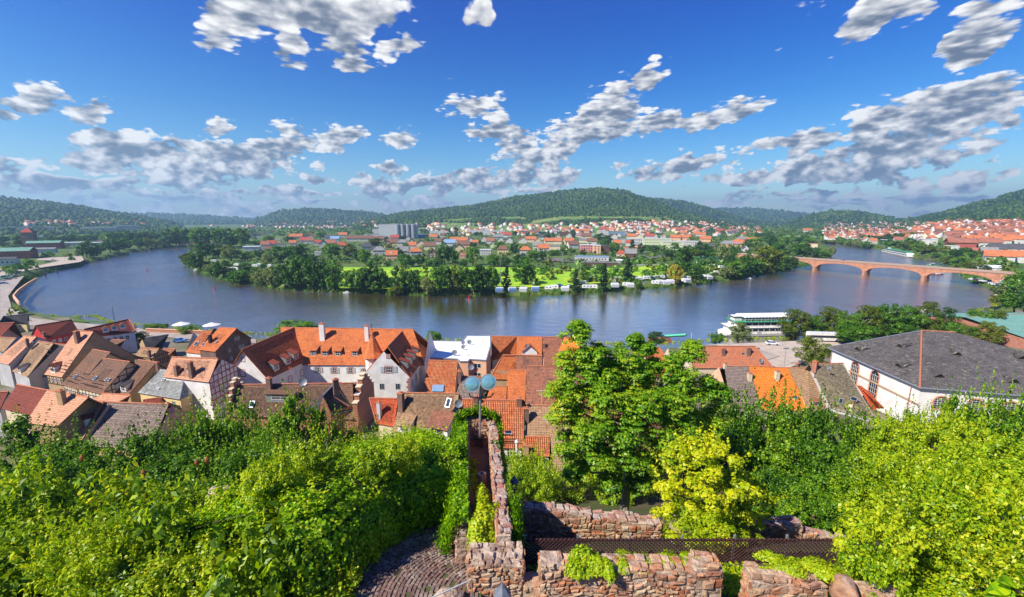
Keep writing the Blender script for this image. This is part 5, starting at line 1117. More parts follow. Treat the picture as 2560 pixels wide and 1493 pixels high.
# lattice fence
f0 = DY(1312, 1345, 14.0); f1 = DY(2190, 1352, 13.9); fe = empty('lattice_fence', (f0.x, 14.0, 37.0), 'dark brown diamond lattice fence along the terrace path', 'fence'); Lf = f1.x-f0.x; M_LAT = mat('brown_lattice_wood', (.085, .035, .035), .7, None, (.05, .022, .025), 3)
mb = MB(); Hh = 1.12; sp = .155; zb_ = .0; n = int(Lf/sp)
for dr in (1, -1):
    for i in range(-int(Hh/sp)-1, n+int(Hh/sp)+1):
        x0 = i*sp; x1 = x0+dr*Hh; za, zc_ = 0.0, Hh
        def clip(xa, xb):
            pa, pb = 0, 1
            for lim, sg in ((0, 1), (Lf, -1)):
                da, db = sg*(xa-lim), sg*(xb-lim)
                if da < 0 and db < 0: return None
                if da < 0: pa = max(pa, da/(da-db))
                if db < 0: pb = min(pb, da/(da-db))
            return (pa, pb) if pb-pa > .03 else None
        cl = clip(x0, x1)
        if not cl: continue
        a_ = Vector((x0+(x1-x0)*cl[0], -.012*dr-.01, Hh*cl[0])); b_ = Vector((x0+(x1-x0)*cl[1], -.012*dr-.01, Hh*cl[1])); d = (b_-a_).normalized(); sd = Vector((d.z, 0, -d.x)); mb.obox(a_-sd*.019, b_-a_, sd*.038, Vector((0, .012, 0)))
mb.obj('lattice', M_LAT, fe)
for z in (.03, Hh-.16): mb = MB(); mb.box((Lf/2, .055, z), (Lf, .045, .07)); mb.obj('rail', M_LAT, fe)
k = 0
while k*2.0 < Lf: mb = MB(); mb.box((k*2.0+.03, .11, -.5), (.07, .07, Hh+.55)); mb.obj('post', M_METAL, fe); k += 1
# low iron gate at the left end of the path
mb = MB(); g0 = DY(1288, 1345, 14.6); g1 = DY(1311, 1350, 14.1); ge = empty('iron_gate', (g0.x, g0.y, 37), 'small black iron gate between the rampart and the lattice fence', 'gate'); u = g1-g0; u.z = 0
for z in (.15, .95): mb.obox(Vector((0, 0, z)), u, Vector((.0, .03, 0)), Vector((0, 0, .04)))
for i in range(5): q = u*(i/4); mb.tube([q+Vector((0, 0, 0)), q+Vector((0, 0, 1.1))], .012, 5)
mb.obj('gate_frame', M_DMETAL, ge)
# wire along the path
wa_ = DY(1290, 1303, 16); wb_ = DY(1700, 1335, 15.5); o = empty('wire', wa_, 'thin black cable strung in front of the rear garden wall', 'cable'); mb = MB(); mb.tube([(0, 0, 0), (wb_-wa_)*.5-Vector((0, 0, .12)), wb_-wa_], .012, 5); mb.obj('cable_line', M_DMETAL, o)
# handrail bottom left of the block
ha, hb_ = DY(1082, 1493, 10.6), DY(1179, 1449, 10.9); o = empty('handrail', hb_, 'thin pale metal handrail cutting the lower edge by the wall block', 'handrail'); mb = MB(); mb.tube([ha-hb_+(ha-hb_)*.3, (0, 0, 0)], .022, 8); mb.obj('rail', M_METAL, o, True); mb = MB(); mb.tube([(0, 0, 0), (0, 0, -3)], .02, 8); mb.obj('post', M_METAL, o, True)
# lanterns
def lantern(px, py, Y, r, label, post):
    p = DY(px, py, Y); o = empty('street_lantern', p, label, 'lantern'); mb = MB(); mb.tube([(0, 0, 0), (0, 0, .04)], [r, r*.98], 6); mb.tube([(0, 0, .04), (0, 0, r*1.2), (0, 0, r*1.9)], [r*1.12, r*.35, .01], 6); mb.obj('lamp_roof', mat('lead_roof', (.16, .18, .22), .5), o)
    mb = MB()
    for k in range(6): a = k*math.pi/3; mb.tube([(r*math.cos(a)*.9, r*math.sin(a)*.9, 0), (r*.6*math.cos(a), r*.6*math.sin(a), -r*1.6)], .012, 4)
    for z, q in ((-r*1.6, .6), (-r*.9, .75)): mb.tube([(r*q*math.cos(a), r*q*math.sin(a), z) for a in [k*math.pi/6 for k in range(13)]], .012, 4)
    mb.obj('cage', M_DMETAL, o); mb = MB(); mb.tube([(0, 0, -r*1.6), (0, 0, -post)], .035, 8); mb.obj('post', M_DMETAL, o)
lantern(1286, 1206, 19.5, .22, 'black caged lantern in front of the bright bushes right of the rampart', 3.5)
lantern(1256, 1488, 10.4, .24, 'grey pointed lantern top at the bottom edge by the wall block', 2.5)
# cobbled path
cp = [(880,1530,37.6),(1190,1530,37.6),(1190,1310,35.9),(1120,1318,36.0),(1035,1345,36.4),(950,1410,37.1)]
C = [W(x, y, z+.06) for x, y, z in cp]; o = empty('cobbled_path', (-3, 14, 36), 'curved path of long brown cobbles at the bottom centre', 'path', None); o['kind'] = 'structure'; del o['category']; off = Vector(o.location)
def cob_z(x, y): return float(np.interp(y, [11, 12.5, 14, 15.5, 17.5, 19], [37.75, 37.62, 37.3, 36.7, 35.95, 35.4]))
mb = MB(); cc = MB(); rd = random.Random(5); P0 = Vector((-.4, 12.0, 0)); rad0 = 1.0
a_lo, a_hi = math.radians(92), math.radians(200)
for i in range(30):
    for j in range(14):
        def gp(i, j): r_ = .6+j*.5; a = a_lo+(a_hi-a_lo)*i/30; x = P0.x+math.cos(a)*r_*1.05; y = P0.y+math.sin(a)*r_; return Vector((x, y, cob_z(x, y)))-off
        mb.quad(gp(i, j), gp(i+1, j), gp(i+1, j+1), gp(i, j+1))
mb.f = [f[::-1] for f in mb.f]; mb.obj('path_bed', M_EARTH, o)
for ring in range(46):
    r_ = .7+ring*.145; a = a_lo+rd.random()*.05
    while a < a_hi:
        da = rd.uniform(.22, .42)/r_
        if rd.random() < .97:
            q = []
            for rr_, aa in ((r_, a+.02/r_), (r_+.125, a+.02/r_), (r_+.125, a+da-.02/r_), (r_, a+da-.02/r_)):
                x = P0.x+math.cos(aa)*rr_*1.05+rd.uniform(-.012, .012); y = P0.y+math.sin(aa)*rr_+rd.uniform(-.012, .012); q.append(Vector((x, y, cob_z(x, y)))-off)
            m0 = sum(q, Vector())/4; h = rd.uniform(.03, .065); b = len(cc.v); cc.v += [tuple(p) for p in q]+[tuple(m0+(p-m0)*.82+Vector((0, 0, h))) for p in q]
            for f in ((b+0, b+1, b+5, b+4), (b+1, b+2, b+6, b+5), (b+2, b+3, b+7, b+6), (b+3, b+0, b+4, b+7), (b+4, b+5, b+6, b+7)): cc.f.append(f[::-1]); cc.uv.append([(0, 0)]*4); cc.mi.append(0)
        a += da
cc.obj('cobbles', M_COB, o)
# ---------------------------------------------------------------- ivy and ground cover
def scatter(name, grid, n, size, mat_, seed, lump=.25, foot=False, label='', hang=0.0, spread=.12, aspect=.85, ls=1.3, keep=None, cat='ivy', tilt=.45, up=.3):
    """leaves over a surface given as a grid of points (m, k, 3)"""
    rs = np.random.RandomState(seed); G = np.asarray(grid, float); m_, k_ = G.shape[:2]
    a, b, c, d = G[:-1, :-1], G[1:, :-1], G[1:, 1:], G[:-1, 1:]; nn = np.cross(b-a, d-a); ar = np.linalg.norm(nn, axis=2).ravel(); idx = rs.choice(len(ar), n, p=ar/ar.sum()); nn = (nn.reshape(-1, 3)/np.maximum(ar, 1e-9)[:, None])[idx]
    u, v = rs.rand(n, 1), rs.rand(n, 1); a, b, c, d = (q.reshape(-1, 3)[idx] for q in (a, b, c, d)); P = (a*(1-u)+b*u)*(1-v)+(d*(1-u)+c*u)*v
    s = P[:, 0]+P[:, 2]*.7; t = P[:, 1]+P[:, 2]*.3; lm = hsh(s+40, t+40, ls, seed)*1.2+hsh(s+80, t+80, ls*.35, seed+1)*.7
    P = P+nn*((lm*lump+rs.normal(size=n)*spread)[:, None]); N_ = nn+rs.normal(size=P.shape)*tilt+np.array([0, 0, up])
    if foot: pass
    if keep is not None: kk = keep(P); P, N_ = P[kk], N_[kk]
    V, F = leaves(P, N_, size, rs, aspect, down=hang); return V, F
def ivy_obj(name, V, F, mat_, label, kind='stuff', cat='ivy'):
    o = link(bpy.data.objects.new(name, np_mesh(name, V, F, [mat_]))); tag(o, label, cat, kind=kind); return o
def join(*vf):
    Vs, Fs, k = [], [], 0
    for V, F in vf: Vs.append(V); Fs.append(F+k); k += len(V)
    return np.concatenate(Vs), np.concatenate(Fs)
# the ivy covered bank left of the path: profile swept along its foot
foot = [np.array(W(x, y, z)) for x, y, z in ((740,1530,37.7), (845,1490,37.5), (915,1405,37.2), (1010,1338,36.5), (1090,1308,36.1), (1168,1290,35.9))]
fp_ = np.array(foot); tt_ = np.linspace(0, 1, 26); fx = np.array([np.interp(tt_, np.linspace(0, 1, len(fp_)), fp_[:, i]) for i in range(3)]).T
dirv = np.gradient(fx, axis=0); dirv[:, 2] = 0; dirv /= np.linalg.norm(dirv, axis=1, keepdims=True); outn = np.stack([-dirv[:, 1], dirv[:, 0], 0*dirv[:, 0]], 1)
prof = [(0, -.2), (-.05, .7), (.1, 1.5), (.35, 2.1), (.8, 2.5), (1.6, 2.65), (3.0, 2.5), (5.0, 1.8), (7.5, .6)]
Gb = np.stack([fx+outn*a+np.array([0, 0, b]) for a, b in prof], 1)
bk = Gb.copy(); mb = MB()
for i in range(25):
    for j in range(8): mb.face([bk[i, j]-outn[i]*-.15, bk[i+1, j]-outn[i]*-.15, bk[i+1, j+1]-outn[i]*-.15, bk[i, j+1]-outn[i]*-.15])
o = mb.obj('bank', M_EARTH); tag(o, 'earth bank beneath the ivy left of the cobbled path', kind='structure')
Gn = Gb[::-1] if np.cross(Gb[1, 5]-Gb[0, 5], Gb[0, 6]-Gb[0, 5])[2] < 0 else Gb
ivy_obj('ivy_bank', *join(scatter('', Gn, 52000, .11, None, 5, .5, hang=.35, spread=.12), scatter('', Gn, 12000, .15, None, 6, .6, hang=.2, spread=.2)), L_IVY, 'dense bright ivy hanging over the bank beside the cobbled path')
V, F = scatter('', Gn[:, 3:] if Gn is Gb else Gn[:, 3:], 17000, .12, None, 25, .9, spread=.28); ivy_obj('ivy_top', V, F, L_LIME, 'yellow-green weeds growing over the top of the ivy bank')
rd = random.Random(66)
for i in range(6):
    a_, j_ = rd.randrange(3, 23), rd.randrange(4, 8); q = Gb[a_, j_]; s_ = rd.uniform(.35, .7); plant(rd.choice(['bush0', 'lime0']), (q[0], q[1], q[2]-.2), (s_, s_, s_*1.2), rd.random()*6, 'little shrub rooted in the ivy on top of the bank', 'shrub', 'little shrubs on the ivy bank', 'shrub', 'foliage', 'stem')
# the slope's ground cover, left and right
def slope_grid(x0, x1, y0, y1, m_=60, k_=40, dz=.35):
    X, Y = np.meshgrid(np.linspace(x0, x1, m_), np.linspace(y0, y1, k_), indexing='ij'); sp_ = 1+np.maximum(0, (Y-10)/14); Xs = X*sp_ if x0 < -30 or x1 > 30 else X
    Z = ground_h(Xs, Y)[0]+dz; return np.stack([Xs, Y, Z], -1)
g1_ = slope_grid(-17, -2.6, 11, 34); g1_[:, :, 0] = (g1_[:, :, 0]+2.6)*(1+(g1_[:, :, 1]-11)/12)-2.6-(g1_[:, :, 1]-11)*.1
g1_[:, :, 2] = ground_h(g1_[:, :, 0], g1_[:, :, 1])[0]+.4
def in_path(P):
    r_ = np.hypot((P[:, 0]-P0.x)/1.05, P[:, 1]-P0.y); return ~((r_ < 5.6) & (P[:, 0] > -5.2+0*r_) & (P[:, 1] < 17))
ivy_obj('undergrowth', *join(scatter('', g1_, 70000, .17, None, 7, .8, spread=.25, aspect=.6, ls=2.2, keep=in_path), scatter('', g1_, 9000, .30, None, 8, 1.2, spread=.4, aspect=.45, ls=2.2, keep=in_path)), L_BUSH, 'tangled green undergrowth covering the slope on the left', cat='undergrowth')
ivy_obj('lime_undergrowth', *scatter('', g1_, 26000, .16, None, 17, 1.0, spread=.3, aspect=.5, ls=3.1, keep=lambda P: in_path(P) & (hsh(P[:, 0]+50, P[:, 1]+50, 3.5, 3) > .02)), L_LIME, 'yellow-green patches of weeds among the undergrowth on the left', cat='undergrowth')
g2_ = slope_grid(-.5, 13.5, 18.9, 34); g2_[:, :, 0] = (g2_[:, :, 0]+.5)*(1+(g2_[:, :, 1]-18)/20)-.5; g2_[:, :, 2] = ground_h(g2_[:, :, 0], g2_[:, :, 1])[0]+.5
ivy_obj('undergrowth', *scatter('', g2_, 42000, .17, None, 9, .7, spread=.3, aspect=.6), L_LIME, 'lime green ground cover behind the rear garden wall', cat='undergrowth')
g3_ = slope_grid(7.4, 15.5, 10.2, 13.7, dz=.15); g3_[:, :, 2] = ground_h(g3_[:, :, 0], g3_[:, :, 1])[0]+.25
g4_ = slope_grid(.6, 8.2, 12.3, 13.8, dz=.1)
ivy_obj('weeds', *join(scatter('', g3_, 12000, .12, None, 10, .3, spread=.12), scatter('', g4_, 2600, .10, None, 11, .15, spread=.06)), L_LIME, 'low weeds along the foot of the lattice fence', cat='weeds')
g5_ = slope_grid(15, 30, 10, 34); g5_[:, :, 0] = g5_[:, :, 0]*(1+(g5_[:, :, 1]-10)/22); g5_[:, :, 2] = ground_h(g5_[:, :, 0], g5_[:, :, 1])[0]+.5
ivy_obj('undergrowth', *scatter('', g5_, 40000, .2, None, 12, 1.0, spread=.4), L_LIME, 'green undergrowth below the bushes on the right', cat='undergrowth')
# ivy on the walls
def vgrid(f, m_, k_): return np.array([[f(i/(m_-1), j/(k_-1)) for j in range(k_)] for i in range(m_)])
def left_face(u, v): Y = 13.9+12.3*u; return (xl(Y)-.42-.30*math.sin(u*9)*.4-v*.9, Y, zt_(Y)+.2-v*5.5)
ga = vgrid(lambda u, v: left_face(1-u, v), 26, 10); cap = vgrid(lambda u, v: (xl(13.9+12.3*u)-.5+.62*v, 13.9+12.3*u, zt_(13.9+12.3*u)+.12), 26, 3)
gb_ = vgrid(lambda u, v: (xl(25.9)-.6+(xr(25.9)-xl(25.9)+1.1)*u, 25.4+v*1.6, 37.2+.55*math.sin(math.pi*u)+.1-v*v*2.0), 14, 8)
gc_ = vgrid(lambda u, v: (xr(25.9)+.45+.25*v, 26.2-5.2*u, zt_(26-5*u)+.1-v*3.6), 14, 8)
gd_ = vgrid(lambda u, v: (.12+.2*v, 15.6-2.1*u, 38.9-v*2.3), 8, 8)
ivy_obj('rampart_ivy', *join(scatter('', ga, 24000, .13, None, 13, .35, hang=.5), scatter('', cap, 8000, .13, None, 14, .3), scatter('', gb_, 6500, .14, None, 15, .3, hang=.3), scatter('', gc_, 6000, .13, None, 16, .25, hang=.5), scatter('', gd_, 4500, .10, None, 18, .15, hang=.5)), L_IVY, 'ivy draped over the sides and the far end of the rampart')
def mound(cx, cy, cz, rx, ry, rz, n, size, seed):
    rs = np.random.RandomState(seed); v = rs.normal(size=(n, 3)); v /= np.linalg.norm(v, axis=1, keepdims=True); v[:, 2] = np.abs(v[:, 2]); P = np.array([cx, cy, cz])+v*np.array([rx, ry, rz])*(.6+.5*rs.rand(n, 1))*(1+.5*hsh(v[:, 0]*3+9, v[:, 1]*3+9, 1, seed))[:, None]
    return leaves(P, v+rs.normal(size=v.shape)*.4+np.array([0, 0, .4]), size, rs, .8)
V, F = join(mound(-1.05, 14.4, 38.1, .62, 1.3, .9, 4200, .13, 1), mound(-1.35, 16.6, 37.5, .35, .8, .8, 1200, .12, 2), mound(-2.2, 19.2, 36.8, .45, .9, .6, 1500, .12, 3), mound(-2.4, 21.5, 36.2, .5, .8, .5, 1200, .12, 4))
ivy_obj('creeper', V, F, L_LIME, 'lime creeper growing out of the rampart walk', kind=None, cat='creeper')
rs9 = np.random.RandomState(4); ms_ = []
for k in range(26):
    px = rs9.choice([rs9.uniform(1430, 1540), rs9.uniform(1430, 1760), rs9.uniform(1890, 2070)]); hh_ = rs9.uniform(.06, .2)+(.28 if px < 1530 and rs9.rand() < .6 else 0); ms_.append(mound(DY(px, 1395, 11.8).x, 11.85+rs9.uniform(-.35, .45), 39.05-rs9.uniform(0, .15), rs9.uniform(.15, .5), rs9.uniform(.15, .4), hh_, int(380+hh_*1500), rs9.uniform(.07, .10), 40+k))
V, F = join(*ms_)
ivy_obj('wall_ivy', V, F, L_LIME, 'lime green ivy cushions on top of the near rubble walls', kind=None)
# big soft leaf at the lower right corner
lc = DY(2520, 1475, 5.2); o = empty('leafy_twig', lc, 'large bright green leaves reaching in at the lower right corner', 'twig'); mb = MB(); mb.tube([(1.2, -.3, -.9), (.3, 0, -.1), (.1, 0, 0)], .012, 5); mb.obj('stem', M_BARK, o)
for k, (dx, dz_, L, ang) in enumerate(((0, .05, .42, 2.9), (0, 0, .4, 3.35), (.05, .12, .35, 2.3), (.08, -.05, .32, 3.9), (.15, .1, .3, 1.7))):
    mb = MB(); n = 8; a = Vector((math.cos(ang), -.25, math.sin(ang)*.5)).normalized(); s_ = a.cross(Vector((0, -.45, .9))).normalized(); up = s_.cross(a)
    rows_ = []
    for i in range(n+1):
        t = i/n; w2 = .085*math.sin(math.pi*t**.8)+.002; c = Vector((dx, 0, dz_))+a*L*t-up*.10*t*t; rows_.append((c-s_*w2+up*.02, c, c+s_*w2+up*.02))
    for i in range(n):
        p, q = rows_[i], rows_[i+1]; mb.face([p[0], p[1], q[1], q[0]]); mb.face([p[1], p[2], q[2], q[1]])
    mb.obj('leaf', L_IVY, o, True)
# ---------------------------------------------------------------- far bank: trees
def far_crown(nm, seed, rx, rz, zc, puffs, per, leaf, m_, **k): return crown(nm, seed, rx, rz, zc, puffs, per, leaf, m_, **k)
for i in range(3):
    deco('fd%d' % i, (far_crown('dark_crown', 50+i, 5.2, 5.0, 6.2, 42, 46, .95, L_DARK, pr=(.22, .36), flat=.85), trunk_mesh('trunk', 9, .35, i, 5, 3)))
    deco('fm%d' % i, (far_crown('green_crown', 60+i, 5.2, 5.0, 6.2, 42, 46, .95, L_MID, pr=(.22, .36), flat=.85), trunk_mesh('trunk', 9, .35, i, 5, 3)))
deco('fp', (far_crown('pale_crown', 70, 5.2, 5.0, 6.0, 46, 46, .9, L_PALE, pr=(.2, .34), flat=.9, down=.3), trunk_mesh('trunk', 9, .35, 7, 5, 3)))
deco('fg', (far_crown('golden_crown', 71, 5.0, 5.6, 6.0, 46, 50, .9, L_GOLD, pr=(.2, .3), flat=1.2, down=.5), trunk_mesh('trunk', 9, .35, 8, 5, 3)))
deco('fy', (far_crown('olive_crown', 72, 5.2, 5.0, 6.2, 42, 46, .9, leaf_mat('olive_leaves', [(.04, .07, .005), (.09, .14, .008), (.17, .22, .015), (.26, .26, .03)], trans=.3), pr=(.22, .36)), trunk_mesh('trunk', 9, .35, 9, 5, 3)))
deco('fc', (far_crown('conifer_crown', 73, 3.2, 6.4, 7.0, 60, 34, .8, L_CONIF, pr=(.2, .34), shape=lambda t: max(.05, 1-t), flat=.5, down=.3), trunk_mesh('trunk', 12, .3, 10, 0, 1)))
for i, (k_, m_) in enumerate((('nd', L_DARK), ('nm', L_MID), ('ny', MATS['olive_leaves']), ('np', L_PALE))): deco(k_, (far_crown('fine_crown', 80+i, 5.2, 5.0, 6.2, 80, 110, .42, m_, pr=(.14, .30), flat=.85, down=.3 if k_ == 'np' else None), trunk_mesh('trunk', 9, .35, i, 6, 3)))
NEARK = {'fd0': 'nd', 'fd1': 'nd', 'fd2': 'nd', 'fm0': 'nm', 'fm1': 'nm', 'fm2': 'nm', 'fy': 'ny', 'fp': 'np'}
DIM = {'fc': (13.2, 3.1)}
TREES = []
def ftree(px, yb, yt, wpx, kind, label, group, z=None):
    p = land(px, yb) if z is None else W(px, yb, z); p.z = max(p.z, .3)
    top = None; d = p.y*CP+(CH-p.z)*SP; h = (yb-yt)*d*d/(FPX*math.hypot(p.x*0, p.y)); h *= 1.0; w_ = wpx*d/FPX
    h = max(3, min(h, 32)); h0, r0 = DIM.get(kind, (10.9, 5.2)); s = w_/2/r0
    if math.hypot(p.x, p.y) < 270: kind = NEARK.get(kind, kind)
    return plant(kind, (p.x, p.y, p.z-.2), (s, s, h/h0), SHR.random()*6.28, label, 'tree', group)
def q2(x, y): return 440+x/5.04, 540+y/5.04
def q3(x, y): return 900+x/5.04, 540+y/5.04
def q4(x, y): return 1380+x/5.04, 540+y/5.04
def q5(x, y): return 1820+x/3.405, 540+y/3.405
def q1(x, y): return x/4.594, 480+y/4.594
def trees(q, lst, label, group, sc):
    for (cx, b, t, w_, k) in lst:
        px, yb = q(cx, b); _, yt = q(cx, t); ftree(px, yb, yt, w_/sc, k, label, group)
G1 = 'trees along the peninsula shore'
trees(q2, [(150,622,460,170,'fy'),(240,660,480,150,'fd0'),(310,690,470,230,'fd1'),(420,720,610,140,'fp'),(500,770,630,170,'fd2'),(600,782,570,240,'fd0'),(720,852,700,150,'fm0'),(850,855,690,230,'fm1'),(1020,882,720,140,'fp'),(1100,890,670,170,'fp'),(1220,900,640,200,'fp'),(1380,925,590,240,'fd0'),(1520,930,600,260,'fd2'),(1600,900,540,260,'fm2'),(1730,945,600,240,'fd1'),(1840,950,570,200,'fd2'),(1990,947,590,220,'fm0'),(2160,965,700,200,'fm1'),(2300,970,690,260,'fm2'),(2480,965,610,220,'fd0')], 'round green tree with its foot in the river on the left part of the peninsula', G1, 5.04)
trees(q3, [(60,975,670,170,'fd1'),(260,972,690,230,'fm0'),(180,960,660,150,'fd2'),(450,1000,880,190,'fy'),(490,985,660,220,'fd0'),(620,985,670,190,'fd2'),(700,985,690,170,'fd1'),(860,1005,790,190,'fp'),(960,990,680,200,'fm1'),(1060,990,640,200,'fm2'),(1170,985,640,200,'fy'),(1290,980,660,180,'fm0'),(1420,992,640,240,'fd2'),(1560,985,630,230,'fd0'),(1660,970,650,180,'fm1'),(2060,868,580,290,'fm0'),(1790,1000,950,110,'fy')], 'round green tree on the bank between the meadow and the river', G1, 5.04)
ftree(*q3(1850, 925), q3(0, 645)[1], 150/5.04, 'fc', 'dark pointed conifer left of the first caravans', None)
trees(q4, [(430,840,690,110,'fd0'),(430,845,745,95,'fm1'),(570,760,670,90,'fm2'),(1070,925,795,110,'fm1'),(2010,800,730,90,'fd1'),(2190,790,640,170,'fp'),(2350,780,640,150,'fm0'),(2490,725,600,110,'fd2'),(2300,800,690,110,'fy')], 'small round tree on the camping ground by the river', 'trees on the camping ground', 5.04)
for (cx, b, t, w_, lab) in ((300,955,680,125,'dark spruce at the water on the left of the camping ground'),(285,900,685,70,'slim conifer behind the left spruce of the camping ground'),(650,955,615,155,'tall dark spruce in the middle of the camping ground'),(950,820,555,185,'broad dark spruce beside the goal of the sports field')):
    px, yb = q4(cx, b); ftree(px, yb, q4(0, t)[1], w_/5.04, 'fc', lab, None)
for (cx, b, t, w_, k, lab) in ((1545,860,630,200,'fg','golden yellow weeping willow at the camping shore'),(1660,760,395,240,'fd1','tall dark poplar behind the golden willow'),(1810,885,620,215,'fd2','dark round oak right of the golden willow at the water')):
    px, yb = q4(cx, b); ftree(px, yb, q4(0, t)[1], w_/5.04, k, lab, None)
G2 = 'trees between the gardens and the far houses'
trees(q2, [(380,540,330,190,'fd0'),(540,530,350,180,'fd1'),(700,570,370,210,'fp'),(650,390,290,230,'fd2'),(900,560,450,170,'fm0'),(1060,530,430,130,'fd0'),(1160,600,470,130,'fp'),(1320,585,385,270,'fm1'),(1560,600,370,260,'fd1'),(1730,600,490,190,'fd0'),(1960,560,360,210,'fm2'),(2180,515,340,190,'fy'),(2340,575,430,210,'fd2'),(760,345,280,240,'fm0'),(1000,375,310,200,'fm1'),(870,700,600,170,'fd1'),(1000,710,650,110,'fm0'),(280,470,370,180,'fm2'),(1180,380,250,150,'fm0'),(1440,330,260,140,'fd0'),(1820,300,215,110,'fm2'),(2480,400,280,110,'fy'),(1620,450,400,130,'fm2'),(1110,670,600,100,'fd2'),(1900,440,380,120,'fm1')], 'leafy tree behind the shoreline trees, near the first village roofs', G2, 5.04)
trees(q3, [(60,600,430,150,'fm0'),(215,600,520,100,'fd2'),(570,655,480,180,'fm1'),(750,630,490,150,'fd0'),(980,655,540,150,'fd1'),(870,640,560,110,'fm2'),(1070,610,360,200,'fd2'),(1190,590,430,120,'fm0'),(1420,620,390,160,'fm1'),(1690,640,500,180,'fm0'),(1830,640,520,150,'fd1'),(2000,650,500,190,'fd0'),(2160,570,450,170,'fm2'),(1950,500,340,120,'fd0'),(1740,450,330,150,'fm1'),(490,530,390,120,'fy'),(210,395,270,150,'fy'),(1420,400,330,140,'fd1'),(2430,500,430,130,'fm0'),(130,270,240,90,'fm1'),(320,320,260,100,'fd0'),(540,300,250,120,'fd1'),(760,200,160,70,'fm2'),(810,200,160,60,'fm0'),(1130,250,180,70,'fd0'),(1210,250,140,60,'fd1'),(1470,250,200,80,'fm1'),(1520,260,200,60,'fd2'),(1940,240,190,90,'fm0'),(2070,250,200,70,'fd0'),(2370,330,230,110,'fd1'),(2300,560,430,130,'fd2'),(1300,640,560,120,'fd0'),(660,640,540,110,'fd2'),(590,420,350,70,'fm0'),(360,420,350,80,'fd0'),(1600,380,350,60,'fy')], 'tree in the gardens in front of the village', G2, 5.04)
trees(q4, [(760,470,340,130,'fm0'),(810,450,330,100,'fy'),(1130,480,350,120,'fd0'),(1290,480,370,120,'fd1'),(1400,470,370,90,'fm1'),(1480,520,420,150,'fd2'),(1780,560,410,160,'fy'),(1880,540,330,190,'fd0'),(1540,450,340,110,'fm2'),(2040,550,460,120,'fm2'),(2150,620,370,180,'fp'),(590,330,220,150,'fd0'),(700,400,250,110,'fd1'),(640,380,290,90,'fm1'),(70,500,430,90,'fm0'),(160,490,430,90,'fd1'),(270,300,170,60,'fd0'),(250,480,420,100,'fm2'),(390,500,420,90,'fd0'),(2270,600,440,120,'fd1'),(2300,650,520,110,'fm0'),(2370,660,560,90,'fy'),(1700,470,370,120,'fd0'),(1980,500,380,110,'fm1'),(2440,430,330,120,'fd2'),(2280,500,420,100,'fd0'),(1220,460,370,90,'fm2')], 'tree between the road and the schools of the village', G2, 5.04)
px, yb = q4(1005, 480); ftree(px, yb, q4(0, 305)[1], 135/5.04, 'fc', 'dark fir left of the long pale school building', None)
G3 = 'trees near the bridge on the peninsula'
trees(q5, [(50,545,390,130,'fm1'),(130,520,325,140,'fd0'),(230,510,385,150,'fm0'),(330,500,245,210,'fy'),(400,480,305,150,'fm1'),(480,455,345,110,'fd1'),(540,445,340,90,'fd2'),(870,345,262,80,'fp'),(800,365,290,110,'fm0'),(730,355,270,100,'fd0'),(640,350,240,130,'fd1'),(560,350,240,120,'fm1'),(500,330,280,90,'fd2'),(430,330,230,110,'fm0'),(300,320,250,140,'fp'),(230,290,190,110,'fm2'),(380,270,180,90,'fd0'),(160,260,200,90,'fd1'),(480,250,180,100,'fm1'),(600,240,180,130,'fm2'),(690,250,190,110,'fm0'),(100,360,300,90,'fd2'),(640,240,170,90,'fd0'),(40,330,260,90,'fm0'),(350,200,140,80,'fd1'),(260,190,140,90,'fd2'),(450,190,150,80,'fm0'),(20,450,340,80,'fd1')], 'leafy tree near the left end of the bridge', G3, 3.405)
G4 = 'bushes and trees on the bank beyond the bridge'
trees(q5, [(830,235,205,80,'fm0'),(900,240,205,80,'fp'),(970,250,205,90,'fm1'),(1040,260,210,90,'fp'),(1110,270,215,90,'fp'),(1180,275,220,90,'fm0'),(1090,205,170,80,'fd0'),(1160,215,165,90,'fm2'),(1250,215,170,90,'fd1'),(1330,220,165,90,'fd2'),(1400,215,150,120,'fd0'),(1480,215,150,110,'fd1'),(1560,200,140,100,'fm0'),(1430,290,210,130,'fm1'),(1530,300,210,130,'fy'),(1610,310,240,90,'fm2'),(1700,320,255,110,'fy'),(1380,270,210,90,'fd0'),(1880,420,340,130,'fy'),(1960,440,350,120,'fm1'),(2060,460,390,130,'fy'),(2150,470,400,120,'fy'),(2010,330,270,90,'fd0'),(2140,360,300,110,'fd2'),(1930,350,290,90,'fd1'),(1850,300,270,80,'fm1'),(2490,310,250,70,'fd0'),(2390,240,200,60,'fd1'),(1620,170,130,60,'fd0'),(1870,170,130,60,'fm0'),(1760,350,300,60,'fm2')], 'tree on the right bank beyond the arches of the bridge', G4, 3.405)
G5 = 'trees at the right edge beside the river'
trees(q5, [(2420,650,500,170,'fm0'),(2350,700,560,170,'fp'),(2480,750,480,190,'fm1'),(2340,770,670,180,'fy'),(2430,830,660,190,'fm2'),(2520,860,600,150,'fd0')], 'broad leafy tree at the right edge above the quay', G5, 3.405)
G6 = 'plane trees along the near quay'
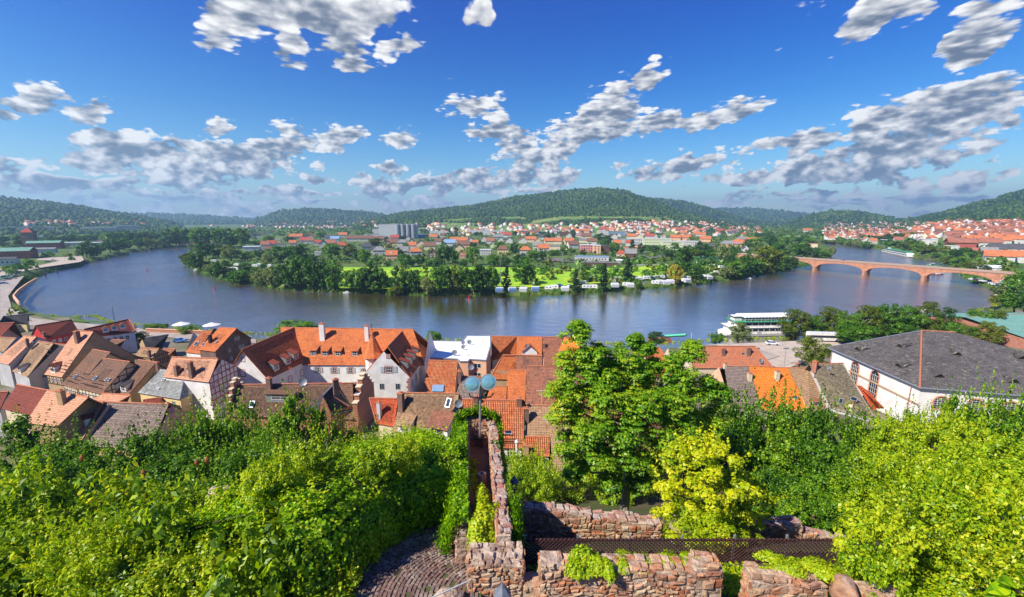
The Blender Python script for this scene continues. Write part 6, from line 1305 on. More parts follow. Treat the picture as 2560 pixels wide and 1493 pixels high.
for i, (cx, b, t, w_, k) in enumerate([(565,1060,800,240,'fy'),(740,1060,850,190,'fm0'),(850,1060,780,230,'fy'),(1000,1080,800,180,'fm1'),(1160,1060,760,230,'fy'),(1380,1080,735,300,'fm0'),(1530,1090,800,220,'fm1'),(1640,1090,735,200,'fy'),(1080,1110,900,300,'fm2'),(1500,1100,880,280,'fd1'),(1270,1060,860,160,'fy'),(1840,1000,790,160,'fd0'),(1720,1060,900,160,'fd2'),(1850,1090,900,220,'fm2'),(1990,1080,910,170,'fm0'),(2130,990,780,190,'fm1'),(2250,1000,800,150,'fy'),(2210,1110,900,190,'fy')]):
    px, yb = q5(cx, b); ftree(px, yb, q5(0, t)[1], w_/3.405, k, 'plane tree in the row between the moored ship and the church', G6)
px, yb = r4(425, 280); ftree(px, yb, r4(0, 145)[1], 150/2.93, 'fp', 'pale weeping willow on the quay in front of the ship bow', None)
px, yb = r4(965, 470); ftree(px, yb, r4(0, 245)[1], 230/2.93, 'fy', 'olive green tree left of the church wall', None)
for (px, yb, yt, w_, k, lab) in ((735, 850, 800, 100, 'fm0', 'bright round tree behind the left wing of the white building'), (795, 848, 812, 50, 'fm2', 'small tree behind the white chimney'), (1083, 865, 825, 40, 'fm1', 'little tree between the white building and the flat roof'), (325, 875, 822, 75, 'fd1', 'dark yard tree right of the red dormered roof'), (475, 838, 812, 50, 'fm1', 'small tree between two white parasols'), (380, 826, 808, 36, 'fm0', 'low tree on the promenade left of the parasols'), (1790, 862, 830, 40, 'fm2', 'young tree on the quay lawn left of the willow'), (1640, 862, 830, 45, 'fd2', 'small tree by the green gangway'), (410, 824, 811, 20, 'fm2', 'tiny bush on the promenade edge')):
    ftree(px, yb, yt, w_, k, lab, None, z=4)
G7 = 'trees along the left bank'
trees(q1, [(1000,755,570,160,'fd0'),(1080,760,640,130,'fd1'),(1150,725,600,120,'fd2'),(1270,700,560,170,'fd0'),(1360,690,540,170,'fd1'),(1440,660,530,130,'fm0'),(1600,650,550,130,'fd2'),(1700,640,520,130,'fy'),(1790,640,540,120,'fp'),(1880,630,520,120,'fm1'),(1250,600,470,130,'fm1'),(1350,590,460,150,'fd2'),(1460,590,460,150,'fd0'),(1570,580,470,130,'fm1'),(1680,580,460,140,'fd1'),(1780,570,470,130,'fd2'),(630,590,510,150,'fd0'),(800,580,490,150,'fd1'),(900,560,500,140,'fm0'),(740,640,600,100,'fm1'),(140,660,600,130,'fy'),(60,640,570,110,'fd0'),(280,640,520,110,'fy'),(220,640,510,90,'fd1'),(30,590,500,100,'fd2'),(560,540,490,110,'fd0'),(1080,560,490,120,'fd2'),(980,580,500,110,'fm2'),(320,1040,980,110,'fm0'),(200,1140,1080,100,'fd1'),(250,1060,1010,70,'fm2')], 'tree on the left bank of the river', G7, 4.594)
trees(q1, [(1950,620,430,170,'fd0'),(2060,620,420,170,'fm0'),(2180,620,430,160,'fd1'),(2290,625,420,170,'fm1'),(2400,625,430,170,'fd2'),(2520,640,430,170,'fm2'),(2650,650,430,170,'fd0'),(2780,650,420,160,'fm1'),(2000,560,430,150,'fm2'),(2350,580,420,150,'fm0'),(2480,570,420,140,'fd0')], 'tall tree in the wood behind the railway bridge', 'trees in the wood behind the railway bridge', 4.594)
# ---------------------------------------------------------------- sheets: meadow, road, quay
def sheet(name, pts, z, m_, label, kind='structure', dz=0):
    P = [W(x, y, z) for x, y in pts]; mb = MB(); P2 = P if sum((P[i].x*P[(i+1) % len(P)].y-P[(i+1) % len(P)].x*P[i].y) for i in range(len(P))) > 0 else P[::-1]; mb.face(P2); o = mb.obj(name, m_); tag(o, label, kind=kind); return o
gm = 3.9
sheet('meadow', [(850,668),(1240,668),(1420,672),(1560,670),(1680,660),(1760,668),(1810,676),(1760,690),(1600,700),(1400,715),(1250,722),(1000,722),(850,720),(820,690)], gm, M_MEADOW, 'bright green sports meadow on the peninsula')
M_ASPH = mat('asphalt', (.13, .125, .12), .9, None, (.18, .17, .16), .3); M_GRAV = mat('pale_gravel', (.50, .42, .34), .95, (2, .03), (.40, .32, .25), .4)
sheet('road', [(1350,645),(1480,648),(1560,642),(1700,632),(1820,640),(1860,645),(1855,649),(1700,640),(1560,651),(1480,657),(1350,652)], gm+.1, M_ASPH, 'road running past the village to the bridge')
# promenade: pale strip of paving along the near bank
sheet('promenade', [(0,700),(60,690),(42,712),(20,740),(30,770),(80,795),(180,806),(260,812),(355,822),(450,832),(640,848),(640,858),(450,846),(300,832),(180,822),(60,812),(0,800)], 5.15, M_PAVE, 'pale paved promenade along the near bank on the left')
sheet('quay_lawn', [(66,772),(140,800),(240,802),(340,817),(250,808),(133,800),(100,790)], 5.3, M_GRASS, 'strip of lawn between promenade and river')
sheet('car_park', [(1760,862),(1860,858),(2000,852),(2120,852),(2060,880),(2010,905),(1960,925),(1905,905),(1900,870)], 5.2, M_GRAV, 'pale gravel car park between the quay and the church')
sheet('quay_road', [(1690,870),(1760,866),(1900,874),(1950,890),(1900,905),(1760,880)], 5.35, M_PAVE, 'paved lane on the quay')
sheet('path', [(0,690),(110,668),(200,655),(210,650),(205,641),(170,640),(100,645),(90,650),(150,652),(60,672),(0,680)], 5.0, M_GRAV, 'gravel track and parking beside the left bank')
sheet('left_meadow', [(70,640),(190,633),(195,640),(100,645)], 5.0, M_GRASS, 'mown strip on the left bank')
# ---------------------------------------------------------------- bridge
def bridge():
    zd = 10.6; pts = [W(1837, 640, zd), W(1905, 644, zd), W(2035, 650.5, zd), W(2170, 658, zd), W(2309, 669, zd), W(2450, 684, zd), W(2560, 696, zd), W(2700, 712, zd)]
    piers = [W(2037, 676, 0), W(2164, 687, 0), W(2309, 701, 0)]
    d = (piers[2]-piers[0]); d.normalize(); nrm = Vector((d.y, -d.x, 0)); nrm = nrm if nrm.y < 0 else -nrm; o0 = piers[1]
    def onl(p): return (Vector((p.x, p.y, 0))-o0).dot(d)
    br = empty('arched_bridge', (o0.x, o0.y, 0), 'red sandstone road bridge with flat arches across the right arm of the river', 'bridge'); wdt = 8.5; s0, s1 = -118, 112
    pc = [onl(p) for p in piers]; sp_ = (pc[2]-pc[0])/2; C_ = [pc[0]-2*sp_, pc[0]-sp_]+[pc[0], pc[1], pc[2]]+[pc[2]+sp_, pc[2]+2*sp_]
    def Q(s, z, side): return d*s+nrm*(wdt/2*side)+Vector((0, 0, z))
    mb = MB(); N_ = 26; pw = 2.6
    for i in range(len(C_)-1):
        a, b = C_[i]+pw/2, C_[i+1]-pw/2; zs, zc_ = 3.0, 8.6; prev = None
        for k in range(N_+1):
            t = k/N_; s = a+(b-a)*t; z = zs+(zc_-zs)*math.sin(math.acos(max(-1, min(1, 1-2*t))))**.95; cur = (s, z)
            if prev:
                for side in (1, -1):
                    f = [Q(prev[0], prev[1], side), Q(cur[0], cur[1], side), Q(cur[0], zd, side), Q(prev[0], zd, side)]; uv = [(prev[0], prev[1]), (cur[0], cur[1]), (cur[0], zd), (prev[0], zd)]
                    if side == -1: f = f[::-1]; uv = uv[::-1]
                    mb.face(f, uv)
                mb.face([Q(prev[0], prev[1], -1), Q(cur[0], cur[1], -1), Q(cur[0], cur[1], 1), Q(prev[0], prev[1], 1)])
            prev = cur
    mb.obj('arches', brick_mat('bridge_sandstone', (.66, .30, .17), (.46, .20, .12), (.34, .20, .14), 1.3, .55), br)
    for c in C_:
        mb = MB(); nn = 16
        def cut(z, r, l): return [d*(c+r*math.cos(t))+nrm*(l*math.sin(t)*1.0+(0))+Vector((0, 0, z)) for t in [2*math.pi*k/nn for k in range(nn)]]
        mb.prism(cut(-2, 2.1, 6.4)[::1], cut(4.6, 2.0, 6.2)); mb.prism(cut(4.6, 1.9, 6.0), cut(5.6, .6, 4.0)); mb.obj('pier', mat('pier_sandstone', (.62, .30, .18), .9, (2, .05), (.46, .22, .13), .8), br, True)
        for side in (1, -1):
            mb = MB(); f = [Q(c-pw/2, 3, side), Q(c+pw/2, 3, side), Q(c+pw/2, zd, side), Q(c-pw/2, zd, side)]; mb.quad(*(f if side == 1 else f[::-1])); mb.obj('pier_face', M_SAND, br)
    mb = MB(); mb.obox(Q(C_[0], zd, -1)-nrm*.35, d*(C_[-1]-C_[0]), nrm*(wdt+.7), Vector((0, 0, .35))); mb.obj('deck', mat('deck_stone', (.36, .30, .26), .9), br)
    for side in (1, -1):
        mb = MB(); mb.obox(Q(C_[0], zd+.353, side)-nrm*(.25 if side == 1 else -.02), d*(C_[-1]-C_[0]), nrm*.23, Vector((0, 0, .9))); mb.obj('parapet', mat('parapet_stone', (.44, .30, .23), .9), br)
    mb = MB(); mb.face([Q(C_[0], zd+.358, -1)+nrm*.6, Q(C_[-1], zd+.358, -1)+nrm*.6, Q(C_[-1], zd+.358, 1)-nrm*.6, Q(C_[0], zd+.358, 1)-nrm*.6][::-1]); mb.obj('roadway', M_ASPH, br)
    for s in (C_[3]+1, C_[4]-30, C_[3]-45):
        p = o0+Q(s, zd+.4, 1)-nrm*.5; o = empty('lamp_post', p, 'lamp post standing on the arched bridge', 'lamp post', 'lamp posts on the bridge'); mb = MB(); mb.tube([(0, 0, 0), (0, 0, 7)], .1, 6); mb.obj('pole', M_METAL, o); mb = MB(); mb.box((0, .6, 7), (.3, 1.4, .15)); mb.obj('lamp_head', M_METAL, o)
    return o0, d, nrm, zd, C_
BR = bridge()
# ---------------------------------------------------------------- cars
CARM = {}
def car_mesh(col, nm):
    paint = mat('paint_'+nm, col, .3, None, col, 1, spec=.6); bodyp = [(-2.1, .35), (-2.15, .75), (-1.95, .95), (-1.2, 1.0), (.95, 1.0), (1.95, .85), (2.15, .6), (2.1, .35)]; W_ = .88; mb = MB()
    def ext(prof, w0, w1=None):
        m_ = MB(); w1 = w1 or w0; L = [(x, -w0 if z < 1.05 else -w1, z) for x, z in prof]; R_ = [(x, w0 if z < 1.05 else w1, z) for x, z in prof]
        m_.face(L); m_.face(R_[::-1])
        for i in range(len(prof)): j = (i+1) % len(prof); m_.face([L[j], L[i], R_[i], R_[j]])
        return m_
    b = ext(bodyp, .88).mesh('car_body', paint); c = ext([(-1.75, .96), (-1.35, 1.42), (.25, 1.45), (1.05, .98)], .82, .66).mesh('car_cabin', M_GLASS)
    rf = ext([(-1.35, 1.43), (-1.25, 1.49), (.15, 1.5), (.27, 1.46)], .64, .64).mesh('car_roof', paint); wh = MB(); wh.tube([(0, -.1, 0), (0, .1, 0)], .33, 12); wm = wh.mesh('wheel', M_DMETAL)
    return b, c, rf, wm
def car(p, rz, col, nm, label, group=None, parent=None):
    if nm not in CARM: CARM[nm] = car_mesh(col, nm)
    b, c, rf, wm = CARM[nm]; o = empty('parked_car' if group else 'car', p, label, 'car', group, rz)
    for n_, m_ in (('body', b), ('window', c), ('roof', rf)): link(bpy.data.objects.new(n_, m_), o)
    for x in (-1.3, 1.35):
        for y in (-.8, .8): w_ = bpy.data.objects.new('wheel', wm); w_.location = (x, y, .33); link(w_, o)
    return o
o0, bd, bn_, zd, C_ = BR; ang = math.atan2(bd.y, bd.x)
p = W(2115, 652, zd+.8); s = (Vector((p.x, p.y, 0))-o0).dot(bd); q = o0+bd*s+bn_*1.8+Vector((0, 0, zd+.37)); car(q, ang, (.65, .02, .03), 'red', 'red car crossing the middle of the arched bridge')
for s, nm, col in ((-85, 'white', (.75, .75, .75)), (-95, 'grey', (.25, .27, .3)), (-104, 'white', (.75, .75, .75))): q = o0+bd*s+bn_*1.6+Vector((0, 0, zd+.37)); car(q, ang, col, nm, 'small car at the left end of the bridge deck', 'cars at the left end of the bridge')
car(W(1930, 862, 5.2), -.15, (.72, .74, .76), 'silver', 'silver car parked alone on the gravel by the ship quay')
car(W(450, 855, 5.2), .2, (.08, .25, .60), 'blue', 'blue car parked beside the dark slate roof by the riverside wall')
rd = random.Random(8)
for i, (px, py) in enumerate([(4,703),(18,700),(34,697),(12,694),(28,690),(42,693),(45,686),(22,684),(6,680),(38,680),(52,682),(10,710)]):
    k = [('white', (.75,.75,.75)), ('dark', (.03,.03,.04)), ('grey', (.25,.27,.3)), ('blue', (.08,.25,.60))][i % 4]; car(W(px, py, 5.1), .9+rd.uniform(-.1, .1), k[1], k[0], 'car in the packed rows at the left edge of the promenade', 'cars parked at the left edge')
car(W(120, 655, 5.0), .3, (.03,.03,.04), 'dark', 'dark car on the gravel near the left bank'); car(W(134, 651, 5.0), .3, (.72,.74,.76), 'silver', 'silver car behind the dark one on the left gravel')
for i, (cx, cy) in enumerate([(2080,545),(2110,550),(2140,552),(2170,560),(2220,575),(2250,580),(2280,590),(2300,600),(2330,575),(2350,560),(2380,560)]):
    k = [('white', (.75,.75,.75)), ('dark', (.03,.03,.04)), ('silver', (.72,.74,.76))][i % 3]; px, py = q5(cx, cy); car(W(px, py, 5.2), -.9, k[1], k[0], 'car parked on the quay under the right end of the bridge', 'cars parked under the right end of the bridge')
for i, (cx, cy) in enumerate([(100,880),(215,885),(1160,860),(590,820),(620,815),(1990,725),(620,480),(640,485),(745,490),(1340,860),(1690,745)]):
    k = [('blue', (.08,.25,.60)), ('white', (.75,.75,.75)), ('grey', (.25,.27,.3)), ('red', (.65,.02,.03))][i % 4]; px, py = q4(cx, cy); car(W(px, py, gm), .2+i, k[1], k[0], 'car standing among the caravans or by the clubhouse', 'cars on the far bank')
px, py = q4(40, 575); car(W(px, py, gm), .2, (.65, .02, .03), 'red', 'lone red car on the lane left of the white clubhouse')
# ---------------------------------------------------------------- caravans and awnings
def rbox(L, w_, h, z0, m_, nm):
    b = .28; prof = [(-L/2, z0), (-L/2-.15, z0+h*.45), (-L/2+b, z0+h), (L/2-b, z0+h), (L/2+.1, z0+h*.5), (L/2, z0)]; mb = MB(); A_ = [(x, -w_/2, z) for x, z in prof]; B_ = [(x, w_/2, z) for x, z in prof]
    mb.face(A_); mb.face(B_[::-1])
    for i in range(len(prof)): j = (i+1) % len(prof); mb.face([A_[j], A_[i], B_[i], B_[j]])
    return mb.mesh(nm, m_)
M_CARA = mat('caravan_shell', (.80, .80, .78), .4, None, (.74, .74, .72), .5); M_AWN = mat('awning_grey', (.55, .56, .58), .8); M_AWNB = mat('awning_blue', (.13, .22, .40), .8)
cshell = rbox(5.4, 2.2, 2.1, .55, M_CARA, 'shell'); mbw = MB()
mbw.obox((-.55, -.02, 1.5), (1.1, 0, 0), (0, .04, 0), (0, 0, .6))
cwin = mbw.mesh('window', M_GLASS); mbw = MB(); mbw.tube([(0, -1.12, .36), (0, -.9, .36)], .36, 10); mbw.tube([(0, .9, .36), (0, 1.12, .36)], .36, 10); cwh = mbw.mesh('wheel', M_DMETAL)
mba = MB(); mba.obox((-2.4, -3.6, 0), (4.8, 0, 0), (0, 2.4, 0), (0, 0, 1.8)); mba.face([(-2.5, -3.7, 1.8), (2.5, -3.7, 1.8), (2.5, -1.15, 2.5), (-2.5, -1.15, 2.5)]); mba.face([(-2.4, -3.6, 1.8), (-2.4, -1.2, 1.8), (-2.4, -1.2, 2.45)]); mba.face([(2.4, -1.2, 1.8), (2.4, -3.6, 1.8), (2.4, -1.2, 2.45)])
cawn = mba.mesh('awning', M_AWN); mba.mi = [0]+[0]*(len(mba.f)-1); cawb = mba.mesh('awning', [M_AWNB]); cawb.materials.clear(); cawb.materials.append(M_AWNB)
def caravan(px, py, rz, k, label, group='caravans on the camping ground'):
    o = empty('caravan', W(px, py, gm), label, 'caravan', group, rz); link(bpy.data.objects.new('shell', cshell), o); link(bpy.data.objects.new('wheel', cwh), o)
    for wx in (-1.35, 1.0):
        for wy in (-1.113, 1.113): w_ = bpy.data.objects.new('window', cwin); w_.location = (wx, wy, 0); link(w_, o)
    if k: link(bpy.data.objects.new('awning', cawn if k == 1 else cawb), o)
for (cx, cy, k) in [(1760,950,2),(1920,950,2),(2060,945,1),(2210,940,2),(2380,930,0)]:
    px, py = q3(cx, cy); caravan(px, py, rd.uniform(-.15, .15), k, 'caravan near the shore left of the spruces, with its awning' if k else 'white camper van among the caravans')
for (cx, cy, k) in [(30,920,0),(165,935,1),(385,860,0),(430,915,0),(520,915,0),(505,785,0),(565,780,0),(765,835,1),(820,810,1),(790,890,1),(940,885,0),(980,890,1),(1080,805,1),(1190,800,0),(1250,795,1),(1310,795,1),(1370,790,0),(1420,780,0),(1300,860,0),(1350,850,1),(1430,855,1),(1490,845,1),(1680,830,1),(1700,800,0),(1930,780,0),(1960,790,1),(2080,730,0),(2010,640,0),(2130,660,0),(1850,610,0),(1900,620,0),(2330,640,0),(2380,650,0),(350,800,0),(1930,715,0)]:
    px, py = q4(cx, cy); caravan(px, py, rd.uniform(-.3, .3), k, 'white caravan on the camping ground' if not k else 'white caravan with grey awning on the camping ground')
for (cx, cy) in [(480,590),(700,690),(770,640),(760,690),(1000,650),(1060,640),(1180,650),(400,470)]:
    px, py = q2(cx, cy-8); caravan(px, py, rd.uniform(-.3, .3), 0, 'white caravan hidden among the trees at the tip of the peninsula', 'caravans among the peninsula trees')
# ---------------------------------------------------------------- village houses
def rf(nm, c, c2=None): return mat(nm, c, .85, (1.5, .05), c2 or tuple(x*.7 for x in c), .6)
RM = {'o': rf('far_orange_roof', (.58, .18, .06), (.36, .12, .06)), 'r': rf('far_red_roof', (.44, .09, .05)), 'b': rf('far_brown_roof', (.22, .11, .07)), 's': rf('far_slate_roof', (.09, .09, .10)), 'g': rf('far_grey_roof', (.26, .26, .25)), 'k': rf('far_rust_roof', (.36, .14, .09)), 'w': rf('far_flat_roof', (.70, .72, .74)), 'u': rf('far_blue_roof', (.25, .38, .55)), 'v': rf('far_green_roof', (.18, .36, .28))}
WM = {'w': mat('far_white_wall', (.62, .61, .58), .85, None, (.48, .46, .43), .3), 'y': P_YELLOW, 'c': P_CREAM, 'x': M_BRICK, 'p': P_PEACH, 'g': P_GREY, 'l': mat('pale_green_wall', (.66, .70, .45), .8), 'd': mat('dark_brown_wall', (.16, .08, .06), .8), 'r': mat('brick_red_wall', (.40, .10, .07), .8)}
HM = {}
def hmesh(shape, r_, w_):
    k = (shape, r_, w_)
    if k in HM: return HM[k]
    wm = HM.get((shape, '', w_)); rm = HM.get((shape, r_, ''))
    X, Y, E_, R_ = 5.0, 4.2, 5.2, 9.2
    if wm is None:
        mb = MB(); base = [(-X, -Y, -1.5), (X, -Y, -1.5), (X, Y, -1.5), (-X, Y, -1.5)]; top = [(a, b, E_) for a, b, c in base]; mb.prism(base, top, cap=(shape == 'f'))
        if shape == 'g': mb.tri((-X, Y, E_), (-X, -Y, E_), (-X, 0, R_-.2)); mb.tri((X, -Y, E_), (X, Y, E_), (X, 0, R_-.2))
        wm = mb.mesh('wall', WM[w_]); HM[(shape, '', w_)] = wm
    if rm is None:
        mb = MB(); o = .5; ez = E_-.45; Xo, Yo = X+o, Y+o
        if shape == 'g': slab(mb, [(-Xo, -Yo, ez), (Xo, -Yo, ez), (Xo, 0, R_), (-Xo, 0, R_)], .2); slab(mb, [(Xo, Yo, ez), (-Xo, Yo, ez), (-Xo, 0, R_), (Xo, 0, R_)], .2)
        elif shape == 'h':
            q = 2.0; slab(mb, [(-Xo, -Yo, ez), (Xo, -Yo, ez), (q, 0, R_-.6), (-q, 0, R_-.6)], .2); slab(mb, [(Xo, Yo, ez), (-Xo, Yo, ez), (-q, 0, R_-.6), (q, 0, R_-.6)], .2); slab(mb, [(Xo, -Yo, ez), (Xo, Yo, ez), (q, 0, R_-.6)], .2); slab(mb, [(-Xo, Yo, ez), (-Xo, -Yo, ez), (-q, 0, R_-.6)], .2)
        else: mb.box((0, 0, E_+.01), (2*Xo-.4, 2*Yo-.4, .35))
        rm = mb.mesh('roof', RM[r_]); HM[(shape, r_, '')] = rm
    HM[k] = (wm, rm); return HM[k]
wmb = MB(); wmb.obox((-.55, -.06, -.65), (1.1, 0, 0), (0, .05, 0), (0, 0, 1.3)); WIN_F = wmb.mesh('window', M_TRIM); wmb = MB(); wmb.obox((-.43, -.08, -.53), (.86, 0, 0), (0, .03, 0), (0, 0, 1.06)); WIN_P = wmb.mesh('pane', M_GLASS)
chb = MB(); chb.box((1.8, .8, 7.0), (.8, .8, 3.2)); CHM = chb.mesh('chimney', M_BRICK)
dmb = MB(); dmb.box((0, -2.6, 6.2), (1.8, 1.6, 1.3)); DRM = dmb.mesh('dormer', P_WHITE)
RN = {'o': 'orange', 'r': 'red', 'b': 'brown', 's': 'dark slate', 'g': 'grey', 'k': 'rust brown', 'w': 'pale', 'u': 'blue', 'v': 'green'}; WN = {'w': 'white', 'y': 'yellow', 'c': 'cream', 'x': 'brick', 'p': 'peach', 'g': 'grey', 'l': 'pale green', 'd': 'brown', 'r': 'brick red'}
def vhouse(px, py, wpx, r_, w_, rz, detail, where, group, shape='g', hs=1.0):
    p = land(px, py); g = p.z; d = p.y*CP+(CH-g)*SP; s = wpx*d/FPX/11.0; s = max(.7, min(s, 2.6)); wm, rm = hmesh(shape, r_, w_)
    o = empty('house', (p.x, p.y+4*s, g), '%s house with %s %s %s' % (WN[w_], RN[r_], 'flat roof' if shape == 'f' else 'hipped roof' if shape == 'h' else 'roof', where), 'house', group, rz-math.atan2(p.x, p.y)*.7); sz = min(s, 1.35)*hs; o.scale = (s, s, sz)
    link(bpy.data.objects.new('wall', wm), o); link(bpy.data.objects.new('roof', rm), o)
    if shape == 'g' and detail: link(bpy.data.objects.new('chimney', CHM), o)
    if detail > 1:
        for z in (1.5, 4.0):
            for x in (-3.2, -1.1, 1.1, 3.2): f = bpy.data.objects.new('window', WIN_F); f.location = (x, -4.2, z); link(f, o); q = bpy.data.objects.new('pane', WIN_P); link(q, f)
            for y in (-2, 2):
                for sx in (-1, 1): f = bpy.data.objects.new('window', WIN_F); f.location = (5.0*sx, y, z); f.rotation_euler = (0, 0, math.pi/2*sx); link(f, o)
        if shape == 'g' and (int(px) % 2): link(bpy.data.objects.new('dormer', DRM), o)
    return o
def hs_list(q, sc, L, where, group, det):
    for (cx, b, w_, r_, wl, rz, sh) in L: px, py = q(cx, b); vhouse(px, py, w_/sc, r_, wl, rz, det, where, group, sh)
HP = math.pi/2
hs_list(q3, 5.04, [(70,440,150,'s','w',.1,'h'),(230,495,165,'g','w',0,'h'),(515,505,170,'g','w',.1,'g'),(695,512,165,'o','w',.1,'h'),(910,530,130,'b','x',HP,'g'),(390,560,150,'o','p',0,'g'),(1240,460,160,'s','y',HP,'g'),(1320,530,110,'b','y',0,'h'),(1580,495,150,'w','w',0,'f'),(1800,480,150,'b','y',0,'h'),(2085,490,150,'o','w',0,'h'),(2310,465,150,'o','w',.1,'g'),(2240,430,130,'g','c',0,'g'),(1290,535,70,'k','p',0,'g')], 'facing the gardens', 'village houses facing the gardens', 2)
hs_list(q3, 5.04, [(400,380,150,'b','y',0,'g'),(340,410,120,'o','y',HP,'g'),(525,380,140,'g','w',0,'h'),(640,375,110,'b','c',HP,'g'),(755,390,150,'b','c',HP,'g'),(650,420,110,'o','w',0,'g'),(870,430,150,'b','c',0,'g'),(980,360,90,'b','w',0,'g'),(1060,355,120,'b','y',HP,'g'),(1130,385,140,'u','w',0,'g'),(1180,345,100,'o','w',0,'g'),(1290,350,130,'o','w',0,'g'),(1300,410,170,'b','p',0,'g'),(1390,350,100,'s','w',HP,'g'),(1450,370,80,'o','p',0,'g'),(1560,330,90,'o','w',HP,'g'),(1640,360,110,'k','w',0,'g'),(1680,405,100,'b','l',HP,'g'),(1770,340,90,'s','w',HP,'g'),(1880,345,110,'s','w',HP,'g'),(2050,345,130,'o','w',HP,'g'),(2150,335,140,'o','c',0,'g'),(2240,360,110,'o','c',HP,'g'),(2390,360,140,'o','c',.1,'g'),(2490,360,110,'o','w',0,'g'),(60,320,180,'b','c',0,'g'),(220,330,150,'b','c',0,'g'),(430,310,110,'r','w',0,'g'),(600,310,70,'r','w',HP,'g'),(920,300,110,'o','w',0,'g'),(1990,230,120,'o','c',0,'h'),(2080,215,100,'o','w',0,'h'),(2060,245,110,'s','w',0,'g'),(2200,230,130,'b','w',0,'g'),(2330,300,150,'s','w',0,'g'),(1850,270,130,'r','w',0,'g'),(1740,300,140,'g','g',0,'g')], 'behind the garden front', 'village houses in the second rows', 1)
hs_list(q2, 5.04, [(1490,295,190,'o','c',0,'g'),(1650,285,170,'o','c',HP,'g'),(1610,350,120,'r','w',0,'g'),(1680,350,90,'k','w',0,'g'),(1780,370,80,'r','w',0,'g'),(1840,400,110,'s','w',HP,'g'),(1940,390,120,'k','w',0,'g'),(2070,420,150,'r','w',0,'h'),(2200,320,130,'b','w',0,'g'),(2290,320,130,'b','w',0,'g'),(2400,320,140,'b','w',0,'g'),(2400,430,130,'s','w',0,'h'),(2500,470,110,'s','w',0,'h'),(920,450,200,'w','w',0,'f'),(1110,410,110,'k','w',0,'g'),(1180,400,110,'r','w',0,'g'),(1310,400,100,'k','w',0,'f'),(1140,450,80,'b','c',0,'g'),(1270,335,80,'w','y',0,'f'),(1460,380,90,'o','w',0,'g'),(1780,500,90,'w','w',0,'f'),(2090,270,110,'o','w',0,'g'),(1930,310,130,'s','w',0,'g'),(1990,330,110,'u','w',0,'g')], 'at the left end of the village', 'houses at the left end of the village', 1)
hs_list(q4, 5.04, [(60,360,140,'o','c',0,'h'),(215,360,130,'o','c',.2,'g'),(265,410,140,'b','w',.3,'g'),(410,340,150,'g','c',HP,'h'),(510,365,130,'b','w',0,'g'),(440,290,130,'b','y',0,'g'),(220,275,100,'b','w',HP,'g'),(180,200,110,'o','p',0,'g'),(330,215,100,'o','c',0,'g'),(430,215,100,'o','p',0,'g'),(660,200,110,'r','w',0,'g'),(760,205,110,'o','w',0,'g'),(790,290,100,'r','w',HP,'g'),(1010,290,120,'o','c',0,'g'),(1110,290,110,'o','c',HP,'g'),(1240,290,110,'r','w',0,'g'),(830,390,110,'o','w',0,'g'),(980,380,90,'r','w',0,'g'),(1090,420,120,'g','p',0,'h'),(1310,120,140,'o','w',0,'g'),(1410,160,50,'o','w',0,'g'),(985,130,60,'r','w',0,'g'),(1550,195,80,'r','w',0,'g'),(1650,200,90,'r','w',0,'g'),(1660,245,90,'o','w',0,'g'),(1790,190,80,'o','w',0,'g'),(1870,210,110,'o','w',0,'g'),(1830,260,90,'o','w',0,'g'),(1900,270,90,'o','w',0,'g'),(2130,210,100,'r','w',0,'g'),(2290,250,110,'s','w',0,'g'),(1700,310,130,'o','p',0,'g'),(1950,330,130,'o','p',0,'g'),(1570,310,130,'o','p',0,'g'),(2020,430,110,'s','x',0,'h'),(2220,400,150,'g','p',0,'h'),(2410,330,120,'g','w',0,'h'),(2370,400,130,'o','x',0,'g'),(2440,450,70,'s','w',HP,'g'),(880,530,120,'r','c',0,'h'),(1000,540,150,'g','d',0,'g'),(930,440,60,'k','d',0,'g')], 'in the right half of the village', 'houses in the right half of the village', 1)
rd = random.Random(21); HP_ = []
def hfill(x0, x1, y0, y1, n, roofs, walls, where, group, wreal=10, sep=.85):
    k = 0; t = 0
    while k < n and t < n*80:
        t += 1; px = rd.uniform(x0, x1); py = y0+(y1-y0)*rd.random(); p = land(px, py)
        if p.y > 2600 or p.z > 70 or sdf(p.x, p.y) < 12: continue
        w_ = wreal*rd.uniform(.8, 1.4)*FPX/(p.y*CP+45*SP)
        if any(abs(px-a) < sep*(w_+c)/2 and abs(py-b) < .35*(w_+c)/2 for a, b, c in HP_): continue
        HP_.append((px, py, w_)); k += 1; vhouse(px, py, w_, rd.choice(roofs), rd.choice(walls), rd.choice([0, HP])+rd.uniform(-.2, .2), 0, where, group, rd.choice('ggggh'))
hfill(1050, 1900, 566, 600, 60, 'oorrkbbs', 'wwwcc', 'far back below the hill', 'small far houses of the village')
hfill(2060, 2560, 562, 612, 95, 'oorrkkkb', 'wwwwc', 'in the far right bank town', 'small houses of the far right town', 11, .7)
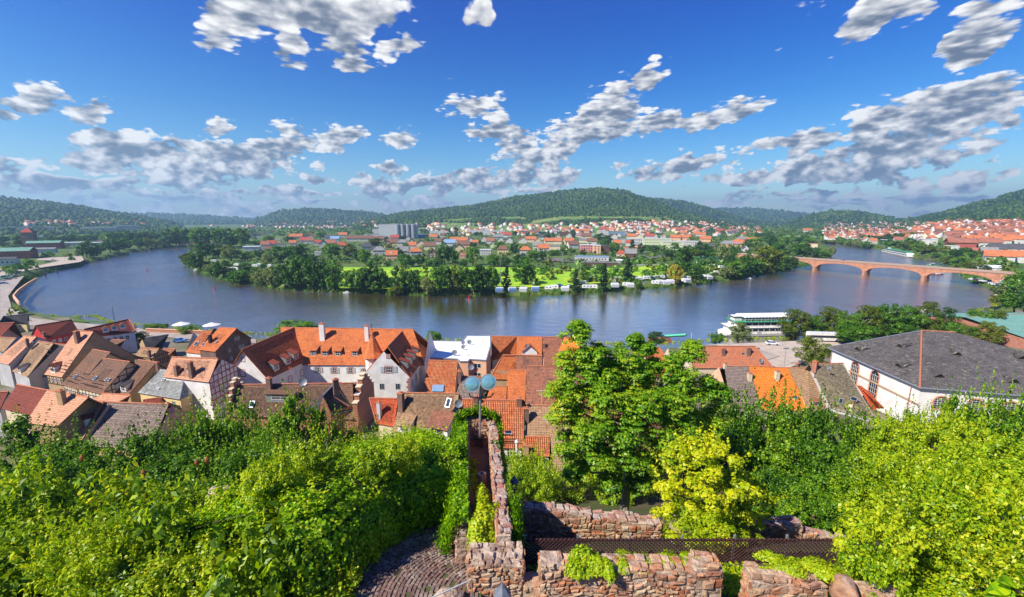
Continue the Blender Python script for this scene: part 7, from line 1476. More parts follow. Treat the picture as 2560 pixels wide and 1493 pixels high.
hs_list(q5, 3.405, [(1740,240,110,'w','w',0,'f'),(1930,200,90,'k','c',0,'g'),(2040,270,220,'k','r',0,'g'),(1930,300,90,'w','w',0,'f'),(2270,270,150,'k','w',0,'g'),(2360,250,130,'o','w',0,'g'),(2480,240,110,'o','w',0,'g'),(2250,360,110,'g','r',0,'g'),(2370,400,190,'o','w',-.1,'g'),(2480,400,130,'o','w',-.1,'g'),(2320,330,110,'s','w',0,'g'),(2480,330,110,'s','w',0,'g'),(2140,330,70,'k','w',0,'g'),(1640,150,80,'o','w',0,'g'),(2020,170,110,'o','w',0,'g'),(1830,145,70,'o','w',0,'g'),(2100,240,120,'o','w',0,'g'),(2180,250,90,'o','w',0,'g'),(2310,225,90,'o','w',0,'g'),(2430,210,110,'k','w',0,'g'),(2200,190,100,'k','w',0,'g'),(1540,180,70,'k','w',0,'g'),(2360,170,80,'k','w',0,'g'),(2440,150,90,'k','w',0,'g'),(2280,140,70,'k','w',0,'g'),(735,270,70,'o','c',0,'f'),(160,230,130,'g','w',0,'h'),(70,270,130,'g','p',0,'h'),(230,240,100,'o','c',0,'g'),(120,260,90,'o','x',0,'g'),(155,300,60,'s','w',HP,'g'),(690,140,70,'o','w',0,'g')], 'near one end of the arched bridge', 'larger houses near the bridge', 1)
# ---------------------------------------------------------------- large buildings
def big(label, cat, q, x0, x1, top, base, depth, wm, rm, rows=0, name='building', rot=0.0, group=None, flat=True, zb=None, frac=.9):
    (ax, by), (bx, _), (_, ty) = q(x0, base), q(x1, base), q(x0, top); m_ = land((ax+bx)/2, by) if zb is None else W((ax+bx)/2, by, zb); g = m_.z; d = m_.y*CP+(CH-g)*SP; wd = (bx-ax)*d/FPX; h = (by-ty)*d*d/(FPX*m_.y); a = -math.atan2(m_.x, m_.y)*.6+rot
    o = empty(name, (m_.x, m_.y, g), label, cat, group, a); mb = MB(); mb.box((0, depth/2, -2), (wd, depth, h+2)); mb.obj('wall', wm, o)
    if flat: mb = MB(); mb.box((0, depth/2, h+.004), (wd+.6, depth+.6, .5)); mb.obj('roof', rm, o)
    else:
        mb = MB(); o_ = .6; slab(mb, [(-wd/2-o_, -o_, h-.2), (wd/2+o_, -o_, h-.2), (wd/2+o_, depth/2, h+depth*.16), (-wd/2-o_, depth/2, h+depth*.16)], .2); slab(mb, [(wd/2+o_, depth+o_, h-.2), (-wd/2-o_, depth+o_, h-.2), (-wd/2-o_, depth/2, h+depth*.16), (wd/2+o_, depth/2, h+depth*.16)], .2); mb.obj('roof', rm, o)
    for r_ in range(rows):
        z = h*(r_+.5)/rows; n = max(2, int(wd*frac/3.2))
        for i in range(min(n, 16)):
            x = -wd*frac/2+wd*frac*(i+.5)/min(n, 16); mb = MB(); mb.obox((x-.7, -.06, z-.7), (1.4, 0, 0), (0, .05, 0), (0, 0, min(1.5, h/rows*.6))); mb.obj('window', M_GLASS, o)
    return o, wd, h
M_PANEL = mat('pale_grey_panel', (.55, .56, .57), .6, None, (.50, .51, .53), .02); M_STEEL = mat('silo_steel', (.36, .38, .41), .45, None, (.30, .32, .35), .05, metal=.3)
o, wd, h = big('huge pale grey warehouse block with four steel silos, the tallest thing in the village', 'silo', q3, 252, 722, 108, 285, 34, M_PANEL, M_PANEL, name='silo_block')
for i in range(4):
    x = -wd/2+wd*(.49+.135*i); r_ = wd*.062; mb = MB(); ring = lambda z, rr_: [(x+rr_*math.cos(t), -r_*.3+rr_*math.sin(t), z) for t in [2*math.pi*k/24 for k in range(24)]]; mb.prism(ring(-1, r_), ring(h+.3, r_)); mb.obj('silo', M_STEEL, o, True)
mb = MB(); x = wd*.455; mb.obox((x-2.2, -r_*1.3-.25, h-6.5), (4.4, 0, 0), (0, .2, 0), (0, 0, 1.6)); mb.obj('sign', mat('red_sign', (.6, .03, .03), .6), o)
IND = 'pale industrial halls'
for (x0, x1, t, b, w_, r_, lab) in [(58,412,232,272,M_PANEL,RM['g'],'long low grey hall in front of the silo block'),(160,258,168,235,WM['w'],RM['w'],'white hall with blue front left of the silo block'),(730,955,238,275,RM['u'],RM['u'],'low light blue hall right of the silo block'),(725,880,160,195,WM['w'],RM['w'],'white round roofed hall behind the blue hall'),(880,1195,195,250,WM['w'],RM['w'],'long white factory behind the gardens'),(940,1030,165,195,mat('orange_hall', (.75, .30, .05), .7),RM['g'],'small orange fronted hall among the white factories'),(1350,1620,182,245,WM['w'],RM['w'],'white factory hall in the middle distance'),(1620,1830,190,240,WM['w'],RM['w'],'white factory hall with two thin chimneys'),(1530,1670,152,180,WM['w'],RM['w'],'far white hall under the vineyards'),(1320,1410,150,168,WM['w'],RM['w'],'small far white hall under the vineyards'),(2330,2520,385,440,P_CREAM,RM['g'],'long beige hall with grey roof behind the road'),(2270,2400,240,275,WM['d'],RM['s'],'dark long low building behind the orange roofs')]:
    big(lab, 'hall', q3, x0, x1, t, b, 22, w_, r_, 0, name='factory_hall', group=IND)
SC = 'long public buildings of the village'
for (x0, x1, t, b, w_, r_, rows, lab) in [(750,1150,296,345,WM['w'],RM['u'],2,'long white school block with pale blue roof'),(1150,1490,288,385,WM['l'],RM['w'],3,'pale green-yellow school block with three window rows'),(1385,1640,322,425,WM['l'],RM['w'],3,'pale school block in front with window rows'),(1600,1875,322,410,WM['w'],RM['w'],3,'white right wing of the schools'),(575,705,192,262,WM['w'],RM['w'],3,'white office block below the hill'),(705,920,200,255,RM['u'],RM['g'],3,'blue banded office block below the hill'),(290,530,220,265,WM['g'],RM['g'],1,'long grey flat roofed hall left of the office block'),(355,520,368,455,mat('red_white_wall', (.72, .30, .28), .7),RM['w'],3,'white and red terraced building'),(520,612,375,485,P_PEACH,RM['w'],4,'beige block between the red-white and the dark building'),(612,720,378,480,WM['d'],RM['s'],2,'dark brown block at the end of the row'),(100,290,205,255,WM['d'],RM['s'],1,'dark flat building among the village roofs')]:
    big(lab, 'building', q4, x0, x1, t, b, 14, w_, r_, rows, group=SC)
big('white flat clubhouse with a long window band at the sports field', 'clubhouse', q4, 290, 710, 517, 572, 12, WM['w'], RM['u'], 1, name='clubhouse'); big('low brown spectator stand in front of the clubhouse', 'stand', q4, 370, 820, 590, 632, 6, WM['d'], RM['g'], 0, name='stand'); big('small white kiosk at the edge of the sports field', 'kiosk', q4, 520, 600, 632, 665, 4, WM['w'], RM['w'], 0, name='kiosk'); big('grey market tent right of the stand', 'tent', q4, 780, 940, 560, 590, 7, WM['g'], RM['w'], 0, name='tent', flat=False)
big('long white supermarket building beyond the bridge', 'hall', q5, 1700, 2150, 182, 212, 25, WM['w'], RM['w'], 0, name='hall', zb=6); big('white tent roof over the quay market right of the bridge', 'tent', q5, 2150, 2300, 440, 475, 12, WM['w'], RM['w'], 0, name='market_tent', flat=False)
# left bank
o, wd, h = big('old brick warehouse with flat green roof beside the round tower', 'warehouse', q1, 360, 640, 585, 655, 18, WM['r'], RM['v'], 2, name='warehouse', flat=False)
o, wd, h = big('tall brick tower with pointed dark red roof on the left bank', 'tower', q1, 290, 385, 470, 650, 14, WM['x'], RM['r'], 4, name='brick_tower')
mb = MB(); mb.prism([(-wd/2-.8, -.8, h+.5), (wd/2+.8, -.8, h+.5), (wd/2+.8, 14.8, h+.5), (-wd/2-.8, 14.8, h+.5)], [(-.3, 6.7, h+8), (.3, 6.7, h+8), (.3, 7.3, h+8), (-.3, 7.3, h+8)]); mb.obj('spire', RM['r'], o)
big('white low shed in front of the brick warehouse', 'shed', q1, 370, 590, 655, 698, 10, WM['w'], RM['g'], 0, name='shed', flat=False); big('dark long hall with green roof at the left edge', 'hall', q1, -40, 280, 680, 770, 22, WM['r'], RM['v'], 1, name='hall', flat=False); big('low white house front under the dark hall at the left edge', 'house', q1, -20, 150, 770, 850, 10, WM['w'], RM['s'], 1, name='house', flat=False)
big('broad cream factory with dark vertical windows far left', 'factory', q1, 990, 1290, 408, 475, 30, P_CREAM, RM['w'], 1, name='factory', rot=.1); big('taller stepped cream factory wing far left', 'factory', q1, 1355, 1560, 385, 465, 30, P_CREAM, RM['w'], 2, name='factory', rot=.1)
for i, (x0, x1, t, b) in enumerate([(0,310,405,435),(330,640,405,430),(430,540,510,540),(700,900,585,625),(1010,1130,585,610),(1110,1210,565,600),(1640,1800,430,450),(1830,1900,415,440),(640,760,450,470),(800,980,440,462)]): big('pale flat industrial hall far off on the left bank', 'hall', q1, x0, x1, t, b, 20, WM['w'], RM['w'] if i != 5 else RM['k'], 0, name='hall', group='far halls on the left bank')
# railway bridge far left, road bridge far right
def beam_bridge(label, pts, z, hh, m_, piers, pm):
    P = [W(x, y, z) for x, y in pts]; o = empty('beam_bridge', P[0], label, 'bridge'); mb = MB(); u = P[-1]-P[0]; n = Vector((-u.y, u.x, 0)).normalized()*4; mb.obox(Vector((0, 0, -hh)), u, n, Vector((0, 0, hh))); mb.obj('deck', m_, o)
    for t in piers: mb = MB(); c = u*t+n*.5; mb.box((c.x, c.y, -z-1), (2.2, 3.4, z+1-hh), math.atan2(u.y, u.x)); mb.obj('pier', pm, o)
beam_bridge('dark railway truss bridge with an ochre pier far left', [(395,606),(540,606)], 9, 2.6, WM['d'], [.52], mat('ochre_pier', (.60, .42, .12), .8)); beam_bridge('long grey road bridge far behind the arched bridge', [(1945,588),(2330,603)], 12, 1.6, mat('concrete', (.42, .43, .42), .8), [.1, .2, .3, .4, .5, .6, .7, .8, .9], MATS['concrete'])
# ---------------------------------------------------------------- ships, buoys, posts
def ship(label, P0_, P1_, wd, decks, deckh, roofs, cat='ship', bow=True, stripe=(.05, .35, .15)):
    P0_, P1_ = Vector(P0_), Vector(P1_); u = P1_-P0_; u.z = 0; L = u.length; rz = math.atan2(u.y, u.x); o = empty('passenger_ship', P0_, label, cat, None, rz); hw = wd/2
    out = [(0, 0), (L*.035, -hw*.55), (L*.10, -hw*.92), (L*.2, -hw), (L*.97, -hw), (L, -hw*.8), (L, hw*.8), (L*.97, hw), (L*.2, hw), (L*.10, hw*.92), (L*.035, hw*.55)]
    mb = MB(); mb.prism([(x*.985+.3, y*.9, -.8) for x, y in out], [(x, y, 1.7) for x, y in out]); mb.obj('hull', P_WHITE, o); mb = MB(); mb.prism([(x-.02 if x > 0 else -.05, y*1.012, .15) for x, y in out], [(x-.02 if x > 0 else -.05, y*1.012, .55) for x, y in out], cap=False); mb.obj('waterline_stripe', mat('dark_stripe', (.06, .08, .10), .5), o)
    z = 1.704
    for k in range(decks):
        x0, x1 = L*(.14+.05*k), L*(.96-.03*k); y = hw*(.92-.05*k); mb = MB(); mb.obox((x0, -y, z), (x1-x0, 0, 0), (0, 2*y, 0), (0, 0, deckh)); sup = mb.obj('deckhouse', P_WHITE, o)
        n = int((x1-x0)/2.6)
        for i in range(n):
            for sg in (-1, 1): mb = MB(); mb.obox((x0+.5+i*(x1-x0-.6)/n, sg*(y+.03)-.02, z+deckh*.38), ((x1-x0-.6)/n-.35, 0, 0), (0, .04, 0), (0, 0, deckh*.42)); mb.obj('window', M_GLASS, sup)
        z += deckh+.004; mb = MB(); mb.obox((x0-1.2, -hw*.98, z), (x1-x0+1.6, 0, 0), (0, hw*1.96, 0), (0, 0, .15)); mb.obj('deck_floor', mat('ship_green', stripe, .6) if k == decks-1 else P_WHITE, o); z += .154
    mb = MB()
    for i in range(12):
        for sg in (-1, 1): mb.tube([(L*.2+i*L*.066, sg*hw*.94, z), (L*.2+i*L*.066, sg*hw*.94, z+1.1)], .04, 4)
    for sg in (-1, 1): mb.tube([(L*.2, sg*hw*.94, z+1.1), (L*.93, sg*hw*.94, z+1.1)], .05, 4)
    mb.obj('railing', M_TRIM, o); mb = MB(); mb.box((L*.22, 0, z), (3.2, 3.2, 2.0)); wh = mb.obj('wheelhouse', P_WHITE, o); mb = MB(); mb.box((L*.22, 0, z+1.0), (3.26, 3.26, .6)); mb.obj('window', M_GLASS, wh)
    if roofs:
        n = roofs; st = L*.68/n
        for i in range(n): mb = MB(); x = L*.27+i*st; mb.face([(x, -hw*.8, z+1.7), (x+st*.82, -hw*.8, z+2.1), (x+st*.82, hw*.8, z+2.1), (x, hw*.8, z+1.7)]); mb.face([(x, hw*.8, z+1.64), (x+st*.82, hw*.8, z+2.04), (x+st*.82, -hw*.8, z+2.04), (x, -hw*.8, z+1.64)]); mb.tube([(x+.3, -hw*.7, z), (x+.3, -hw*.7, z+1.7)], .04, 4); mb.obj('sun_awning', P_WHITE, o)
    return o
b0_, b1_ = W(1798, 840, 0), W(2015, 836, 0); u = (b1_-b0_).normalized(); b0_ = b0_+Vector((0, 1.5, 0)); ship('white two deck excursion ship moored at the quay with rows of sun awnings', b0_, b0_+u*35, 9.5, 2, 2.4, 16)
ship('long white river cruiser upstream of the arched bridge', W(2207, 629, 0), W(2282, 645, 0), 11, 2, 2.2, 0); ship('white ship with tent roofs seen over the bridge deck at right', W(2318, 672, 0), W(2368, 681, 0), 9, 1, 2.6, 6); ship('second white ship mostly hidden behind the plane trees', W(2130, 812, 0), W(2330, 806, 0), 8, 1, 2.4, 8)
def small_boat(px, py, L, col, label, group=None):
    o = empty('small_boat', W(px, py, 0), label, 'boat', group, rd.uniform(-.3, .3)); out = [(0, -1), (.4, -.7), (.5, 0), (.4, .7), (0, 1)]; pr = [(-L/2, -.8), (L*.2, -.9), (L/2, 0), (L*.2, .9), (-L/2, .8)]; mb = MB(); mb.prism([(x*.9, y*.8, -.3) for x, y in pr], [(x, y, .6) for x, y in pr]); mb.obj('hull', col, o); mb = MB(); mb.box((0, 0, .604), (L*.35, 1.2, .8)); mb.obj('cabin', P_WHITE, o)
small_boat(1873, 698, 6, P_WHITE, 'small white boat near the left end of the bridge'); small_boat(1884, 694, 5, RM['v'], 'green covered boat beside the small white one'); small_boat(2345, 687, 12, RM['r'], 'red hulled boat under the bridge near the right bank'); small_boat(868, 733, 6, P_WHITE, 'pale rowing boat under the shoreline trees'); small_boat(490, 676, 5, P_WHITE, 'pale boat at the tip of the peninsula'); small_boat(2490, 742, 6, RM['r'], 'little red boat by the right bank trees')
def buoy(px, py, label, col): o = empty('buoy', W(px, py, 0), label, 'buoy'); mb = MB(); mb.tube([(0, 0, -.3), (0, 0, .5), (0, 0, .55), (0, 0, 1.6), (0, 0, 2.0)], [.7, .65, .35, .25, .08], 10); mb.obj('float', col, o, True); mb = MB(); mb.tube([(0, 0, 2.0), (0, 0, 2.5)], [.3, .3], 8); mb.obj('top_mark', col, o)
M_BUOY = mat('buoy_red', (.75, .03, .02), .5); buoy(1173, 748, 'bright red buoy in the middle of the river', M_BUOY); buoy(535, 721, 'red buoy left of the peninsula trees', M_BUOY); buoy(368, 677, 'small dark red buoy in the left arm of the river', M_BUOY)
for (x, y) in [(525,970),(657,925),(772,885),(1005,828),(1122,798),(1228,778),(1317,760),(1400,740),(1475,720),(1578,698),(1680,680),(1790,660)]:
    px, py = q1(x, y); p = W(px, py, 0); o = empty('mooring_post', p, 'dark violet mooring post at the edge of the left bank', 'mooring post', 'mooring posts along the left bank'); mb = MB(); mb.tube([(0, 0, -1), (0, 0, 4.5)], .6, 8); mb.obj('post', mat('violet_steel', (.09, .05, .22), .5), o); mb = MB(); mb.tube([(0, 0, 4.5), (0, 0, 4.8)], .6, 8); mb.obj('post_cap', M_DMETAL, o)
def pole(px, yb, yt, z, label, cat='mast', r=.09, m_=None, head=True, group=None, name='lamp_mast'):
    p = W(px, yb, z); d = p.y*CP+(CH-z)*SP; h = (yb-yt)*d*d/(FPX*p.y); o = empty(name, p, label, cat, group); mb = MB(); mb.tube([(0, 0, 0), (0, 0, h)], [r, r*.7], 6); mb.obj('pole', m_ or M_METAL, o)
    if head: mb = MB(); mb.box((0, 0, h), (1.6, .3, .35)); mb.obj('lamp_head', M_METAL, o)
for (q, x, b, t, lab) in ((q3,1770,845,575,'left floodlight mast of the sports meadow beside the dark conifer'),(q3,1790,605,455,'floodlight mast behind the sports meadow by the brown hipped house'),(q4,133,645,460,'floodlight mast left of the white clubhouse'),(q4,360,790,590,'floodlight mast in front of the spectator stand')): px, yb = q(x, b); pole(px, yb, q(x, t)[1], gm, lab, 'floodlight mast', .28)
pole(286, 801, 765, 14, 'thin dark flagpole beside the dormered red roof on the left', 'flagpole', .09, M_DMETAL, False, name='flagpole')
for (x, b, t, lab) in ((80,285,210,'white mast on the quay left of the young tree'),(218,275,210,'slim mast on the quay right of the young tree'),(708,280,165,'tall grey lamp post in front of the moored ship'),(762,455,330,'grey lamp post on the road corner above the orange roofs'),(575,265,215,'short lamp post between the willow and the ship'),(352,300,235,'short post left of the willow on the quay')): px, yb = r4(x, b); pole(px, yb, r4(x, t)[1], 5.2, lab, 'lamp post', .08, M_TRIM if x < 300 else None, x > 300, name='lamp_post')
for (px, py, lab) in ((455, 826, 'left white parasol on the riverside promenade'), (531, 828, 'right white parasol on the riverside promenade')):
    o = empty('parasol', W(px, py, 5.2), lab, 'parasol'); mb = MB()
    for k in range(8): a, b = k*math.pi/4, (k+1)*math.pi/4; mb.face([(3.2*math.cos(a), 3.2*math.sin(a), 2.6), (3.2*math.cos(b), 3.2*math.sin(b), 2.6), (0, 0, 3.7)]); mb.face([(3.2*math.cos(b), 3.2*math.sin(b), 2.55), (3.2*math.cos(a), 3.2*math.sin(a), 2.55), (0, 0, 3.64)])
    mb.obj('canopy', P_WHITE, o); mb = MB(); mb.tube([(0, 0, 0), (0, 0, 3.6)], .06, 6); mb.obj('pole', M_METAL, o)
# gangway pontoon
o = empty('gangway', W(1672, 855, 0), 'pontoon with a green gangway by the near bank', 'gangway'); mb = MB(); mb.box((-3, 3, -.4), (9, 4, 1.2)); mb.obj('pontoon', RM['k'], o); mb = MB(); a_, b_ = Vector((-1, 3, 1.6)), Vector((5.5, -3.5, 4.0)); mb.tube([a_, b_], .6, 4); mb.obj('ramp', mat('gangway_green', (.10, .50, .32), .5), o)
# riverside wall left, coach, goal, net
a_, b_ = W(365, 830, 5.1), W(560, 838, 5.1); o = empty('quay_wall', a_, 'low red stone wall along the promenade behind the slate roof', 'wall'); mb = MB(); mb.obox(Vector((0, 0, 0)), b_-a_, Vector((0, .6, 0)), Vector((0, 0, 1.3))); mb.obj('masonry', M_SAND, o); mb = MB(); mb.obox(Vector((0, -.1, 1.303)), b_-a_, Vector((0, .8, 0)), Vector((0, 0, .15))); mb.obj('coping', P_PEACH, o)
L_ = [(60,760),(46,742),(58,728),(80,712),(104,698)]; 
for i in range(len(L_)-1):
    a_, b_ = W(L_[i][0]-14, L_[i][1], 5.1), W(L_[i+1][0]-14, L_[i+1][1], 5.1); o = empty('quay_wall', a_, 'stretch of low pale wall edging the promenade bend', 'wall', 'walls of the promenade bend'); mb = MB(); mb.obox(Vector((0, 0, -1)), b_-a_, Vector((.7, .2, 0)), Vector((0, 0, 2.0))); mb.obj('masonry', P_PEACH, o)
p = W(2060, 853, 5.2); o = empty('coach', p, 'white coach parked under the plane trees by the quay', 'coach', None, -.1); cb_ = MB(); cb_.box((0, 0, .5), (12, 2.5, 2.7)); cb_.obj('body', P_WHITE, o); cb_ = MB(); cb_.box((0, 0, 1.6), (11.6, 2.56, .9)); cb_.obj('window', M_GLASS, o); cb_ = MB(); cb_.box((0, 0, 3.204), (11.6, 2.3, .2)); cb_.obj('roof', RM['w'], o)
for x in (-4, 3.6): cb_ = MB(); cb_.tube([(x, -1.27, .5), (x, 1.27, .5)], .5, 12); cb_.obj('wheel', M_DMETAL, o)
for (x0, x1, lab) in ((757, 822, 'white goal on the sports field left of the broad spruce'),):
    p0, p1 = W(*q4(x0, 690), gm), W(*q4(x1, 692), gm); o = empty('goal', p0, lab, 'goal'); d = p1-p0; mb = MB(); mb.tube([(0, 0, 0), (0, 0, 2.44), d+Vector((0, 0, 2.44)), d], .12, 6); mb.obj('goal_frame', M_TRIM, o)
p0, p1 = W(*q4(1775, 622), gm), W(*q4(2088, 628), gm); o = empty('ball_net', p0, 'tall green ball-stop fence behind the right end of the sports field', 'fence'); d = p1-p0
for i in range(9): mb = MB(); c = d*(i/8); mb.tube([c, c+Vector((0, 0, 9))], .15, 5); mb.obj('post', mat('net_green', (.03, .25, .16), .6), o)
mb = MB()
for i in range(1, 10): mb.tube([Vector((0, 0, i)), d+Vector((0, 0, i))], .035, 3)
for i in range(40): mb.tube([d*(i/40), d*(i/40)+Vector((0, 0, 9))], .03, 3)
mb.obj('net', MATS['net_green'], o)
a_, b_ = W(*q4(1020, 628), gm), W(*q4(1520, 612), gm); o = empty('field_boards', a_, 'line of pale boards along the far side of the sports field', 'boards'); mb = MB(); mb.obox(Vector((0, 0, 0)), b_-a_, Vector((0, .2, 0)), Vector((0, 0, 1.0))); mb.obj('board', P_WHITE, o)
# ---------------------------------------------------------------- woods and forest as masses
def ico(sub=0):
    import bmesh; bm = bmesh.new(); bmesh.ops.create_icosphere(bm, subdivisions=sub+1, radius=1); V = np.array([v.co for v in bm.verts]); Fi = np.array([[v.index for v in f.verts] for f in bm.faces]); return V, Fi
IV, IF = ico(0)
def blobs(name, P, R_, m_, label, seed, flat=1.0):
    rs = np.random.RandomState(seed); n = len(P); V = IV[None]*(1+.28*rs.normal(size=(n, len(IV), 1)))*R_[:, None, None]; V[:, :, 2] *= flat; V = V+P[:, None, :]
    F = (IF[None]+np.arange(n)[:, None, None]*len(IV)).reshape(-1, 3); o = link(bpy.data.objects.new(name, np_mesh(name, V.reshape(-1, 3), None, [m_], T=F))); tag(o, label, 'forest', kind='stuff'); return o
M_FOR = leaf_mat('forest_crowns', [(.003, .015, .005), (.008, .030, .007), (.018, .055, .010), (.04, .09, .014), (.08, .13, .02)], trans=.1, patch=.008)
rs = np.random.RandomState(31); n = 95000; A = rs.uniform(-.98, .98, n); R_ = np.exp(rs.uniform(math.log(1120), math.log(7000), n)); X, Y = R_*np.sin(A), R_*np.cos(A); Z, I = ground_h(X, Y); r1v = np.array([h[4] for h in HILLS]+[0])[I]
veg = hsh(X, Y, 120, 9)+.4*hsh(X, Y, 40, 4); keep = (I >= 0) & (R_ < r1v*1.03) & ~((I == 3) & (R_ < 1800) & (Z < 62) & (veg > .0)); X, Y, Z, R_ = X[keep], Y[keep], Z[keep], R_[keep]
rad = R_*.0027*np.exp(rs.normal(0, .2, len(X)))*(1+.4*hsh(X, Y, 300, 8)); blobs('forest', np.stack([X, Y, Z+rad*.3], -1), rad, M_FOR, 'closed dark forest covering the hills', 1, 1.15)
# hedges between the vineyard plots
# leafy cover over the plain: low detail trees merged, more than one could count
def cover(name, regions, n, label, seed, mats_, leafn=26, rr_=(3.0, 5.5), mn=10, h2=1.2, leafs=.62):
    rs = np.random.RandomState(seed); L_ = []
    for (x0, x1, y0, y1, k) in regions:
        px, py = rs.uniform(x0, x1, k), rs.uniform(y0, y1, k); z = np.full(k, 5.0)
        for _ in range(4): X, Y = Wv(px, py, z); ok = (Y > 0) & (Y < 2600); z = np.minimum(_grid(GZ, X, Y), 44)
        ok &= (np.hypot(X, Y) > 300) & (_grid(SDG, X, Y) > mn) & (z < 43.5) & (np.abs(_grid(GZ, X, Y)-z) < 3); L_.append(np.stack([X, Y, z], 1)[ok])
    pts = np.concatenate(L_)
    P = np.array(pts); n = len(P); r_ = rs.uniform(*rr_, n)*(1+np.hypot(P[:, 0], P[:, 1])/2600); T_ = rs.normal(size=(leafn, 3)); 
    D = rs.normal(size=(n, leafn, 3)); D /= np.linalg.norm(D, axis=2, keepdims=True); D[:, :, 2] = np.abs(D[:, :, 2])*1.0
    Q = P[:, None, :]+D*(r_[:, None, None]*(.55+.45*rs.rand(n, leafn, 1)))*np.array([1, 1, h2])+np.array([0, 0, .6]); Nn = D+rs.normal(size=D.shape)*.35
    V, F = leaves(Q.reshape(-1, 3), Nn.reshape(-1, 3), np.repeat(r_*leafs, leafn)[:, None], rs, .8)
    half = len(F)//2; mi = np.repeat(rs.randint(0, len(mats_), n), leafn)
    o = link(bpy.data.objects.new(name, np_mesh(name, V, F, mats_, mi))); tag(o, label, 'woods', kind='stuff'); return o
ML = [L_DARK, L_MID, MATS['olive_leaves']] if 'olive_leaves' in MATS else [L_DARK, L_MID]
cover('woods', [(0,650,572,604,620),(0,400,560,580,200),(640,1100,571,590,320),(1060,1900,566,592,520),(1850,2110,566,606,420),(2050,2560,562,608,420),(2200,2560,590,660,150),(1450,1900,556,575,260)], 0, 'mass of trees over the plain beyond the river', 3, ML)
cover('garden_bushes', [(470,860,625,712,520),(700,1830,592,640,620),(820,1240,640,660,150),(1240,1420,652,667,50),(1420,1700,640,655,100),(1700,1930,640,690,120),(1830,2080,598,660,300),(2230,2500,610,680,150)], 0, 'low garden bushes and hedges between the trees of the peninsula', 4, ML, 22, (1.2, 2.6), 3, .9)
cover('bank_bushes', [(455,1950,640,745,4200)], 0, 'reedy bushes along the waterline of the peninsula', 5, [MATS['olive_leaves'] if 'olive_leaves' in MATS else L_MID, L_MID], 14, (.7, 1.5), 1.5, .9) if False else None
# reeds and shrubs right at the water's edge, following the shore
def edge(name, poly, n, off, label, seed, m_, r0, r1_):
    rs = np.random.RandomState(seed); P = np.array([W(x, y, 0)[:2] for x, y in poly]); seg = np.linalg.norm(np.diff(P, axis=0), axis=1); cs = np.concatenate([[0], np.cumsum(seg)]); s = rs.rand(n)*cs[-1]; x = np.interp(s, cs, P[:, 0]); y = np.interp(s, cs, P[:, 1]); k = np.clip(np.searchsorted(cs, s)-1, 0, len(seg)-1); d = np.diff(P, axis=0)[k]/seg[k][:, None]
    nn = np.stack([-d[:, 1], d[:, 0]], 1); o_ = rs.uniform(*off, n)[:, None]; q = np.stack([x, y], 1)+nn*o_; sd = river_sd(q[:, 0], q[:, 1]); q2 = np.stack([x, y], 1)-nn*o_; q = np.where((sd > 0)[:, None], q, q2); z = ground_h(q[:, 0], q[:, 1])[0]; c = np.stack([q[:, 0], q[:, 1], np.maximum(z, .1)], 1); lf = 16
    D = rs.normal(size=(n, lf, 3)); D /= np.linalg.norm(D, axis=2, keepdims=True); D[:, :, 2] = np.abs(D[:, :, 2]); r_ = rs.uniform(r0, r1_, n); Q = c[:, None]+D*r_[:, None, None]*(.4+.6*rs.rand(n, lf, 1)); V, F = leaves(Q.reshape(-1, 3), (D+rs.normal(size=D.shape)*.4).reshape(-1, 3), np.repeat(r_*.7, lf)[:, None], rs, .6); o = link(bpy.data.objects.new(name, np_mesh(name, V, F, [m_]))); tag(o, label, 'bushes', kind='stuff')
edge('shore_bushes', PEN[6:-1], 1500, (.3, 4), 'low bushes and reeds along the shore of the peninsula', 6, L_MID, .7, 1.8)
edge('shore_bushes', LEFTB[2:13], 700, (.3, 4), 'green bank vegetation along the left shore', 7, L_MID, .7, 1.6)
edge('shore_bushes', RIGHTB[1:-1], 700, (.3, 5), 'bushes along the shore beyond the bridge', 8, L_MID, 1.0, 2.4)
edge('shore_bushes', NEAR, 700, (.3, 2.5), 'green edge of the near bank', 9, L_LIME, .4, .9)
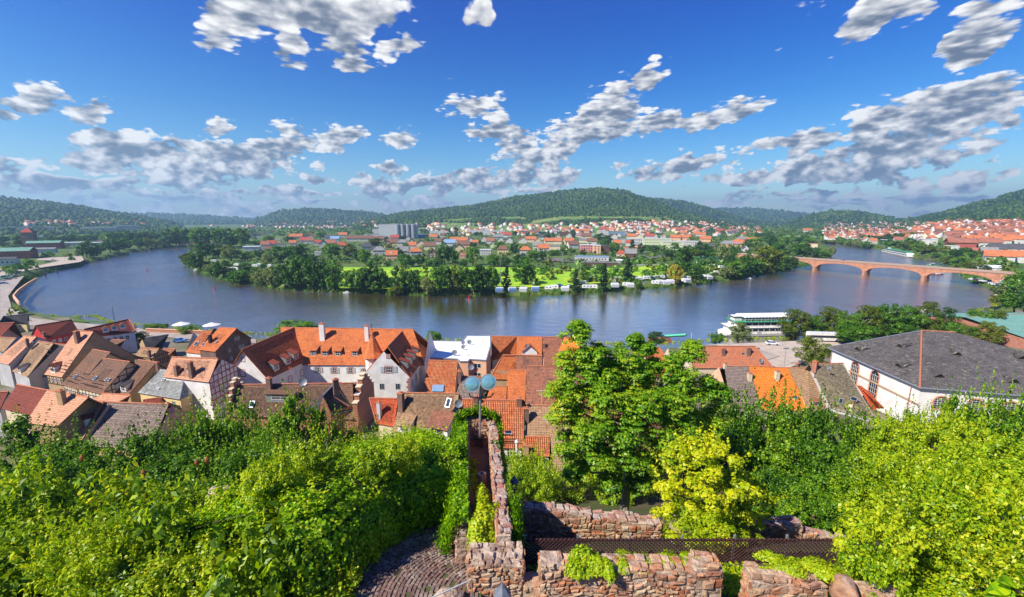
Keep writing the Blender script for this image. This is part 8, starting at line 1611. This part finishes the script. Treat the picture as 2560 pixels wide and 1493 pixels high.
def far_houses(name, regions, label, seed):
    rs = np.random.RandomState(seed); V = []; F = []; Tt = []; MI = []; mt = [RM['o'], RM['k'], RM['b'], WM['w'], WM['c']]; nq = []; nt = []
    for (x0, x1, y0, y1, k) in regions:
        for _ in range(k):
            p = land(rs.uniform(x0, x1), rs.uniform(y0, y1))
            if p.y > 3000 or p.z > 95 or sdf(p.x, p.y) < 12: continue
            L_, w_, e, t = rs.uniform(6, 9), rs.uniform(5, 6), 5.5, 10; a = rs.choice([0, 1.57])+rs.uniform(-.3, .3); ca, sa = math.cos(a), math.sin(a); b = len(V)
            for (x, y, z) in ((-L_,-w_,-2),(L_,-w_,-2),(L_,w_,-2),(-L_,w_,-2),(-L_,-w_,e),(L_,-w_,e),(L_,w_,e),(-L_,w_,e),(-L_,0,t),(L_,0,t)): V.append((p.x+x*ca-y*sa, p.y+x*sa+y*ca, p.z+z))
            wm, rm = 3+int(rs.rand() < .3), int(rs.randint(0, 3)); nq += [((b,b+1,b+5,b+4), wm), ((b+1,b+2,b+6,b+5), wm), ((b+2,b+3,b+7,b+6), wm), ((b+3,b,b+4,b+7), wm), ((b+4,b+5,b+9,b+8), rm), ((b+6,b+7,b+8,b+9), rm)]; nt += [((b+5,b+6,b+9), wm), ((b+7,b+4,b+8), wm)]
    me = np_mesh(name, np.array(V), np.array([q[0] for q in nq]), mt, [q[1] for q in nq]+[q[1] for q in nt], T=np.array([q[0] for q in nt])); o = link(bpy.data.objects.new(name, me)); tag(o, label, 'houses', kind='stuff')
far_houses('distant_houses', [(2060,2560,558,600,420),(1040,1900,562,590,230),(1500,1900,556,580,70),(60,640,556,566,60),(600,950,554,572,90)], 'countless tiny houses of the far villages at the foot of the hills', 12)
# stones of the near shore line under the caravans
# ---------------------------------------------------------------- air
hz = MB(); hz.obox((-9500, -400, -60), (19000, 0, 0), (0, 10500, 0), (0, 0, 560)); 
m = bpy.data.materials.new('haze'); m.use_nodes = True; m.node_tree.nodes.clear(); N = NT(m.node_tree); pv = N.n('ShaderNodeVolumePrincipled'); pv.inputs['Color'].default_value = (.42, .68, .95, 1); pv.inputs['Density'].default_value = .00015; pv.inputs['Anisotropy'].default_value = .2; oo = N.n('ShaderNodeOutputMaterial'); N.L(pv.outputs[0], oo.inputs[1])
o = hz.obj('haze', m); tag(o, 'blue summer haze in the air of the valley', kind='stuff')
scene.cycles.volume_step_rate = 1; scene.cycles.volume_max_steps = 64
# ---------------------------------------------------------------- labels: say which of the look-alikes, counted from the left of the view
ORD = ['', 'leftmost', 'second', 'third', 'fourth', 'fifth', 'sixth', 'seventh', 'eighth', 'ninth', 'tenth', 'eleventh', 'twelfth', 'thirteenth', 'fourteenth', 'fifteenth', 'sixteenth', 'seventeenth', 'eighteenth', 'nineteenth', 'twentieth']
same = {}
for o in scene.objects:
    if o.parent is None and o.get('label') and o.get('category'): same.setdefault(o['label'], []).append(o)
for lab, L_ in same.items():
    n = len(L_)
    if n < 2: continue
    L_.sort(key=lambda o: proj(o.location)[0]); w0 = len(lab.split())
    for i, o in enumerate(L_):
        k, m_ = i+1, n-i; t = None
        if k <= m_ and k < len(ORD): t = 'leftmost of these' if k == 1 else ORD[k]+' from the left'
        elif m_ < len(ORD): t = 'rightmost of these' if m_ == 1 else ORD[m_]+' from the right'
        if t and w0+len(t.split()) <= 16: o['label'] = lab+', '+t
        if not o.get('group'): o['group'] = lab[:50]
